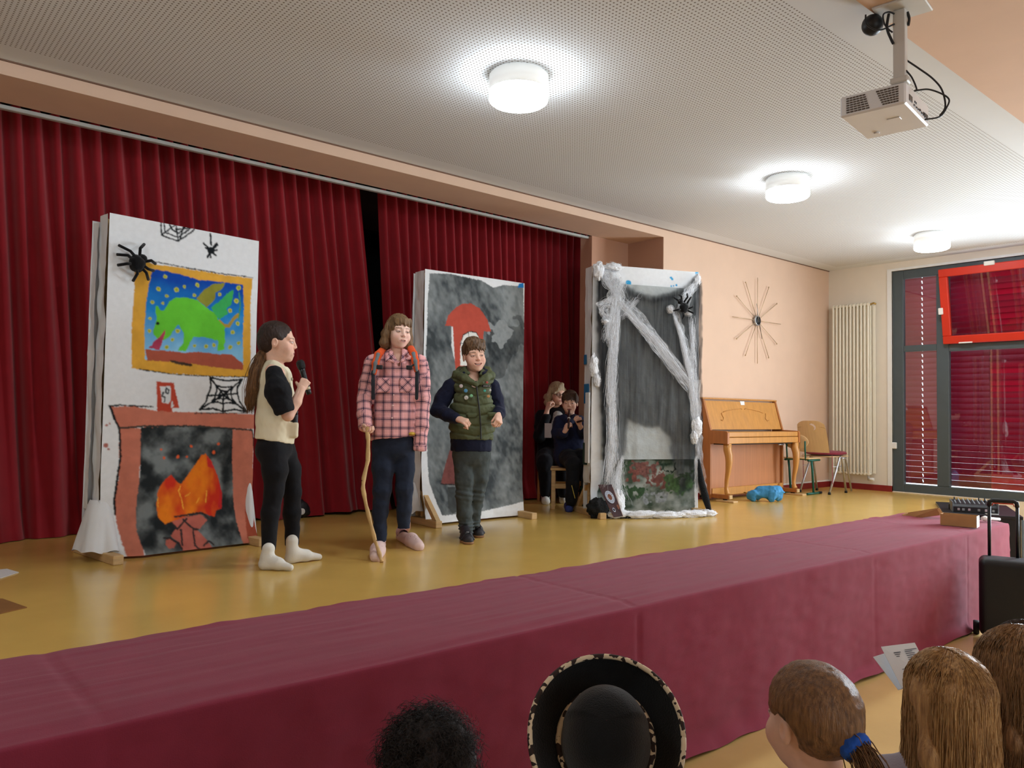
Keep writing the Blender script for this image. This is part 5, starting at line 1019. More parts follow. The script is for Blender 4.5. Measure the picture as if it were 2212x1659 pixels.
def strands(paths, r=.0011, n=3, taper=True):
    """paths: array (m, k, 3) -> one ribbon-tube mesh"""
    P = np.asarray(paths, float); m, k, _ = P.shape; t = np.gradient(P, axis=1); t /= np.linalg.norm(t, axis=-1, keepdims=True) + 1e-9; up = np.array([.31, .52, .79]); a = np.cross(t, up); a /= np.linalg.norm(a, axis=-1, keepdims=True) + 1e-9; b = np.cross(t, a)
    rr = r * (np.linspace(1, .25, k) if taper else np.ones(k))[None, :, None]; V = np.stack([P + rr * (a * math.cos(2 * math.pi * j / n) + b * math.sin(2 * math.pi * j / n)) for j in range(n)], 2).reshape(-1, 3)
    base = (np.arange(m)[:, None, None] * k + np.arange(k - 1)[None, :, None]) * n; j = np.arange(n)[None, None]; q = np.stack([base + j, base + (j + 1) % n, base + n + (j + 1) % n, base + n + j], -1).reshape(-1, 4); return V, q
f = Field((-.26, -.2, 0), (.31, .21, .70), .008); f.box((.025, .005, .345), (.215, .135, .30), .05); f.rough(.0, .1); npmesh('cabinet', *f.mesh(), M_spk, SPK)
# ================================================================ the girl with the microphone
M_blackj = cloth_m('black_jersey', (20, 20, 24)); M_creamv = cloth_m('cream_cotton', (238, 228, 198), n=.05, bump=(260, .05)); M_sock = cloth_m('white_sock', (226, 222, 212), n=.06); M_rubs = mat('croc_rubber', C(226, 196, 190), rough=.6, noise=(12, .08))
g = Fig(pz(612, 1220, S), 'girl with long brown ponytail and cream vest speaking into a microphone'); L = g.L
Rh = rotm(82, 3, 0); hc = L(601, 739, .0); T = head(g, hc, Rh, 1.04, mouth='open', eyes='open', brow=(90, 64, 52), iris=(90, 110, 124), neck=L(597, 800, 0), nk=.042)
sh = L(592, 806, .135); elb = L(622, 897, .17); wr = L(651, 840, .13)
mic_t, mic_b = L(647, 778, .085), L(668, 852, .085); md = (mic_b - mic_t) / np.linalg.norm(mic_b - mic_t)
hand(g, L(650, 843, .125), L(662, 818, .10) - L(648, 845, .125), np.array([.25, .75, .35]), -1, [(62, 70, 50), (64, 72, 50), (66, 72, 50), (66, 72, 50)], .82, (.75, .5, .5), arm=L(640, 868, .15), arm_r=(.024, .030))
f = Field(*bounds([sh, elb, wr], .08), .005); f.chain([L(600, 850, .15), elb, L(640, 868, .15), wr], [.036, .034, .031, .024], .01); V, Fc = f.mesh(); g.skin(V, Fc, SKIN * .97)
f = Field(*bounds([L(580, 790, .1), L(612, 815, .1)], .08), .006); f.rc(L(588, 801, .085), L(602, 806, .115), .040, .036, .02); V, Fc = f.mesh(); g.skin(V, Fc, SKIN)
bodycore(g, [([L(597, 795, 0), L(597, 860, 0), L(594, 960, 0)], [.05, .075, .075]), ([L(592, 960, .06), L(592, 1065, .07), g.floor(578, 1222) + [0, 0, .08]], [.05, .035, .028]), ([L(606, 965, -.05), L(632, 1065, -.075), g.floor(630, 1209) + [0, 0, .08]], [.04, .03, .026])], SKIN)
# black shirt under the vest
f = Field(*bounds([L(560, 780, .3), L(650, 960, -.25)], .03), .006); f.chain([L(592, 808, .125), L(600, 845, .155), L(612, 882, .17)], [.050, .068, .062], .03); f.chain([L(592, 803, -.12), L(600, 850, -.15), L(610, 885, -.16)], [.046, .06, .055], .03); f.chain([L(594, 812, .02), L(596, 880, .0)], [.075, .08], .03)
f.cut(L(616, 892, .17), np.array([.45, 0, -1])); f.rough(.006, .05, 3, 3); g.part('black_shirt', f, M_blackj)
# vest
f = Field(*bounds([L(545, 770, .25), L(660, 965, -.25)], .03), .006)
f.chain([L(588, 795, 0), L(594, 815, 0), L(596, 860, 0), L(594, 905, 0), L(593, 948, 0)], [.055, .095, .108, .108, .112], .02, (0, 1, 0), 1.12)
f.chain([L(594, 790, .075), L(606, 806, .09)], [.026, .028], .03); f.chain([L(594, 790, -.075), L(606, 806, -.09)], [.026, .028], .03)
f.rc(L(598, 776, 0), L(607, 812, 0), .044, .052, .008, sub=True); 
f.el(L(604, 838, .17), (.066, .085, .115), .012, sub=True); f.el(L(604, 838, -.17), (.066, .085, .115), .012, sub=True)
f.cut(L(595, 952, 0), np.array([-.16, 0, -1])); f.box(L(631, 928, .04), (.032, .055, .046), .012, .012); f.rough(.0045, .055, 8, 3, (1, 1, .6)); g.part('cream_vest', f, M_creamv)
f = Field(*bounds([L(590, 945, .12), L(600, 962, .12)], .03), .004); f.box(L(592, 957, .112), (.013, .006, .018), .004); g.part('vest_tab', f, M_creamv)
f = Field(*bounds([L(620, 885, .1), L(645, 915, -.05)], .04), .004); f.box(L(637, 905, .05), (.018, .045, .035), .01); f.rc(L(630, 908, .08), L(640, 890, .08), .012, .012); g.part('black_pocket_bag', f, mat('glossy_black_pouch', C(18, 18, 22), rough=.25, noise=(10, .2)))
f = Field(*bounds([L(610, 790, .1), L(632, 830, -.1)], .04), .004); f.chain([L(611, 797, .055), L(620, 808, .05), L(626, 818, .03)], [.012, .02, .008], .01, (1, 0, 0), .5); f.chain([L(611, 797, -.055), L(620, 808, -.05), L(626, 818, -.03)], [.012, .02, .008], .01, (1, 0, 0), .5); g.part('blue_neckerchief', f, cloth_m('light_blue_cotton', (104, 166, 226)))
f = Field(*bounds([L(615, 810, .1), L(645, 860, -.05)], .04), .004); f.el(L(628, 819, .03), (.014, .02, .014)); f.el(L(624, 832, .05), (.012, .024, .022)); g.part('badge', f, mat('pale_gold_badge', C(214, 200, 160), rough=.5, noise=(40, .4), col2=C(110, 110, 100)))
# leggings
f = Field(*bounds([L(550, 930, .2), L(660, 1195, -.2)], .05), .006)
f.chain([L(593, 940, 0), L(593, 968, 0)], [.098, .104], .03, (0, 1, 0), 1.05)
f.chain([L(591, 972, .065), L(594, 1015, .075), L(592, 1060, .075), L(584, 1108, .075), L(580, 1188, .08)], [.080, .072, .054, .050, .041], .025)
f.chain([L(610, 972, -.06), L(626, 1015, -.075), L(632, 1060, -.08), L(631, 1108, -.085), L(631, 1172, -.09)], [.078, .064, .052, .050, .041], .025)
f.el(L(574, 978, 0), (.05, .10, .06), .04); f.cut(L(580, 1189, .08), (0, 0, -1)); f.rough(.003, .05, 5, 3); g.part('leggings', f, M_blackj)
for heel, toe, top, w in (((570, 1220), (627, 1226), (580, 1186), .08), ((626, 1207), (689, 1203), (631, 1168), -.09)):
    hf, tf = g.floor(*heel, .028), g.floor(*toe, .02); f = Field(*bounds([hf, tf, L(*top, -hf[1])], .07), .004); tp = L(*top, -hf[1]); mid = hf * .45 + tf * .55
    f.rc(tp, hf + [.01, 0, .02], .036, .034, .02); f.chain([hf, mid + [0, 0, .012], tf], [.030, .030, .019], .02); f.rc(hf + [.02, 0, .04], mid + [.0, 0, .02], .034, .026, .02); f.cut((0, 0, 0), (0, 0, -1)); V = g.part('sock', f, M_sock)
for px_, py_, w in ((574, 1193, .125), (633, 1180, -.05)):
    f = Field(*bounds([L(px_, py_, w)], .02), .0022); 
    for k in (-1, 1): f.el(L(px_, py_, w) + [k * .007, 0, 0], (.006, .006, .005))
    g.part('sock_emblem', f, M_blackj)
# hair with ponytail
M_hair1 = hairmat('dark_brown_hair', (64, 44, 34), (36, 24, 20)); M_tail = hairmat('brown_ponytail', (142, 102, 62), (78, 52, 34))
f = Field(hc - .17, hc + .17, .0035); f.el(T((0, -.019, .034)), np.array((.079, .099, .089)) * 1.04, 0, Rh); f.el(T((0, -.06, -.02)), (.062, .055, .06), .03, Rh)
f.el(T((0, .100, -.034)), np.array((.085, .088, .112)) * 1.04, .006, Rh, True); 
for k in (-1, 1): f.el(T((k * .085, .008, -.040)), np.array((.032, .050, .052)) * 1.04, .01, Rh, True)
f.cut(T((0, 0, -.075)), -Rh[:, 2]); f.rough(.0022, .011, 2, 2, (1.2, 1.2, .5)); g.part('hair', f, M_hair1)
tie = L(572, 752, 0); f = Field(tie - .05, tie + .05, .004); f.rc(L(570, 748, .015), L(574, 757, -.015), .021, .021); f.rc(L(577, 746, 0), L(568, 757, 0), .022, .022, .01); f.rough(.004, .012, 4); g.part('hair_tie', f, M_blackj)
f = Field(*bounds([tie, L(538, 882, 0)], .07), .0045); f.chain([L(577, 748, 0), tie, L(561, 775, .02), L(552, 805, .03), L(546, 840, .03), L(541, 868, .02), L(540, 880, .02)], [.024, .020, .028, .034, .038, .030, .016], .015, (0, 1, 0), .8); f.rough(.007, .014, 9, 2, (1.6, 1.6, .16)); g.part('ponytail', f, M_tail)
rg = np.random.default_rng(4); ctr = np.array([tie, L(561, 775, .02), L(552, 805, .03), L(546, 840, .03), L(540, 884, .02)]); wd = np.array([.012, .024, .032, .036, .024]); n_ = 260; o_ = rg.normal(0, .55, (n_, 1, 2)); tt = np.linspace(0, 1, 12); pc = np.stack([np.interp(tt * 4, range(5), ctr[:, i]) for i in range(3)], -1); ww = np.interp(tt * 4, range(5), wd)[None, :, None]; P = pc[None] + np.concatenate([o_[..., :1] * ww, o_[..., 1:] * ww, 0 * ww * o_[..., :1]], -1) + rg.normal(0, .0015, (n_, 12, 3)); P[..., 2] -= (rg.random((n_, 1)) * .04 - .01) * tt[None]; g.part('ponytail_strands', strands(P, .0016), M_tail, kind='stuff')
g.done(M_skin)
mo = empty('microphone', g.B, 'black handheld microphone held by the girl in the cream vest', 'microphone', rz=g.rz)
MB().tube([mic_t + md * .0, mic_t + md * .012, mic_t + md * .035, mic_t + md * .052], [.014, .024, .025, .021], 18).build('grille', mat('mic_grille_black', C(24, 24, 26), rough=.55, noise=(400, .6), bump=(500, .8)), mo)
MB().tube([mic_t + md * .05, mic_t + md * .075, mic_t + md * .16, mic_b - md * .02, mic_b], [.019, .0165, .0155, .0165, .015], 16).build('handle', mat('mic_body_black', C(26, 27, 30), rough=.35, noise=(20, .15)), mo); MB().tube([mic_b - md * .045, mic_b - md * .03], [.0172, .0172], 16).build('channel_ring', mat('mic_cream_band', C(210, 200, 170), rough=.5, noise=(20, .1)), mo)

# ================================================================ the child in the plaid shirt
def plaid_mat():
    m = bpy.data.materials.new('pink_navy_plaid'); m.use_nodes = True; nt = m.node_tree; N = nt.nodes; Lk = nt.links; p = N['Principled BSDF']; p.inputs['Roughness'].default_value = .85; p.inputs['Specular IOR Level'].default_value = .15
    a = N.new('ShaderNodeAttribute'); a.attribute_name = 'weave'; sp_ = N.new('ShaderNodeSeparateXYZ'); Lk.new(a.outputs['Vector'], sp_.inputs[0])
    def mt(op, x, y=None):
        n = N.new('ShaderNodeMath'); n.operation = op
        for i, v in enumerate((x, y)):
            if v is None: continue
            if isinstance(v, (int, float)): n.inputs[i].default_value = v
            else: Lk.new(v, n.inputs[i])
        return n.outputs[0]
    tot = None
    for i in (0, 1):
        fr = mt('FRACT', mt('MULTIPLY', sp_.outputs[i], 1 / .056)); d = mt('ABSOLUTE', mt('SUBTRACT', fr, .5)); b1 = mt('LESS_THAN', d, .07); b2 = mt('MULTIPLY', mt('LESS_THAN', mt('ABSOLUTE', mt('SUBTRACT', d, .16)), .03), .75); bb = mt('MAXIMUM', b1, b2); bb = mt('MULTIPLY', bb, .78); tot = bb if tot is None else mt('SUBTRACT', mt('ADD', tot, bb), mt('MULTIPLY', mt('MULTIPLY', tot, bb), .75))
    mx = N.new('ShaderNodeMix'); mx.data_type = 'RGBA'; Lk.new(tot, mx.inputs[0]); mx.inputs[6].default_value = C(238, 176, 176); mx.inputs[7].default_value = C(34, 32, 62); nz = N.new("ShaderNodeTexNoise"); nz.inputs["Scale"].default_value = 60; bp = N.new('ShaderNodeBump'); bp.inputs['Strength'].default_value = .25; bp.inputs['Distance'].default_value = .01; Lk.new(nz.outputs[0], bp.inputs['Height']); Lk.new(bp.outputs[0], p.inputs['Normal']); Lk.new(mx.outputs[2], p.inputs['Base Color'])
    return m
M_plaid = plaid_mat(); M_denim = cloth_m('dark_navy_denim', (36, 44, 62), n=.2); M_org = cloth_m('orange_strap', (232, 92, 44)); M_gry = cloth_m('grey_webbing', (120, 128, 132)); M_dgr = cloth_m('charcoal_webbing', (50, 54, 62))
g = Fig(pz(850, 1188, S), 'child in pink plaid shirt with orange backpack straps and a walking stick'); L = g.L
Rh = rotm(22, 4, -3); hc = L(861, 717, .0); T = head(g, hc, Rh, .99, mouth='open', eyes='down', brow=(120, 92, 66), iris=(70, 84, 100), neck=L(858, 770, -.03), skin=np.array(C(240, 202, 184)[:3]), nk=.044)
shl, ell, wrl = L(806, 786, .0), L(788, 862, .03), L(789, 915, .10); shr, elr, wrr = L(905, 786, .0), L(912, 862, .0), L(908, 945, .06)
stp = [(793.5, 925), (793.6, 931), (795.5, 952), (794.6, 995), (786, 1032), (784, 1054.6), (791, 1092), (801, 1131), (810.5, 1168.6), (820, 1196.6), (824.5, 1216)]
hand(g, L(788, 912, .12), L(793, 931, .15) - L(788, 912, .12), np.array([.55, -.6, -.3]), -1, [(45, 55, 40), (52, 60, 45), (56, 62, 45), (58, 60, 40)], .86, (.5, .7, .5), arm=L(788, 900, .11))
bodycore(g, [([L(858, 765, 0), L(855, 830, 0), L(850, 940, 0)], [.05, .08, .08]), ([shl, ell, L(788, 900, .11)], [.045, .034, .026]), ([shr, elr, L(908, 950, .05)], [.045, .034, .026]), ([L(828, 950, 0), L(825, 1062, .02), g.floor(815, 1188) + [0, 0, .08]], [.06, .04, .028]), ([L(874, 950, 0), L(874, 1055, 0), g.floor(878, 1166) + [0, 0, .08]], [.06, .04, .028])], SKIN)
f = Field(*bounds([L(768, 755, .2), L(932, 985, -.2)], .03), .0065)
f.chain([L(857, 771, -.01), L(856, 790, 0)], [.06, .095], .03); f.chain([L(856, 795, 0), L(853, 850, 0), L(850, 900, 0), L(849, 945, .01)], [.125, .138, .140, .145], .03, (0, 1, 0), .74); f.rc(L(820, 781, 0), L(893, 779, 0), .056, .056, .04, (0, 1, 0), .9)
f.cut(L(849, 946, 0), (.10, 0, -1))
f2 = Field(*bounds([L(768, 755, .2), L(932, 985, -.2)], .03), .0065)
f2.chain([shl, L(796, 825, .01), ell, L(787, 895, .09), L(789, 918, .11)], [.062, .056, .052, .046, .050], .02); f2.chain([shr, L(911, 825, 0), elr, L(910, 920, .03), L(907, 968, .05)], [.062, .056, .052, .048, .046], .02); f2.cut(L(907, 973, 0), (0, 0, -1)); f2.cut(L(788, 921, .11), (.25, .1, -1)) if False else None
f.D = np.minimum(f.D, f2.D) - np.where((np.abs(f.D - f2.D) < .02) & True, (.02 - np.abs(f.D - f2.D)) ** 2 / .08, 0).astype(np.float32)
f.rc(L(859, 752, .02), L(862, 786, .075), .046, .022, .006, sub=True); f.rough(.006, .06, 12, 3)
V, Fc = f.mesh()
def weave(V):
    uv = np.stack([V[:, 0], V[:, 2], 0 * V[:, 0]], -1)
    for (a, b, c) in ((shl, ell, wrl), (shr, elr, wrr)):
        for p, q_ in ((a, b), (b, c)):
            v = q_ - p; Lv = np.linalg.norm(v); v = v / Lv; t = (V - p) @ v; rel = V - p - np.clip(t, 0, Lv)[:, None] * v; d = np.linalg.norm(rel, axis=1); m = (d < .062) & (t > -.01) & (t < Lv + .06) & ((V[:, 0] < L(812, 800)[0]) | (V[:, 0] > L(898, 800)[0])); sdx = np.cross(v, [0, 1, 0]); ang = np.arctan2(rel @ np.array([0, 1, 0]), rel @ sdx); uv[m, 0] = ang[m] * .05; uv[m, 1] = t[m] + p[2]
    return uv
g.kids.append(('plaid_shirt', V, Fc, M_plaid, None, {'weave': weave(V)}, None))
for k, (a, b, c) in enumerate((((845, 762), (836, 778), (851, 781)), ((872, 758), (888, 772), (868, 780)))):
    P3 = [L(*a, .045), L(*b, .10), L(*c, .115)]; f = Field(*bounds(P3, .03), .004); f.chain([P3[0], P3[1]], [.012, .010], .01, (0, 1, 0), .7); f.chain([P3[0], P3[2]], [.010, .008], .02, (0, 1, 0), .7); f.chain([P3[1], P3[2]], [.010, .008], .01, (0, 1, 0), .7); V = f.mesh(); g.kids.append(('collar', V[0], V[1], M_plaid, None, {'weave': np.stack([V[0][:, 0] * .7 + V[0][:, 2] * .7, V[0][:, 2] * .7 - V[0][:, 0] * .7, 0 * V[0][:, 0]], -1)}, None))
for i, y in enumerate((779, 793, 827, 853, 876, 903)):
    f = Field(*bounds([L(855 - i * 1.6, y, .13)], .012), .002); f.el(L(855 - i * 1.6, y, .108 + .002 * i), (.006, .005, .006)); g.part('button', f, mat('shirt_button', C(230, 196, 190), rough=.35, noise=(20, .1)) if i == 0 else bpy.data.materials['shirt_button'])
for cx_ in (828, 877):
    f = Field(*bounds([L(cx_, 832, .12)], .08), .004); f.box(L(cx_, 832, .103), (.042, .008, .048), .006); f.rough(.002, .03, 3); V = f.mesh(); a_ = .78; g.kids.append(('chest_pocket', V[0], V[1], M_plaid, None, {'weave': np.stack([V[0][:, 0] * a_ + V[0][:, 2] * a_, V[0][:, 2] * a_ - V[0][:, 0] * a_, 0 * V[0][:, 0]], -1)}, None))
f = Field(*bounds([L(890, 935, .1)], .05), .004); f.el(L(889, 937, .05), (.028, .05, .014)); g.part('yellow_shirt_hem', f, cloth_m('mustard_jersey', (206, 170, 70)))
f = Field(*bounds([L(795, 930, .2), L(905, 1175, -.2)], .05), .0065); f.chain([L(850, 925, 0), L(850, 962, 0)], [.125, .125], .03, (0, 1, 0), .8)
f.chain([L(827, 962, .0), L(828, 1010, .02), L(825, 1060, .035), L(821, 1108, .02), L(821, 1168, .01)], [.078, .072, .058, .050, .040], .02); f.chain([L(874, 962, 0), L(874, 1010, 0), L(874, 1055, .01), L(873, 1100, -.01), L(872, 1141, -.03)], [.074, .066, .056, .048, .040], .02)
f.cut(L(821, 1169, .01), (0, 0, -1)); f.rough(.0045, .05, 6, 3); V, Fc = f.mesh(); keep = ~((V[:, 2] < L(872, 1142, -.03)[2]) & (V[:, 0] > L(848, 1100)[0])); Fc = Fc[keep[Fc].all(1)]; g.part('jeans', (V, Fc), M_denim)
for heel, toe, ank, sk in (((822, 1176), (812, 1203), (822, 1166), 0), ((866, 1158), (905, 1180), (872, 1140), 1)):
    hf, tf = g.floor(*heel, .03), g.floor(*toe, .026); dv = (tf - hf); dv[2] = 0; dv /= np.linalg.norm(dv); sd = np.array([-dv[1], dv[0], 0]); f = Field(*bounds([hf, tf], .09), .004); ml = hf * .4 + tf * .6
    f.chain([hf, ml + [0, 0, .006], tf], [.036, .044, .036], .02); f.rc(ml + [0, 0, .02], tf * .75 + ml * .25 + [0, 0, .004], .044, .036, .02, None); f.rc(hf + [0, 0, .07] - dv * .0, hf + [0, 0, .02] + dv * .02, .034, .036, .006, sub=True)
    for a_, b_, z_ in ((.55, .016, .05), (.55, -.016, .05), (.75, .0, .042), (.72, .026, .036), (.72, -.026, .036), (.9, .012, .03), (.9, -.012, .03)): p_ = hf * (1 - a_) + tf * a_ + sd * b_; f.rc(p_ + [0, 0, z_ - .01], p_ + [0, 0, z_ + .04], .0048, .0048, 0, sub=True)
    f.cut((0, 0, 0), (0, 0, -1)); g.part('clog', f, M_rubs)
    f = Field(*bounds([hf, L(*ank, -hf[1])], .07), .004); f.chain([L(*ank, -hf[1]) + [0, 0, .02], hf + [0, 0, .03]], [.033, .033], .02); f.rc(hf + [0, 0, .03], ml + [0, 0, .015], .032, .028, .02); g.part('sock', f, cloth_m('pink_sock', (226, 184, 186)) if not sk else bpy.data.materials['pink_sock'])
# hair: chin-length bob with fringe
M_hair2 = hairmat('light_brown_hair', (146, 114, 78), (88, 64, 42))
f = Field(hc - .19, hc + .17, .0036); f.el(T((0, -.016, .034)), np.array((.081, .100, .092)), 0, Rh)
for k in (-1, 1): f.chain([T((k * .070, -.01, .03)), T((k * .082, -.012, -.03)), T((k * .088, -.018, -.085)), T((k * .082, -.02, -.115))], [.028, .026, .030, .018], .02)
f.chain([T((-.06, -.075, -.02)), T((0, -.09, -.05)), T((.06, -.075, -.02))], [.035, .035, .035], .03); f.chain([T((-.06, -.06, -.09)), T((0, -.07, -.10)), T((.06, -.06, -.09))], [.028, .03, .028], .03)
f.el(T((0, .100, -.052)), (.066, .090, .108), .008, Rh, True)
for i, x in enumerate(np.linspace(-.052, .052, 9)): f.rc(T((x, .070 - abs(x) * .3, .082)), T((x * 1.1 + .004 * (-1) ** i, .092 - abs(x) * .55, .056 - .008 * (i % 3))), .014, .005, .006)
f.rough(.003, .012, 5, 2, (1.3, 1.3, .35)); g.part('hair', f, M_hair2); g.done(M_skin)
so = empty('walking_stick', g.B, 'crooked peeled walking stick held by the plaid shirt child', 'stick', rz=g.rz); n_ = len(stp); ww = np.linspace(.155, .20, n_); tipw = -g.floor(824.5, 1216)[1]; ww = np.linspace(.150, tipw, n_)
pts = [L(*q, w_) for q, w_ in zip(stp, ww)]; pts[-1][2] = max(pts[-1][2], .004); fine = []
for a, b in zip(pts[:-1], pts[1:]): fine += [a, a * .66 + b * .34, a * .33 + b * .67]
fine.append(pts[-1]); rs = [.0145 + .002 * math.sin(i * 1.7) - .004 * i / len(fine) for i in range(len(fine))]; MB().tube(fine, rs, 10).build('shaft', mat('peeled_branch', C(206, 168, 110), rough=.6, noise=(16, .25), bump=(60, .3)), so)
for i, j in ((4, 1), (13, -1), (24, 1)): MB().tube([fine[i], fine[i] + np.array([.012 * j, -.008, .006])], [.006, .003], 6).build('knot', mat('branch_knot', C(90, 62, 40), rough=.7, noise=(20, .2)) if i == 4 else bpy.data.materials['branch_knot'], so)
bp_ = empty('backpack', g.B, 'orange and grey backpack worn by the plaid shirt child', 'backpack', rz=g.rz)
f = Field(*bounds([L(820, 790, -.16), L(892, 900, -.32)], .06), .008); f.box(L(856, 840, -.20), (.125, .075, .16), .05); npmesh('pack', *f.mesh(), M_dgr, bp_)
for k, pts in enumerate(([(826, 757, .0), (817, 766, .09), (811, 785, .115), (808, 805, .120)], [(888, 754, .0), (893, 764, .09), (897, 780, .115), (900, 800, .120)])):
    P = [L(*q) for q in pts]; f = Field(*bounds(P, .04), .004); f.chain(P, [.025, .025, .024, .018], .01, (0, 1, 0), .55); st = npmesh('strap', *f.mesh(), M_org, bp_)
    Q = [q_ + np.array([0, -.012, 0]) for q_ in P]; f = Field(*bounds(Q, .03), .004); f.chain(Q, [.012, .012, .012, .010], .01, (0, 1, 0), .5); npmesh('strap_webbing', *f.mesh(), M_gry, st)
    e0 = L(*(((806, 803, .125), (901, 800, .125))[k])); e1 = L(*(((806, 860, .09), (900, 860, .09))[k])); f = Field(*bounds([e0, e1], .04), .004); f.chain([e0, e0 * .5 + e1 * .5 + [0, -.012, 0], e1], [.013, .013, .013], .005, (0, 1, 0), .35); npmesh('strap_tail', *f.mesh(), M_dgr, st)
    bq = L(*(((820, 793, .125), (884, 794, .125))[k])); f = Field(bq - .05, bq + .05, .0035); f.box(bq, (.020, .008, .014), .004); f.rc(bq, bq + [(-.03, .03)[k], 0, .02], .006, .006); npmesh('buckle', *f.mesh(), M_plast, st)
# ================================================================ the boy in the quilted vest
M_olive = cloth_m('olive_quilted_nylon', (90, 97, 68), rough=.55, n=.12, sheen=0, bump=(160, .12)); M_navy = cloth_m('navy_sweater', (26, 30, 52)); M_gjean = cloth_m('grey_green_denim', (76, 84, 84), n=.3)
g = Fig(pz(1018, 1163, S), 'boy in olive quilted vest with badges and navy sleeves'); L = g.L
Rh = rotm(17, 2, 5); hc = L(1024, 769, .02); T = head(g, hc, Rh, 1.04, mouth='smile', eyes='squint', brow=(120, 88, 62), iris=(60, 70, 80), neck=L(1022, 826, -.02), nk=.046)
SKN = SKIN
shl, ell, wrl = L(975, 834, .0), L(946, 886, .02), L(984, 905, .17); shr, elr, wrr = L(1062, 834, -.02), L(1078, 884, -.03), L(1077, 897, .10)
hand(g, L(988, 905, .18), L(1004, 910, .22) - L(988, 905, .18), np.array([.45, .2, -.9]), -1, [(55, 70, 50), (60, 70, 50), (58, 66, 50), (28, 22, 15)], .92, (.3, .7, .5), arm=L(970, 898, .12))
hand(g, L(1077, 896, .11), L(1078, 910, .16) - L(1077, 896, .11), np.array([-.5, .2, -.6]), 1, [(55, 66, 50), (58, 68, 50), (60, 68, 50), (62, 66, 50)], .92, (.3, .7, .5), arm=L(1077, 890, .05))
bodycore(g, [([L(1020, 815, 0), L(1020, 870, 0), L(1018, 960, 0)], [.06, .09, .09]), ([shl, ell, L(975, 900, .13)], [.045, .036, .028]), ([shr, elr, L(1077, 893, .07)], [.045, .036, .028]), ([L(1002, 965, 0), L(1003, 1065, 0), g.floor(1008, 1160) + [0, 0, .08]], [.05, .03, .02]), ([L(1038, 965, 0), L(1031, 1065, -.03), g.floor(1028, 1146) + [0, 0, .08]], [.04, .03, .02])], SKIN)
f = Field(*bounds([L(925, 800, .3), L(1095, 985, -.2)], .03), .006); f.chain([shl, L(957, 862, .0), ell, L(966, 896, .10), L(983, 904, .165)], [.062, .058, .054, .046, .040], .02); f.chain([shr, L(1072, 860, -.03), elr, L(1078, 892, .05), L(1077, 897, .09)], [.058, .050, .046, .042, .038], .02); f.chain([L(1018, 940, 0), L(1018, 965, 0)], [.150, .150], .02, (0, 1, 0), .72); f.cut(L(1018, 974, 0), (0, 0, -1)); f.rough(.005, .04, 4, 3); g.part('navy_sweater', f, M_navy)
f = Field(*bounds([L(955, 790, .25), L(1085, 965, -.25)], .03), .0055); f.chain([L(1020, 815, 0), L(1020, 832, 0)], [.10, .145], .03, (0, 1, 0), .8); f.chain([L(1020, 836, 0), L(1021, 880, .0), L(1020, 915, .0), L(1019, 940, .0)], [.150, .165, .168, .160], .02, (0, 1, 0), .74); f.rc(L(990, 824, -.01), L(1050, 824, -.01), .062, .062, .04, (0, 1, 0), .9)
f.cut(L(1019, 949, 0), (.0, 0, -1)); 
for k, c_ in ((-1, L(966, 848, 0)), (1, L(1074, 848, -.02))): f.el(c_, (.055, .12, .10), .012, sub=True)
f.rc(L(1023, 790, .02), L(1027, 828, .09), .055, .028, .01, sub=True)
X, Y, Z = np.meshgrid(*f.ax, indexing='ij', sparse=True); zt_ = L(1020, 815)[2]; q = (zt_ - Z) / .072 + .25 * np.abs(X - L(1028, 850)[0]) / .1; f.D += (.012 * np.exp(-((q - np.round(q)) / .12) ** 2) * np.clip(2 - np.abs(f.D) * 20, 0, 1)).astype(np.float32); f.rough(.0045, .03, 7, 3); g.part('quilted_vest', f, M_olive)
f = Field(*bounds([L(975, 780, .2), L(1065, 830, -.2)], .04), .005); R_ = [L(1027, 830, .135), L(1004, 817, .11), L(987, 811, .02), L(996, 803, -.07), L(1025, 799, -.10), L(1051, 802, -.07), L(1059, 811, .02), L(1049, 817, .10), L(1029, 830, .135)]; f.chain(R_, [.016, .028, .033, .036, .036, .036, .032, .027, .016], .02); f.rc(L(1023, 780, .0), L(1026, 818, .06), .055, .040, .01, sub=True); f.rough(.005, .03, 2, 3); g.part('hood', f, M_olive)
f = Field(*bounds([L(985, 780, .1), L(1060, 815, -.1)], .03), .005); f.chain([L(1003, 807, .06), L(997, 803, .0), L(1006, 796, -.06), L(1042, 796, -.06), L(1050, 803, .0), L(1045, 807, .06)], [.015] * 6, .02); g.part('hood_lining', f, M_navy)
def disc_part(name, c, r, m, d=.004, n=20): g.kids.append((name, *lathe_np(c, r, d, n), m, None, None, None))
def lathe_np(c, r, d, n=20):
    a = np.linspace(0, 2 * np.pi, n, endpoint=False); ring = lambda rr, y: np.stack([c[0] + rr * np.cos(a), np.full(n, c[1] + y), c[2] + rr * np.sin(a)], -1); V = np.concatenate([ring(r, d), ring(r, -d), ring(r * .6, -d * 1.2), ring(.0008, -d * 1.2)]); i = np.arange(n); j = (i + 1) % n; return V, np.concatenate([np.stack([i + k * n, j + k * n, j + (k + 1) * n, i + (k + 1) * n], -1) for k in range(3)])
zp = [L(1028, 824, .142), L(1031, 850, .142), L(1035, 880, .148), L(1038, 915, .150), L(1039, 948, .140)]
f = Field(*bounds(zp, .02), .0035); f.chain(zp, [.0055] * 5, .003); g.part('zip', f, M_plast)
bm_ = {}
def bmat(c): return bm_.setdefault(c, mat('badge_enamel', C(*c), rough=.3, noise=(120, .5), col2=C(c[0] // 2 + 60, c[1] // 2 + 60, c[2] // 2 + 60)))
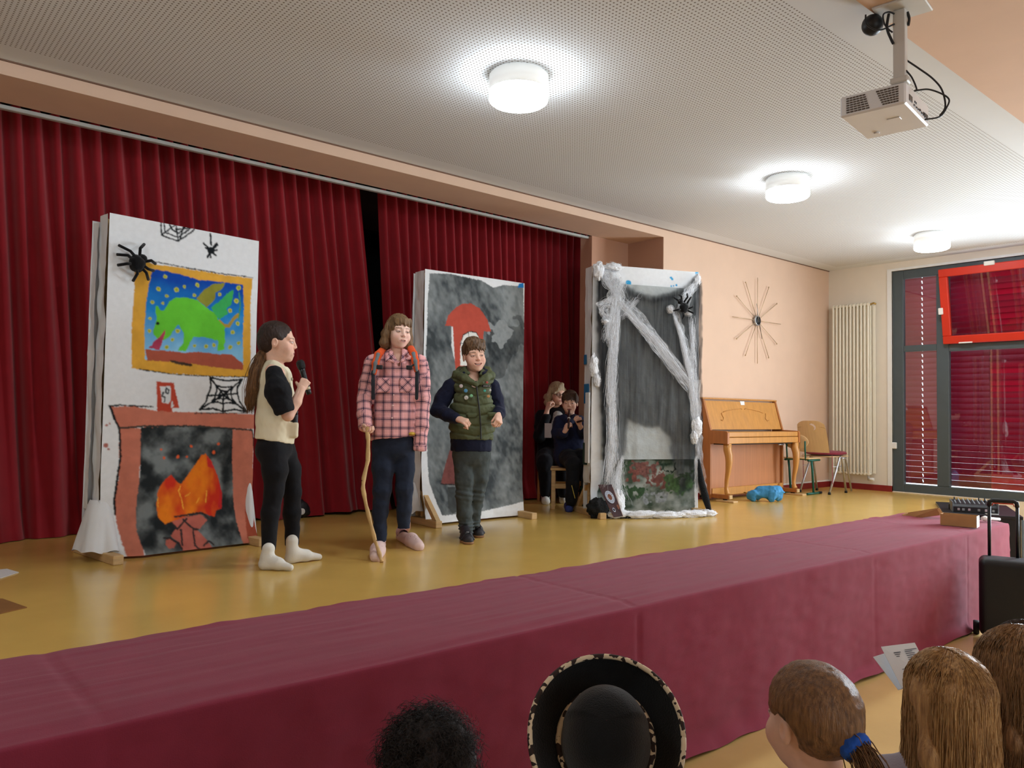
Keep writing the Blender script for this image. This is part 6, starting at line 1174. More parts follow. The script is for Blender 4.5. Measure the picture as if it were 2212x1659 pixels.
for (x, y, r, c) in ((996, 834, .014, (226, 210, 206)), (1006, 844, .014, (70, 150, 200)), (1007, 859, .015, (232, 232, 222)), (1018, 855, .012, (130, 210, 150)), (1044, 826, .009, (90, 110, 80)), (1052, 826, .009, (210, 90, 80)), (1047, 844, .009, (60, 200, 180)), (1059, 843, .008, (236, 236, 236)), (1055, 856, .011, (226, 160, 90))): disc_part('badge', L(x, y, .136 - .0000 * r - .35 * ((x - 1022) / 290.) ** 2 * 4.0), r, bmat(c))
f = Field(*bounds([L(1051, 834, .12)], .06), .003); pc_ = L(1051, 834, .112); f.box(pc_, (.034, .006, .009), .002); g.part('name_patch', f, M_plast)
f = Field(*bounds([L(1051, 834, .12)], .06), .0025); [f.box(pc_ + [dx, -.006, 0], (w_, .002, .0035), .001) for dx, w_ in ((-.018, .006), (-.004, .005), (.008, .005), (.022, .005))]; g.part('patch_lettering', f, bmat((220, 220, 216)))
for x, y, w_ in ((1019, 898, .03), (1063, 896, .022)): f = Field(*bounds([L(x, y, .14)], .07), .004); f.box(L(x, y, .128 if x < 1040 else .118), (w_, .012, .014), .008); f.rc(L(x, y - 2, .12) - [w_, 0, 0], L(x, y - 2, .12) + [w_, 0, 0], .012, .012, .01); g.part('pocket_flap', f, M_olive)
f = Field(*bounds([L(965, 960, .2), L(1065, 1165, -.2)], .05), .006); f.chain([L(1019, 955, 0), L(1019, 975, 0)], [.135, .135], .03, (0, 1, 0), .75); f.chain([L(1002, 985, .0), L(1004, 1035, .02), L(1002, 1070, .03), L(1003, 1110, .01), L(1007, 1150, .0)], [.083, .071, .058, .054, .050], .02); f.chain([L(1038, 985, -.01), L(1036, 1035, -.02), L(1031, 1070, -.03), L(1026, 1108, -.05), L(1024, 1133, -.06)], [.075, .060, .052, .046, .044], .02)
f.cut(L(1007, 1153, 0), (0, 0, -1)); X, Y, Z = np.meshgrid(*f.ax, indexing='ij', sparse=True); zk = L(1004, 1140, 0)[2]; f.D += (.006 * np.sin(Z * 260 + 8 * X) * np.clip(1 - np.abs(Z - zk) / .07, 0, 1)).astype(np.float32); zk = L(1004, 1066, 0)[2]; f.D += (.004 * np.sin(Z * 170 + 30 * X) * np.clip(1 - np.abs(Z - zk) / .08, 0, 1)).astype(np.float32); f.rough(.005, .04, 14, 3); V, Fc = f.mesh(); keep = ~((V[:, 2] < L(1024, 1137, -.06)[2]) & (V[:, 0] > L(1027, 1100)[0])); Fc = Fc[keep[Fc].all(1)]; g.part('jeans', (V, Fc), M_gjean)
M_shoe = mat('black_sandal_leather', C(40, 38, 42), rough=.55, noise=(20, .3)); M_sole = mat('tan_sole', C(150, 110, 74), rough=.7, noise=(20, .2))
for heel, toe in (((1004, 1158), (1021, 1176)), ((1026, 1145), (1040, 1157))):
    hf, tf = g.floor(*heel, .03), g.floor(*toe, .026); dv = tf - hf; dv[2] = 0; Ld = np.linalg.norm(dv); dv /= Ld; tf = hf + dv * .165; tf[2] = .026; sd = np.array([-dv[1], dv[0], 0]); ml = hf * .45 + tf * .55
    f = Field(*bounds([hf, tf], .08), .004); f.chain([hf, ml, tf], [.036, .042, .036], .02); f.rc(hf + [0, 0, .05], ml + [0, 0, .022], .034, .036, .02); f.cut((0, 0, .012), (0, 0, -1)); g.part('sandal', f, M_shoe)
    f = Field(*bounds([hf, tf], .08), .004); f.chain([hf * [1, 1, 0] + [0, 0, .02], ml * [1, 1, 0] + [0, 0, .02], tf * [1, 1, 0] + [0, 0, .02]], [.040, .046, .040], .02); f.cut((0, 0, .018), (0, 0, 1)); f.cut((0, 0, .001), (0, 0, -1)); g.part('sole', f, M_sole)
    for t_ in (.45, .75):
        a = hf * (1 - t_) + tf * t_; f = Field(*bounds([a], .08), .0035); f.chain([a - sd * .044, a + [0, 0, .046 - .02 * (t_ - .45)] - sd * .015, a + [0, 0, .046 - .02 * (t_ - .45)] + sd * .015, a + sd * .044], [.009, .009, .009, .009], .01, dv, 1.3); g.part('sandal_strap', f, M_plast)
        f = Field(*bounds([a + [0, 0, .055]], .03), .0025); f.box(a + [0, 0, .056 - .02 * (t_ - .45)], (.010, .010, .003), .002); g.part('buckle', f, M_steel)
M_hair3 = hairmat('short_brown_hair', (128, 98, 68), (74, 54, 38)); f = Field(hc - .17, hc + .19, .0036); f.el(T((0, -.016, .040)), np.array((.083, .100, .094)), 0, Rh); f.el(T((-.01, .03, .105)), (.060, .06, .034), .03, Rh); f.el(T((0, .108, -.050)), (.082, .090, .108), .008, Rh, True)
for k in (-1, 1): f.el(T((k * .088, .0, -.045)), (.032, .050, .050), .01, Rh, True)
f.cut(T((0, 0, -.07)), -Rh[:, 2])
for i, x in enumerate(np.linspace(-.056, .060, 10)): f.rc(T((x - .01, .062, .098)), T((x * 1.08 + .006, .090 - abs(x) * .55, .040 + .012 * math.sin(i * 2.1))), .016, .0055, .006)
f.rough(.005, .016, 15, 2, (1.2, 1.2, .5)); g.part('hair', f, M_hair3); g.done(M_skin)

# ================================================================ the seated boy with the recorder, his stool, the woman behind him
g = Fig(pz(1229, 1098, S), 'boy in dark hoodie sitting on a wooden stool with a recorder'); L = g.L
Rh = rotm(-4, 4, 0); hc = L(1231, 870, .0); T = head(g, hc, Rh, .98, mouth='closed', eyes='down', brow=(84, 60, 44), iris=(50, 40, 36), neck=L(1230, 903, -.03), h=.0034)
M_hood = cloth_m('dark_navy_hoodie', (30, 36, 64)); M_bt = cloth_m('black_track_trousers', (20, 22, 28)); yel = mat('yellow_piping', C(210, 190, 90), rough=.6, noise=(20, .1))
hand(g, L(1221, 931, .20), L(1228, 917, .23) - L(1221, 931, .20), np.array([.5, .3, .3]), -1, [(55, 60, 40)] * 4, .82, (.6, .6, .4), arm=L(1216, 936, .16), h=.0036); hand(g, L(1252, 918, .22), L(1248, 908, .24) - L(1252, 918, .22), np.array([-.3, .3, .4]), 1, [(60, 66, 40)] * 4, .82, (.6, .6, .4), arm=L(1256, 926, .18), h=.0036)
bodycore(g, [([L(1230, 905, -.02), L(1230, 940, -.02), L(1230, 980, -.02)], [.05, .08, .09]), ([L(1226, 990, 0), L(1236, 1000, .27), L(1233, 1075, .28)], [.04, .03, .025]), ([L(1246, 990, 0), L(1264, 1005, .22), L(1270, 1075, .22)], [.04, .03, .025])], SKIN)
f = Field(*bounds([L(1190, 890, .35), L(1275, 1000, -.2)], .03), .007); f.chain([L(1230, 908, -.02), L(1229, 925, -.02), L(1230, 955, -.02), L(1231, 985, -.02)], [.07, .125, .145, .160], .03, (0, 1, 0), .75); f.chain([L(1208, 912, -.02), L(1204, 937, .04), L(1218, 936, .16)], [.062, .055, .042], .03); f.chain([L(1252, 910, -.02), L(1263, 936, .05), L(1257, 928, .17)], [.06, .052, .040], .03); f.chain([L(1216, 902, .02), L(1230, 912, .09), L(1244, 902, .02), L(1230, 897, -.09), L(1216, 902, .02)], [.026] * 5, .02); f.rough(.006, .05, 3, 3); g.part('hoodie', f, M_hood)
f = Field(*bounds([L(1195, 970, .4), L(1285, 1092, -.2)], .04), .007); f.chain([L(1222, 985, -.02), L(1232, 992, .15), L(1238, 1004, .30), L(1237, 1040, .30), L(1234, 1080, .27)], [.095, .085, .072, .062, .060], .02); f.chain([L(1243, 985, -.02), L(1258, 990, .15), L(1266, 1002, .26), L(1270, 1040, .24), L(1272, 1080, .22)], [.095, .085, .070, .060, .055], .02); f.cut((0, 0, .055), (0, 0, -1)); f.rough(.005, .05, 6, 3); g.part('trousers', f, M_bt)
f = Field(*bounds([L(1234, 1048, .36), L(1243, 1080, .34)], .02), .0035); f.rc(L(1235, 1049, .36), L(1242, 1076, .335), .004, .004); g.part('trouser_piping', f, yel)
for (x, y, xx, yy2) in ((1229, 1083, 1229, 1098), (1266, 1078, 1274, 1090)):
    hf = g.floor(x, y + 6, .03); tf = g.floor(xx, yy2 + 2, .026); f = Field(*bounds([hf, tf], .09), .005); f.chain([hf, (hf + tf) / 2 + [0, 0, .006], tf], [.036, .045, .038], .02); f.rc(hf + [0, 0, .08], hf + [0, 0, .03], .032, .034, .005, sub=True); f.cut((0, 0, 0), (0, 0, -1)); g.part('clog', f, mat('blue_clog_rubber', C(44, 60, 130), rough=.6, noise=(12, .15)) if x == 1229 else bpy.data.materials['blue_clog_rubber'])
f = Field(hc - .16, hc + .16, .0042); f.el(T((0, -.016, .038)), np.array((.085, .101, .092)), 0, Rh); f.el(T((0, .108, -.058)), (.078, .090, .108), .008, Rh, True)
for k in (-1, 1): f.el(T((k * .09, .005, -.06)), (.03, .045, .05), .01, Rh, True)
f.cut(T((0, 0, -.06)), -Rh[:, 2])
for i, x in enumerate(np.linspace(-.06, .06, 10)): f.rc(T((x, .065, .085)), T((x * 1.1, .092 - abs(x) * .5, .026 + .004 * (i % 3))), .015, .006, .006)
f.rough(.003, .014, 25, 2, (1.2, 1.2, .5)); g.part('hair', f, hairmat('chestnut_hair', (86, 58, 40), (48, 32, 24))); g.done(M_skin); gb = g
ro = empty('recorder', g.B, 'brown recorder held to the seated boy\'s mouth', 'recorder', rz=g.rz); M_rec = mat('dark_rosewood', C(58, 30, 28), rough=.35, noise=(12, .3)); a, b = T((0, .10, -.066)), L(1228, 925, .26); MB().tube([a, a * .8 + b * .2, a * .5 + b * .5, b], [.008, .012, .012, .010], 12).build('tube', M_rec, ro); MB().tube([a * .55 + b * .45, a * .5 + b * .5], [.0145, .0145], 12).build('joint_ring', M_white, ro)
r2 = empty('wooden_flute', g.B, 'short dark flute in the seated boy\'s other hand', 'flute', rz=g.rz); a, b = L(1246, 912, .26), L(1268, 906, .30); MB().tube([a, a * .6 + b * .4, b], [.009, .011, .009], 12).build('tube', M_rec, r2); MB().tube([a * .25 + b * .75, a * .2 + b * .8], [.015, .015], 12).build('end_ring', M_brass, r2)
st = empty('wooden_stool', g.B, 'small pine stool under the boy with the recorder', 'stool', rz=g.rz); sx0, sz1 = L(1189, 990, -.05), L(1192, 986, .0)[2]
zs = .375; MB().bbox((L(1190, 990)[0], -.13, zs), (L(1266, 990)[0], .20, zs + .022), .005).build('seat', M_wood, st)
for x in (L(1196, 1000)[0], L(1258, 1000)[0]):
    for y in (-.10, .17): MB().bbox((x - .018, y - .018, 0), (x + .018, y + .018, zs), .003).build('leg', M_wood, st)
for z in (.20,):
    MB().bbox((L(1196, 1000)[0], -.11, z), (L(1258, 1000)[0], -.09, z + .045), .003).build('stretcher', M_wood, st); MB().bbox((L(1196, 1000)[0], .16, z), (L(1258, 1000)[0], .18, z + .045), .003).build('stretcher', M_wood, st)
for x in (L(1196, 1000)[0], L(1258, 1000)[0]): MB().bbox((x - .01, -.10, .26), (x + .01, .17, .30), .003).build('stretcher', M_wood, st)
# the woman
wb = pz(1186, 1081, S); g = Fig((wb[0], wb[1]), 'woman with blond hair and glasses in black sitting by the curtain'); L = g.L
Rh = rotm(28, 10, 0); hc = L(1203, 850, .02); T = head(g, hc, Rh, 1.05, mouth='closed', eyes='down', brow=(150, 120, 90), neck=L(1200, 888, -.04), h=.0034, iris=(70, 80, 90))
M_blk = cloth_m('black_cardigan', (18, 18, 24)); hand(g, L(1182, 886, .17), L(1186, 868, .16) - L(1182, 886, .17), np.array([.6, .5, .1]), 1, [(50, 60, 40)] * 4, .95, (.5, .6, .4), arm=L(1179, 900, .16), h=.0036)
bodycore(g, [([L(1200, 890, -.03), L(1198, 930, -.03), L(1196, 985, -.03)], [.05, .09, .11]), ([L(1184, 990, 0), L(1178, 1000, .34), L(1178, 1070, .25)], [.06, .05, .035]), ([L(1208, 990, 0), L(1212, 1000, .30), L(1216, 1068, .25)], [.06, .05, .035])], SKIN)
f = Field(*bounds([L(1140, 870, .4), L(1260, 1000, -.25)], .04), .008); f.chain([L(1200, 892, -.04), L(1199, 908, -.03), L(1197, 945, -.02), L(1196, 985, -.02)], [.08, .15, .17, .19], .03, (0, 1, 0), .75); f.chain([L(1170, 900, -.02), L(1166, 942, .10), L(1180, 902, .17)], [.07, .062, .045], .03); f.chain([L(1230, 900, -.02), L(1238, 945, .04), L(1225, 960, .2)], [.07, .062, .05], .03); f.el(L(1204, 902, .16), (.055, .09, .11), .012, sub=True); f.rough(.006, .06, 3, 3); g.part('cardigan', f, M_blk)
f = Field(*bounds([L(1185, 880, .2), L(1225, 940, -.05)], .04), .008); f.chain([L(1204, 900, .045), L(1203, 925, .085)], [.062, .070], .03, (0, 1, 0), .75); g.part('blouse', f, mat('white_print_blouse', C(206, 202, 198), rough=.8, noise=(90, .6)))
f = Field(*bounds([L(1150, 970, .5), L(1245, 1075, -.2)], .05), .008); f.chain([L(1188, 985, -.02), L(1180, 990, .2), L(1177, 1000, .34), L(1178, 1030, .30), L(1179, 1064, .26)], [.12, .10, .085, .068, .058], .03); f.chain([L(1208, 985, -.02), L(1212, 990, .2), L(1213, 1000, .30), L(1216, 1030, .27), L(1217, 1064, .25)], [.12, .10, .085, .068, .058], .03); f.rough(.005, .06, 8, 3); g.part('trousers', f, M_blk)
for x0, y0 in ((1178, 1072), (1216, 1070)):
    hf = g.floor(x0, y0, .035); tf = g.floor(x0 + 1, y0 + 11, .03); f = Field(*bounds([hf, tf], .12), .005); f.chain([hf, tf], [.042, .044], .02); f.rc(hf + [0, 0, .05], hf * .6 + tf * .4 + [0, 0, .02], .042, .042, .02); f.cut((0, 0, 0), (0, 0, -1)); g.part('trainer', f, M_sock)
f = Field(hc - .22, hc + .17, .0045); f.el(T((0, -.014, .034)), np.array((.085, .102, .094)), 0, Rh)
for k in (-1, 1): f.chain([T((k * .075, .0, .03)), T((k * .092, .0, -.04)), T((k * .10, -.005, -.10)), T((k * .09, .0, -.135))], [.03, .03, .03, .016], .02)
f.chain([T((-.07, -.07, -.05)), T((0, -.085, -.07)), T((.07, -.07, -.05))], [.04, .04, .04], .03); f.el(T((.01, .105, -.050)), (.072, .090, .105), .008, Rh, True); f.rc(T((.02, .05, .10)), T((-.065, .07, .01)), .022, .012, .02); f.rough(.003, .014, 35, 2, (1.2, 1.2, .4)); g.part('hair', f, hairmat('ash_blond_hair', (206, 184, 150), (150, 126, 96)))
f = Field(hc - .14, hc + .14, .0026)
for k in (-1, 1):
    q = [T((k * .031 + .021 * math.cos(a_), .097 - .008 * abs(math.cos(a_)), .0 + .016 * math.sin(a_))) for a_ in np.linspace(0, 6.2832, 17)]; f.chain(q, [.0024] * 17, 0); f.rc(T((k * .052, .088, .004)), T((k * .078, .0, .008)), .0024, .0024)
f.rc(T((-.010, .098, .004)), T((.010, .098, .004)), .0024, .0024); g.part('glasses', f, M_plast); g.done(M_skin)
wch = empty('plain_chair', g.B, 'brown wooden chair under the seated woman', 'chair', rz=g.rz); MB().bbox((-.14, -.12, .40), (.26, .22, .42), .005).build('seat', M_oak2, wch)
for x in (-.11, .23):
    for y in (-.09, .19): MB().bbox((x - .015, y - .015, 0), (x + .015, y + .015, .40), .003).build('leg', M_oak2, wch)
lf = tag(MB().bbox((-.036, -.002, -.075), (.036, .002, .075), .001).build('leaflet', mat('grey_pink_paper', C(200, 190, 190), rough=.8, noise=(12, .1))), 'pale folded leaflet in the seated woman\'s lap', 'leaflet'); lf.location = g.B + g.r * L(1184, 930)[0] + g.n * .245 + np.array([0, 0, L(1184, 930, .245)[2]]); lf.rotation_euler = (0, 0, g.rz)
# ---------------------------------------------------------------- blue cloth animal on the floor
c_ = pz(1653, 1083, S); pg = Fig((c_[0], c_[1]), '', 'x'); L = pg.L; f = Field(*bounds([L(1612, 1045, .2), L(1700, 1090, -.2)], .05), .006); f.rc(L(1640, 1066, 0), L(1674, 1065, 0), .070, .072, .03); f.rc(L(1648, 1060, 0), L(1678, 1059, 0), .045, .045, .03)
for x, y, w in ((1627, 1080, .07), (1668, 1083, .08), (1637, 1078, -.06), (1682, 1078, -.05)): f.rc(L(x, y, w) * [1, 1, 0] + [0, 0, .035], L(x + 2, 1066, w * .7), .034, .045, .02)
f.el(L(1620, 1070, .03), (.04, .05, .045), .03); f.rc(L(1682, 1062, 0), L(1697, 1064, 0), .05, .008, .02); f.el(L(1649, 1086, .06), (.055, .16, .05), .02, sub=True); f.cut((0, 0, .0), (0, 0, -1)); f.rough(.008, .04, 3, 3)
V, Fc = f.mesh(); o = npmesh('plush_pig', V, Fc, cloth_m('light_blue_nylon', (70, 150, 205), rough=.55)); o.location = pg.B; o.rotation_euler = (0, 0, pg.rz); tag(o, 'crumpled light blue cloth pig on the floor by the piano', 'toy pig')

# ================================================================ the audience
M_wool = cloth_m('heather_grey_jersey', (150, 152, 160)); M_wool2 = cloth_m('blue_grey_jersey', (140, 148, 164)); M_lil = cloth_m('lilac_grey_jersey', (164, 158, 168))
def sitter(px_, py_, D, label, yaw, head_s=1.0, pitch=0, shirt=M_wool, skin=SKIN, turn=0, nk=.044, drop=0.0):
    p = pd(px_, py_, D); g = Fig((p[0], p[1]), label, 'person', 0.0, 'seated audience'); c = g.L(px_, py_, 0); Rh = rotm(yaw, pitch); ca, sa = math.cos(turn), math.sin(turn)
    def Q(x, y, z): return np.array([c[0] + x * ca - y * sa, c[1] + x * sa + y * ca, z])
    zc = c[2]; zs = zc - .168 - drop; hip = max(.44, zs - .42)
    T = head(g, c, Rh, head_s, skin=skin, neck=Q(0, -.015, zs + .02), h=.0034, nk=nk)
    bodycore(g, [([Q(0, 0, zs), Q(0, 0, zs - .15), Q(0, -.02, hip)], [.06, .08, .09]), ([Q(-.085, 0, hip), Q(-.10, .36, hip), Q(-.10, .36, .08)], [.055, .045, .03]), ([Q(.085, 0, hip), Q(.10, .36, hip), Q(.10, .36, .08)], [.055, .045, .03])], skin, h=.014)
    f = Field(*bounds([Q(-.25, -.2, zs + .06), Q(.25, .35, hip - .1), Q(-.25, .35, hip), Q(.25, -.2, hip)], .05), .008); f.chain([Q(0, -.01, zs + .03), Q(0, -.01, zs - .03), Q(0, 0, zs - .2), Q(0, 0, hip)], [.062, .11, .135, .14], .03, (-sa, ca, 0), .78); f.rc(Q(-.11, 0, zs - .035), Q(.11, 0, zs - .035), .062, .062, .04)
    for k in (-1, 1): f.chain([Q(k * .135, 0, zs - .05), Q(k * .18, .04, zs - .25), Q(k * .12, .24, hip + .08)], [.06, .05, .04], .03)
    f.rc(Q(0, -.015, zs + .12), Q(0, .0, zs + .035), .055, .052, .008, sub=True); f.rough(.005, .07, int(px_) % 50, 3); g.part('sweater', f, shirt)
    f = Field(*bounds([Q(-.25, -.2, hip), Q(.25, .5, .0), Q(-.25, .5, 0), Q(.25, -.2, 0)], .06), .010); [f.chain([Q(k * .08, 0, hip), Q(k * .10, .34, hip), Q(k * .10, .36, .10)], [.095, .075, .05], .03) for k in (-1, 1)]; f.cut((0, 0, .09), (0, 0, -1)); g.part('trousers', f, M_denim)
    for k in (-1, 1): a = Q(k * .10, .35, .035); f = Field(*bounds([a], .18), .008); f.rc(a, Q(k * .10, .47, .03), .038, .036, .0); f.rc(a + [0, 0, .06], a, .036, .04, .02); f.cut((0, 0, 0), (0, 0, -1)); g.part('shoe', f, M_plast)
    for k in (-1, 1): hand(g, Q(k * .11, .25, hip + .09), Q(k * .06, .36, hip + .09) - Q(k * .11, .25, hip + .09), np.array([0, 0, -1.]), k, [(15, 20, 12)] * 4, .85, arm=None, h=.005)
    g.c, g.T, g.Rh, g.Q, g.zs, g.hip, g.s = c, T, Rh, Q, zs, hip, head_s; return g
def shell_dir(Rh, d): return d @ Rh.T
def scalp(g, d, rad=(.084, .103, .098), ctr=(0, -.016, .034), k=1.0):
    """point on the hair shell for unit directions d given in head axes"""
    return g.c + ((np.array(ctr) + d * np.array(rad) * k) * g.s) @ g.Rh.T
def unit(v): return v / (np.linalg.norm(v, axis=-1, keepdims=True) + 1e-9)
rg = np.random.default_rng(12)
# ---------------- ponytail girl
g = sitter(1750, 1558, 1.60, 'girl with smooth brown ponytail and blue hair tie in the audience', -138, .94, 2, M_lil); L = g.L; T = g.T
tie = L(1828, 1600, .0) ; tie = T((-.006, -.112, -.008)); M_h6 = hairmat('smooth_brown_hair', (150, 110, 72), (92, 64, 42), .38)
f = Field(g.c - .17, g.c + .17, .0042); f.el(T((0, -.017, .034)), (.081, .103, .091), 0, g.Rh); f.rc(T((0, -.07, .0)), tie, .05, .022, .03); f.el(T((0, .10, -.05)), (.085, .088, .116), .006, g.Rh, True)
for k in (-1, 1): f.el(T((k * .088, .014, -.040)), (.040, .056, .062), .01, g.Rh, True)
f.rough(.0018, .012, 3, 2); g.part('hair', f, M_h6)
n_ = 2600; d0 = unit(rg.normal(0, 1, (n_ * 3, 3))); d0 = d0[(d0[:, 2] > -.35) & ((d0[:, 1] < .62) | (d0[:, 2] > .55)) & ~((np.abs(d0[:, 0]) > .6) & (d0[:, 2] < .05) & (d0[:, 1] > -.1))][:n_]; dt = unit(np.array([-.06, -1.0, -.42])); tt = np.linspace(0, 1, 12)[None, :, None]; dd = unit(d0[:, None] * (1 - tt) + (dt + rg.normal(0, .035, (len(d0), 1, 3))) * tt); hq = (np.array((0, -.017, .034)) + dd * np.array((.083, .105, .093))); okk = ~((np.abs(hq[..., 0]) > .045) & (hq[..., 1] > -.034) & (hq[..., 2] < .018)).any(1); dd, d0 = dd[okk], d0[okk]; P = scalp(g, dd, (.083, .105, .093), (0, -.017, .034), 1.005 + .012 * rg.random((len(d0), 1, 1))) + rg.normal(0, .0006, (len(d0), 12, 3)); g.part('hair_strands', strands(P, .0009), M_h6, kind='stuff')
f = Field(tie - .06, tie + .06, .0034); ax_ = g.Rh @ unit(np.array([-.1, -1, -.5])); e1 = unit(np.cross(ax_, [0, 0, 1.])); e2 = np.cross(ax_, e1)
for o_ in (-.011, .0, .011): q = [tie + ax_ * o_ + (e1 * math.cos(a) + e2 * math.sin(a)) * .021 for a in np.linspace(0, 6.2832, 15)]; f.chain(q, [.0085] * 15, .006)
f.rough(.002, .01, 2); g.part('hair_tie', f, cloth_m('blue_hair_tie', (40, 90, 190)))
n_ = 500; o_ = rg.normal(0, 1, (n_, 1, 3)); tt = np.linspace(0, 1, 14); ctr = np.array([tie - ax_ * .02, tie + ax_ * .03, tie + ax_ * .05 + [.01, 0, -.05], tie + ax_ * .055 + [.02, 0, -.14], tie + ax_ * .05 + [.02, .0, -.24]]); pc = np.stack([np.interp(tt * 4, range(5), ctr[:, i]) for i in range(3)], -1); ww = np.interp(tt * 4, range(5), [.009, .012, .017, .018, .010])[None, :, None]; P = pc[None] + o_ * ww * .75 + rg.normal(0, .001, (n_, 14, 3)); g.part('ponytail', strands(P, .0016), M_h6, kind='stuff'); g.done(M_skin)
# ---------------- long straight hair
def long_hair(g, m, n_=3200, fall=.36, part=0.12, seed=1, front=.55, base=True):
    rg = np.random.default_rng(seed); T = g.T; f = Field(g.c - np.array([.17, .17, .40]), g.c + .17, .006); f.el(T((0, -.016, .034)), (.083, .103, .092), 0, g.Rh)
    for k in (-1, 1): f.chain([T((k * .065, -.02, .02)), T((k * .072, -.04, -.10)), T((k * .068, -.055, -.30))], [.026, .024, .02], .03)
    f.chain([T((0, -.066, -.02)), T((0, -.066, -.15)), T((0, -.066, -.30))], [.040, .034, .026], .03); f.el(T((0, .105, -.05)), (.066, .088, .150), .008, g.Rh, True); f.rough(.004, .02, seed, 2, (1, 1, .3)); g.part('hair', f, m)
    az = rg.uniform(-math.pi, math.pi, n_ * 2); az = az[(np.abs(az) > front)][:n_]; m_ = len(az); K = 22; t = np.linspace(0, 1, K)[None]; top = np.stack([part + np.sign(np.sin(az)) * .06 + rg.normal(0, .02, m_), np.cos(az) * .55 + rg.normal(0, .10, m_), np.ones(m_)], -1); top = unit(top); side = np.stack([np.sin(az), np.cos(az), rg.uniform(-.35, .0, m_)], -1); side = unit(side)
    tl = rg.uniform(.30, .42, (m_, 1)); a_ = np.clip(t / tl, 0, 1)[..., None]; d = unit(top[:, None] * (1 - a_) + side[:, None] * a_ + .25 * np.sin(a_ * np.pi) * side[:, None]); P = scalp(g, d, (.085, .105, .093), (0, -.016, .034), 1.0 + .05 * rg.random((m_, 1, 1))); down = np.clip((t - tl) / (1 - tl), 0, 1); P[..., 2] -= down * (fall * rg.uniform(.75, 1.05, (m_, 1))); out = (side[:, None] @ g.Rh.T); P[..., 0] += out[..., 0] * down * .012; P[..., 1] += out[..., 1] * down * .012; P += rg.normal(0, .0009, P.shape) + .006 * down[..., None] * np.sin(t * 9 + rg.uniform(0, 6, (m_, 1)))[..., None] * np.array([1, 1, 0]); g.part('hair_strands', strands(P, .0013), m, kind='stuff')
M_h7 = hairmat('dark_blond_hair', (214, 172, 116), (144, 106, 66), .38); g = sitter(2042, 1520, 1.78, 'girl with long dark blond hair holding script pages in the audience', -140, .95, 4, M_lil); long_hair(g, M_h7, 3400, .36, .10, 3); g.done(M_skin)
M_pap = mat('white_script_paper', C(226, 232, 238), rough=.8, noise=(6, .03)); M_ink = mat('grey_print', C(90, 94, 104), rough=.8, noise=(30, .2))
def sheet(q, label, lines):
    q = [np.array(t, float) for t in q]; c = sum(q) / 4; o = empty('script_page', c, label, 'paper', 'script pages'); n = np.cross(q[1] - q[0], q[3] - q[0]); n /= np.linalg.norm(n); n = n if n @ (CAM - c) > 0 else -n; slab('page', q, .0012, M_pap, o, c)
    P = lambda u, v: (q[0] * (1 - u) + q[1] * u) * (1 - v) + (q[3] * (1 - u) + q[2] * u) * v + n * .0022 - c
    for (u0, u1, v, h_) in lines: MB().add([P(u0, v), P(u1, v), P(u1, v + h_), P(u0, v + h_)], [(0, 1, 2, 3)]).build('text_line', M_ink, o)
sheet([pd(1903, 1397, 2.02), pd(1976, 1388, 2.02), pd(2018, 1470, 1.86), pd(1948, 1486, 1.86)], 'front printed script page in the blond girl\'s hand', [(.26, .46, .20, .022), (.26, .42, .25, .018), (.28, .38, .30, .018), (.60, .96, .17, .018)] + [(.58, .80 + .1 * ((i * 7) % 3) / 2, .215 + .05 * i, .016) for i in range(9)] + [(.26, .4, .62, .014)])
sheet([pd(1886, 1419, 2.03), pd(1930, 1405, 2.03), pd(1975, 1480, 1.88), pd(1940, 1490, 1.88)], 'rear script page fanned out to the left of the front page', [(.62, .8, .22, .02), (.7, .85, .3, .02)])
# ---------------- girl at the right edge and the head behind her
M_h8 = hairmat('light_brown_long_hair', (186, 146, 102), (116, 86, 58), .4); g = sitter(2200, 1476, 2.0, 'girl with brown hair and blue grey top at the right edge', -124, 1.12, 4, M_wool2); long_hair(g, M_h8, 2800, .24, .0, 8, .75); g.done(M_skin)
M_h9 = hairmat('dark_brown_long_hair', (74, 54, 40), (44, 32, 26), .4); g = sitter(2208, 1425, 2.6, 'dark haired child hidden behind the girl at the right edge', -150, 1.0, 0, M_wool); long_hair(g, M_h9, 1200, .2, .0, 9, .6); g.done(M_skin)
# ---------------- curly head
DSK = np.array(C(150, 104, 78)[:3]); g = sitter(925, 1668, 1.78, 'child with dark curly hair at the bottom of the picture', 176, 1.0, 0, M_dgr, DSK); M_cur = hairmat('dark_curly_hair', (46, 36, 32), (24, 20, 20), .6)
f = Field(g.c - .17, g.c + .17, .005); f.el(g.T((0, -.014, .030)), (.100, .112, .098), 0, g.Rh); f.el(g.T((0, .115, -.05)), (.07, .07, .11), .01, g.Rh, True); f.rough(.016, .035, 3, 3); g.part('hair', f, M_cur)
n_ = 1500; d = unit(rg.normal(0, 1, (n_, 3)) + np.array([0, -.2, .5])); K = 18; t = np.linspace(0, 1, K)[None, :, None]; p0 = g.c + ((np.array((0, -.014, .030)) + d * np.array((.088, .098, .088)))) @ g.Rh.T; out = unit(p0 - g.c); e1 = unit(np.cross(out, unit(rg.normal(0, 1, (n_, 3))))); e2 = np.cross(out, e1); ph = rg.uniform(0, 6.28, (n_, 1, 1)); rr = rg.uniform(.006, .014, (n_, 1, 1)); ln = rg.uniform(.018, .055, (n_, 1, 1)); P = p0[:, None] + out[:, None] * t * ln + rr * (e1[:, None] * np.cos(ph + t * 13) + e2[:, None] * np.sin(ph + t * 13)); g.part('hair_curls', strands(P, .0012, 3), M_cur, kind='stuff'); g.done(M_skin)
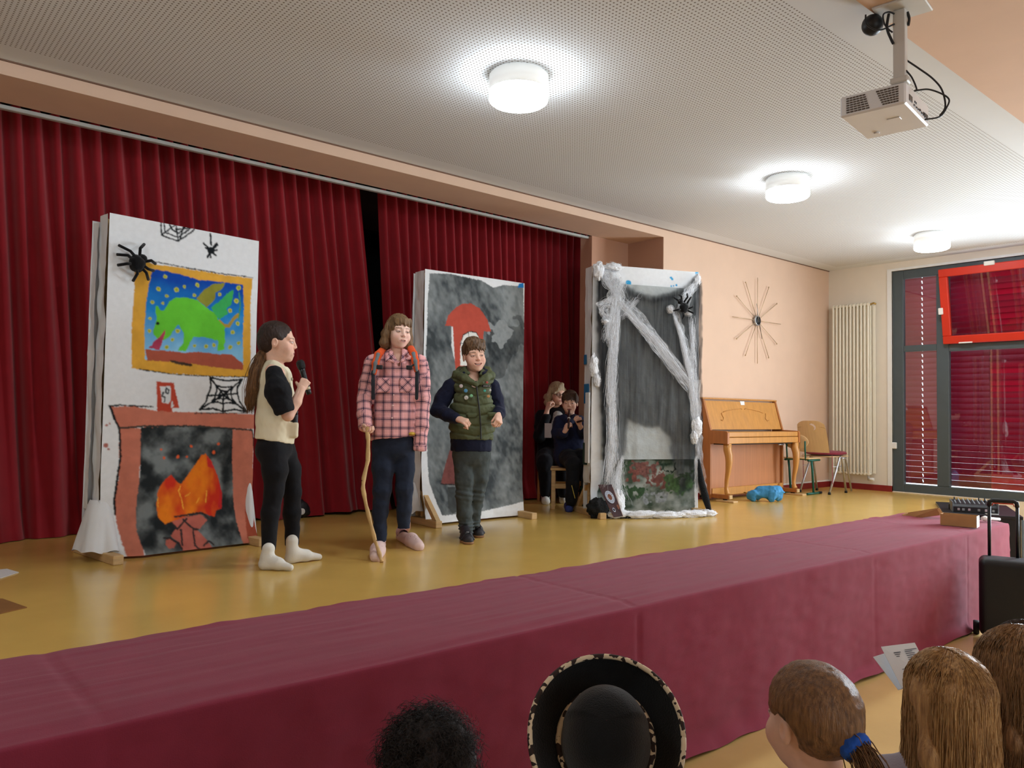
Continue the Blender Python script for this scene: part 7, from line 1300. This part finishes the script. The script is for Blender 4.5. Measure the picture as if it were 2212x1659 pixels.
# ---------------- the hat
g = sitter(1322, 1690, 1.88, 'child wearing the black hat in the audience', 172, 1.0, -18, M_blackj); f = Field(g.c - .16, g.c + .16, .006); f.el(g.T((0, -.014, .030)), (.082, .1, .088), 0, g.Rh); f.el(g.T((0, .105, -.05)), (.07, .085, .11), .01, g.Rh, True); g.part('hair', f, M_h9); g.done(M_skin)
tl = math.radians(48); axl = np.array([.02, -math.sin(tl), math.cos(tl)]); axl /= np.linalg.norm(axl); hcp = g.L(1308, 1606, .035)
ho = empty('felt_hat', g.B + g.r * hcp[0] - g.n * (-hcp[1]) * -1 * -1 + np.array([0, 0, hcp[2]]), 'black felt hat with leopard print brim edge', 'hat', rz=g.rz)
ho.location = g.B + g.r * hcp[0] - g.n * hcp[1] + np.array([0, 0, hcp[2]])
ex = np.array([1., 0, 0]); ex = ex - axl * (ex @ axl); ex /= np.linalg.norm(ex); ey = np.cross(axl, ex); M_felt = mat('black_felt', C(22, 24, 26), rough=.95, spec=.1, noise=(30, .3), sheen=.25, bump=(300, .3))
def leo():
    m = bpy.data.materials.new('leopard_print'); m.use_nodes = True; N = m.node_tree.nodes; Lk = m.node_tree.links; p = N['Principled BSDF']; p.inputs['Roughness'].default_value = .8; tc = N.new('ShaderNodeTexCoord'); v = N.new('ShaderNodeTexNoise'); v.inputs['Scale'].default_value = 55; v.inputs['Detail'].default_value = 1.5; Lk.new(tc.outputs['Object'], v.inputs['Vector']); r = N.new('ShaderNodeValToRGB'); r.color_ramp.interpolation = 'CONSTANT'; r.color_ramp.elements[0].color = C(40, 26, 22); r.color_ramp.elements[1].position = .5; r.color_ramp.elements[1].color = C(222, 206, 176); Lk.new(v.outputs[0], r.inputs[0]); Lk.new(r.outputs[0], p.inputs['Base Color']); return m
M_leo = leo()
def hat_pt(a, r, z): return ex * (r * math.cos(a) * 1.0) + ey * (r * math.sin(a) * 1.12) + axl * z
NA = 72; prof = [(.108, .0), (.118, .002), (.13, .006), (.15, .014), (.166, .026), (.174, .040)]; G = np.array([[hat_pt(a, r, z + .030 * (r - .098) / .076 * math.cos(a) ** 2) for a in np.linspace(0, 2 * math.pi, NA)] for r, z in prof]); G2 = G - axl * .005
mb = MB(); mb.grid(G); mb.grid(G2, flip=True); mb.build('brim', M_felt, ho)
edge = [tuple(p_) for p_ in G[-1]]; MB().tube(edge, .0062, 8).build('brim_trim', M_leo, ho)
cp = []
for r, z in [(.106, -.004), (.106, .02), (.102, .05), (.093, .085), (.078, .110), (.056, .127), (.030, .135), (.0004, .137)]: cp.append([hat_pt(a, r * (1 - .14 * (z / .12) * (abs(math.cos(a)) ** 3) * (math.sin(a) < .3)), z * (1 + .0 * a) - .020 * math.exp(-((r * math.cos(a)) / .03) ** 2) * 0) for a in np.linspace(0, 2 * math.pi, NA)])
MB().grid(np.array(cp)).build('crown', M_felt, ho); MB().tube([tuple(hat_pt(a, .1085, .012)) for a in np.linspace(0, 2 * math.pi, 60)], .0085, 6).build('hat_band', M_leo, ho)
# ---------------- benches
def bench(c, ang, ln, z, label):
    o = empty('wooden_bench', (c[0], c[1], 0), label, 'bench', 'benches in the hall', ang); MB().bbox((-ln / 2, -.14, z - .04), (ln / 2, .14, z), .006).build('seat', M_wood, o)
    for x in (-ln / 2 + .12, ln / 2 - .12):
        for y in (-.10, .10): MB().bbox((x - .02, y - .02, 0), (x + .02, y + .02, z - .04), .003).build('leg', M_wood, o)

bench((1.92, .80), math.atan2(-.13, .80), 1.25, .40, 'plain wooden bench under the three girls at the right'); bench((1.24, 1.46), math.atan2(-.65, .76), .9, .40, 'plain wooden bench under the hat wearer'); bench((3.0, 1.0), math.atan2(-.65, .76), .5, .40, 'short wooden bench at the right edge')
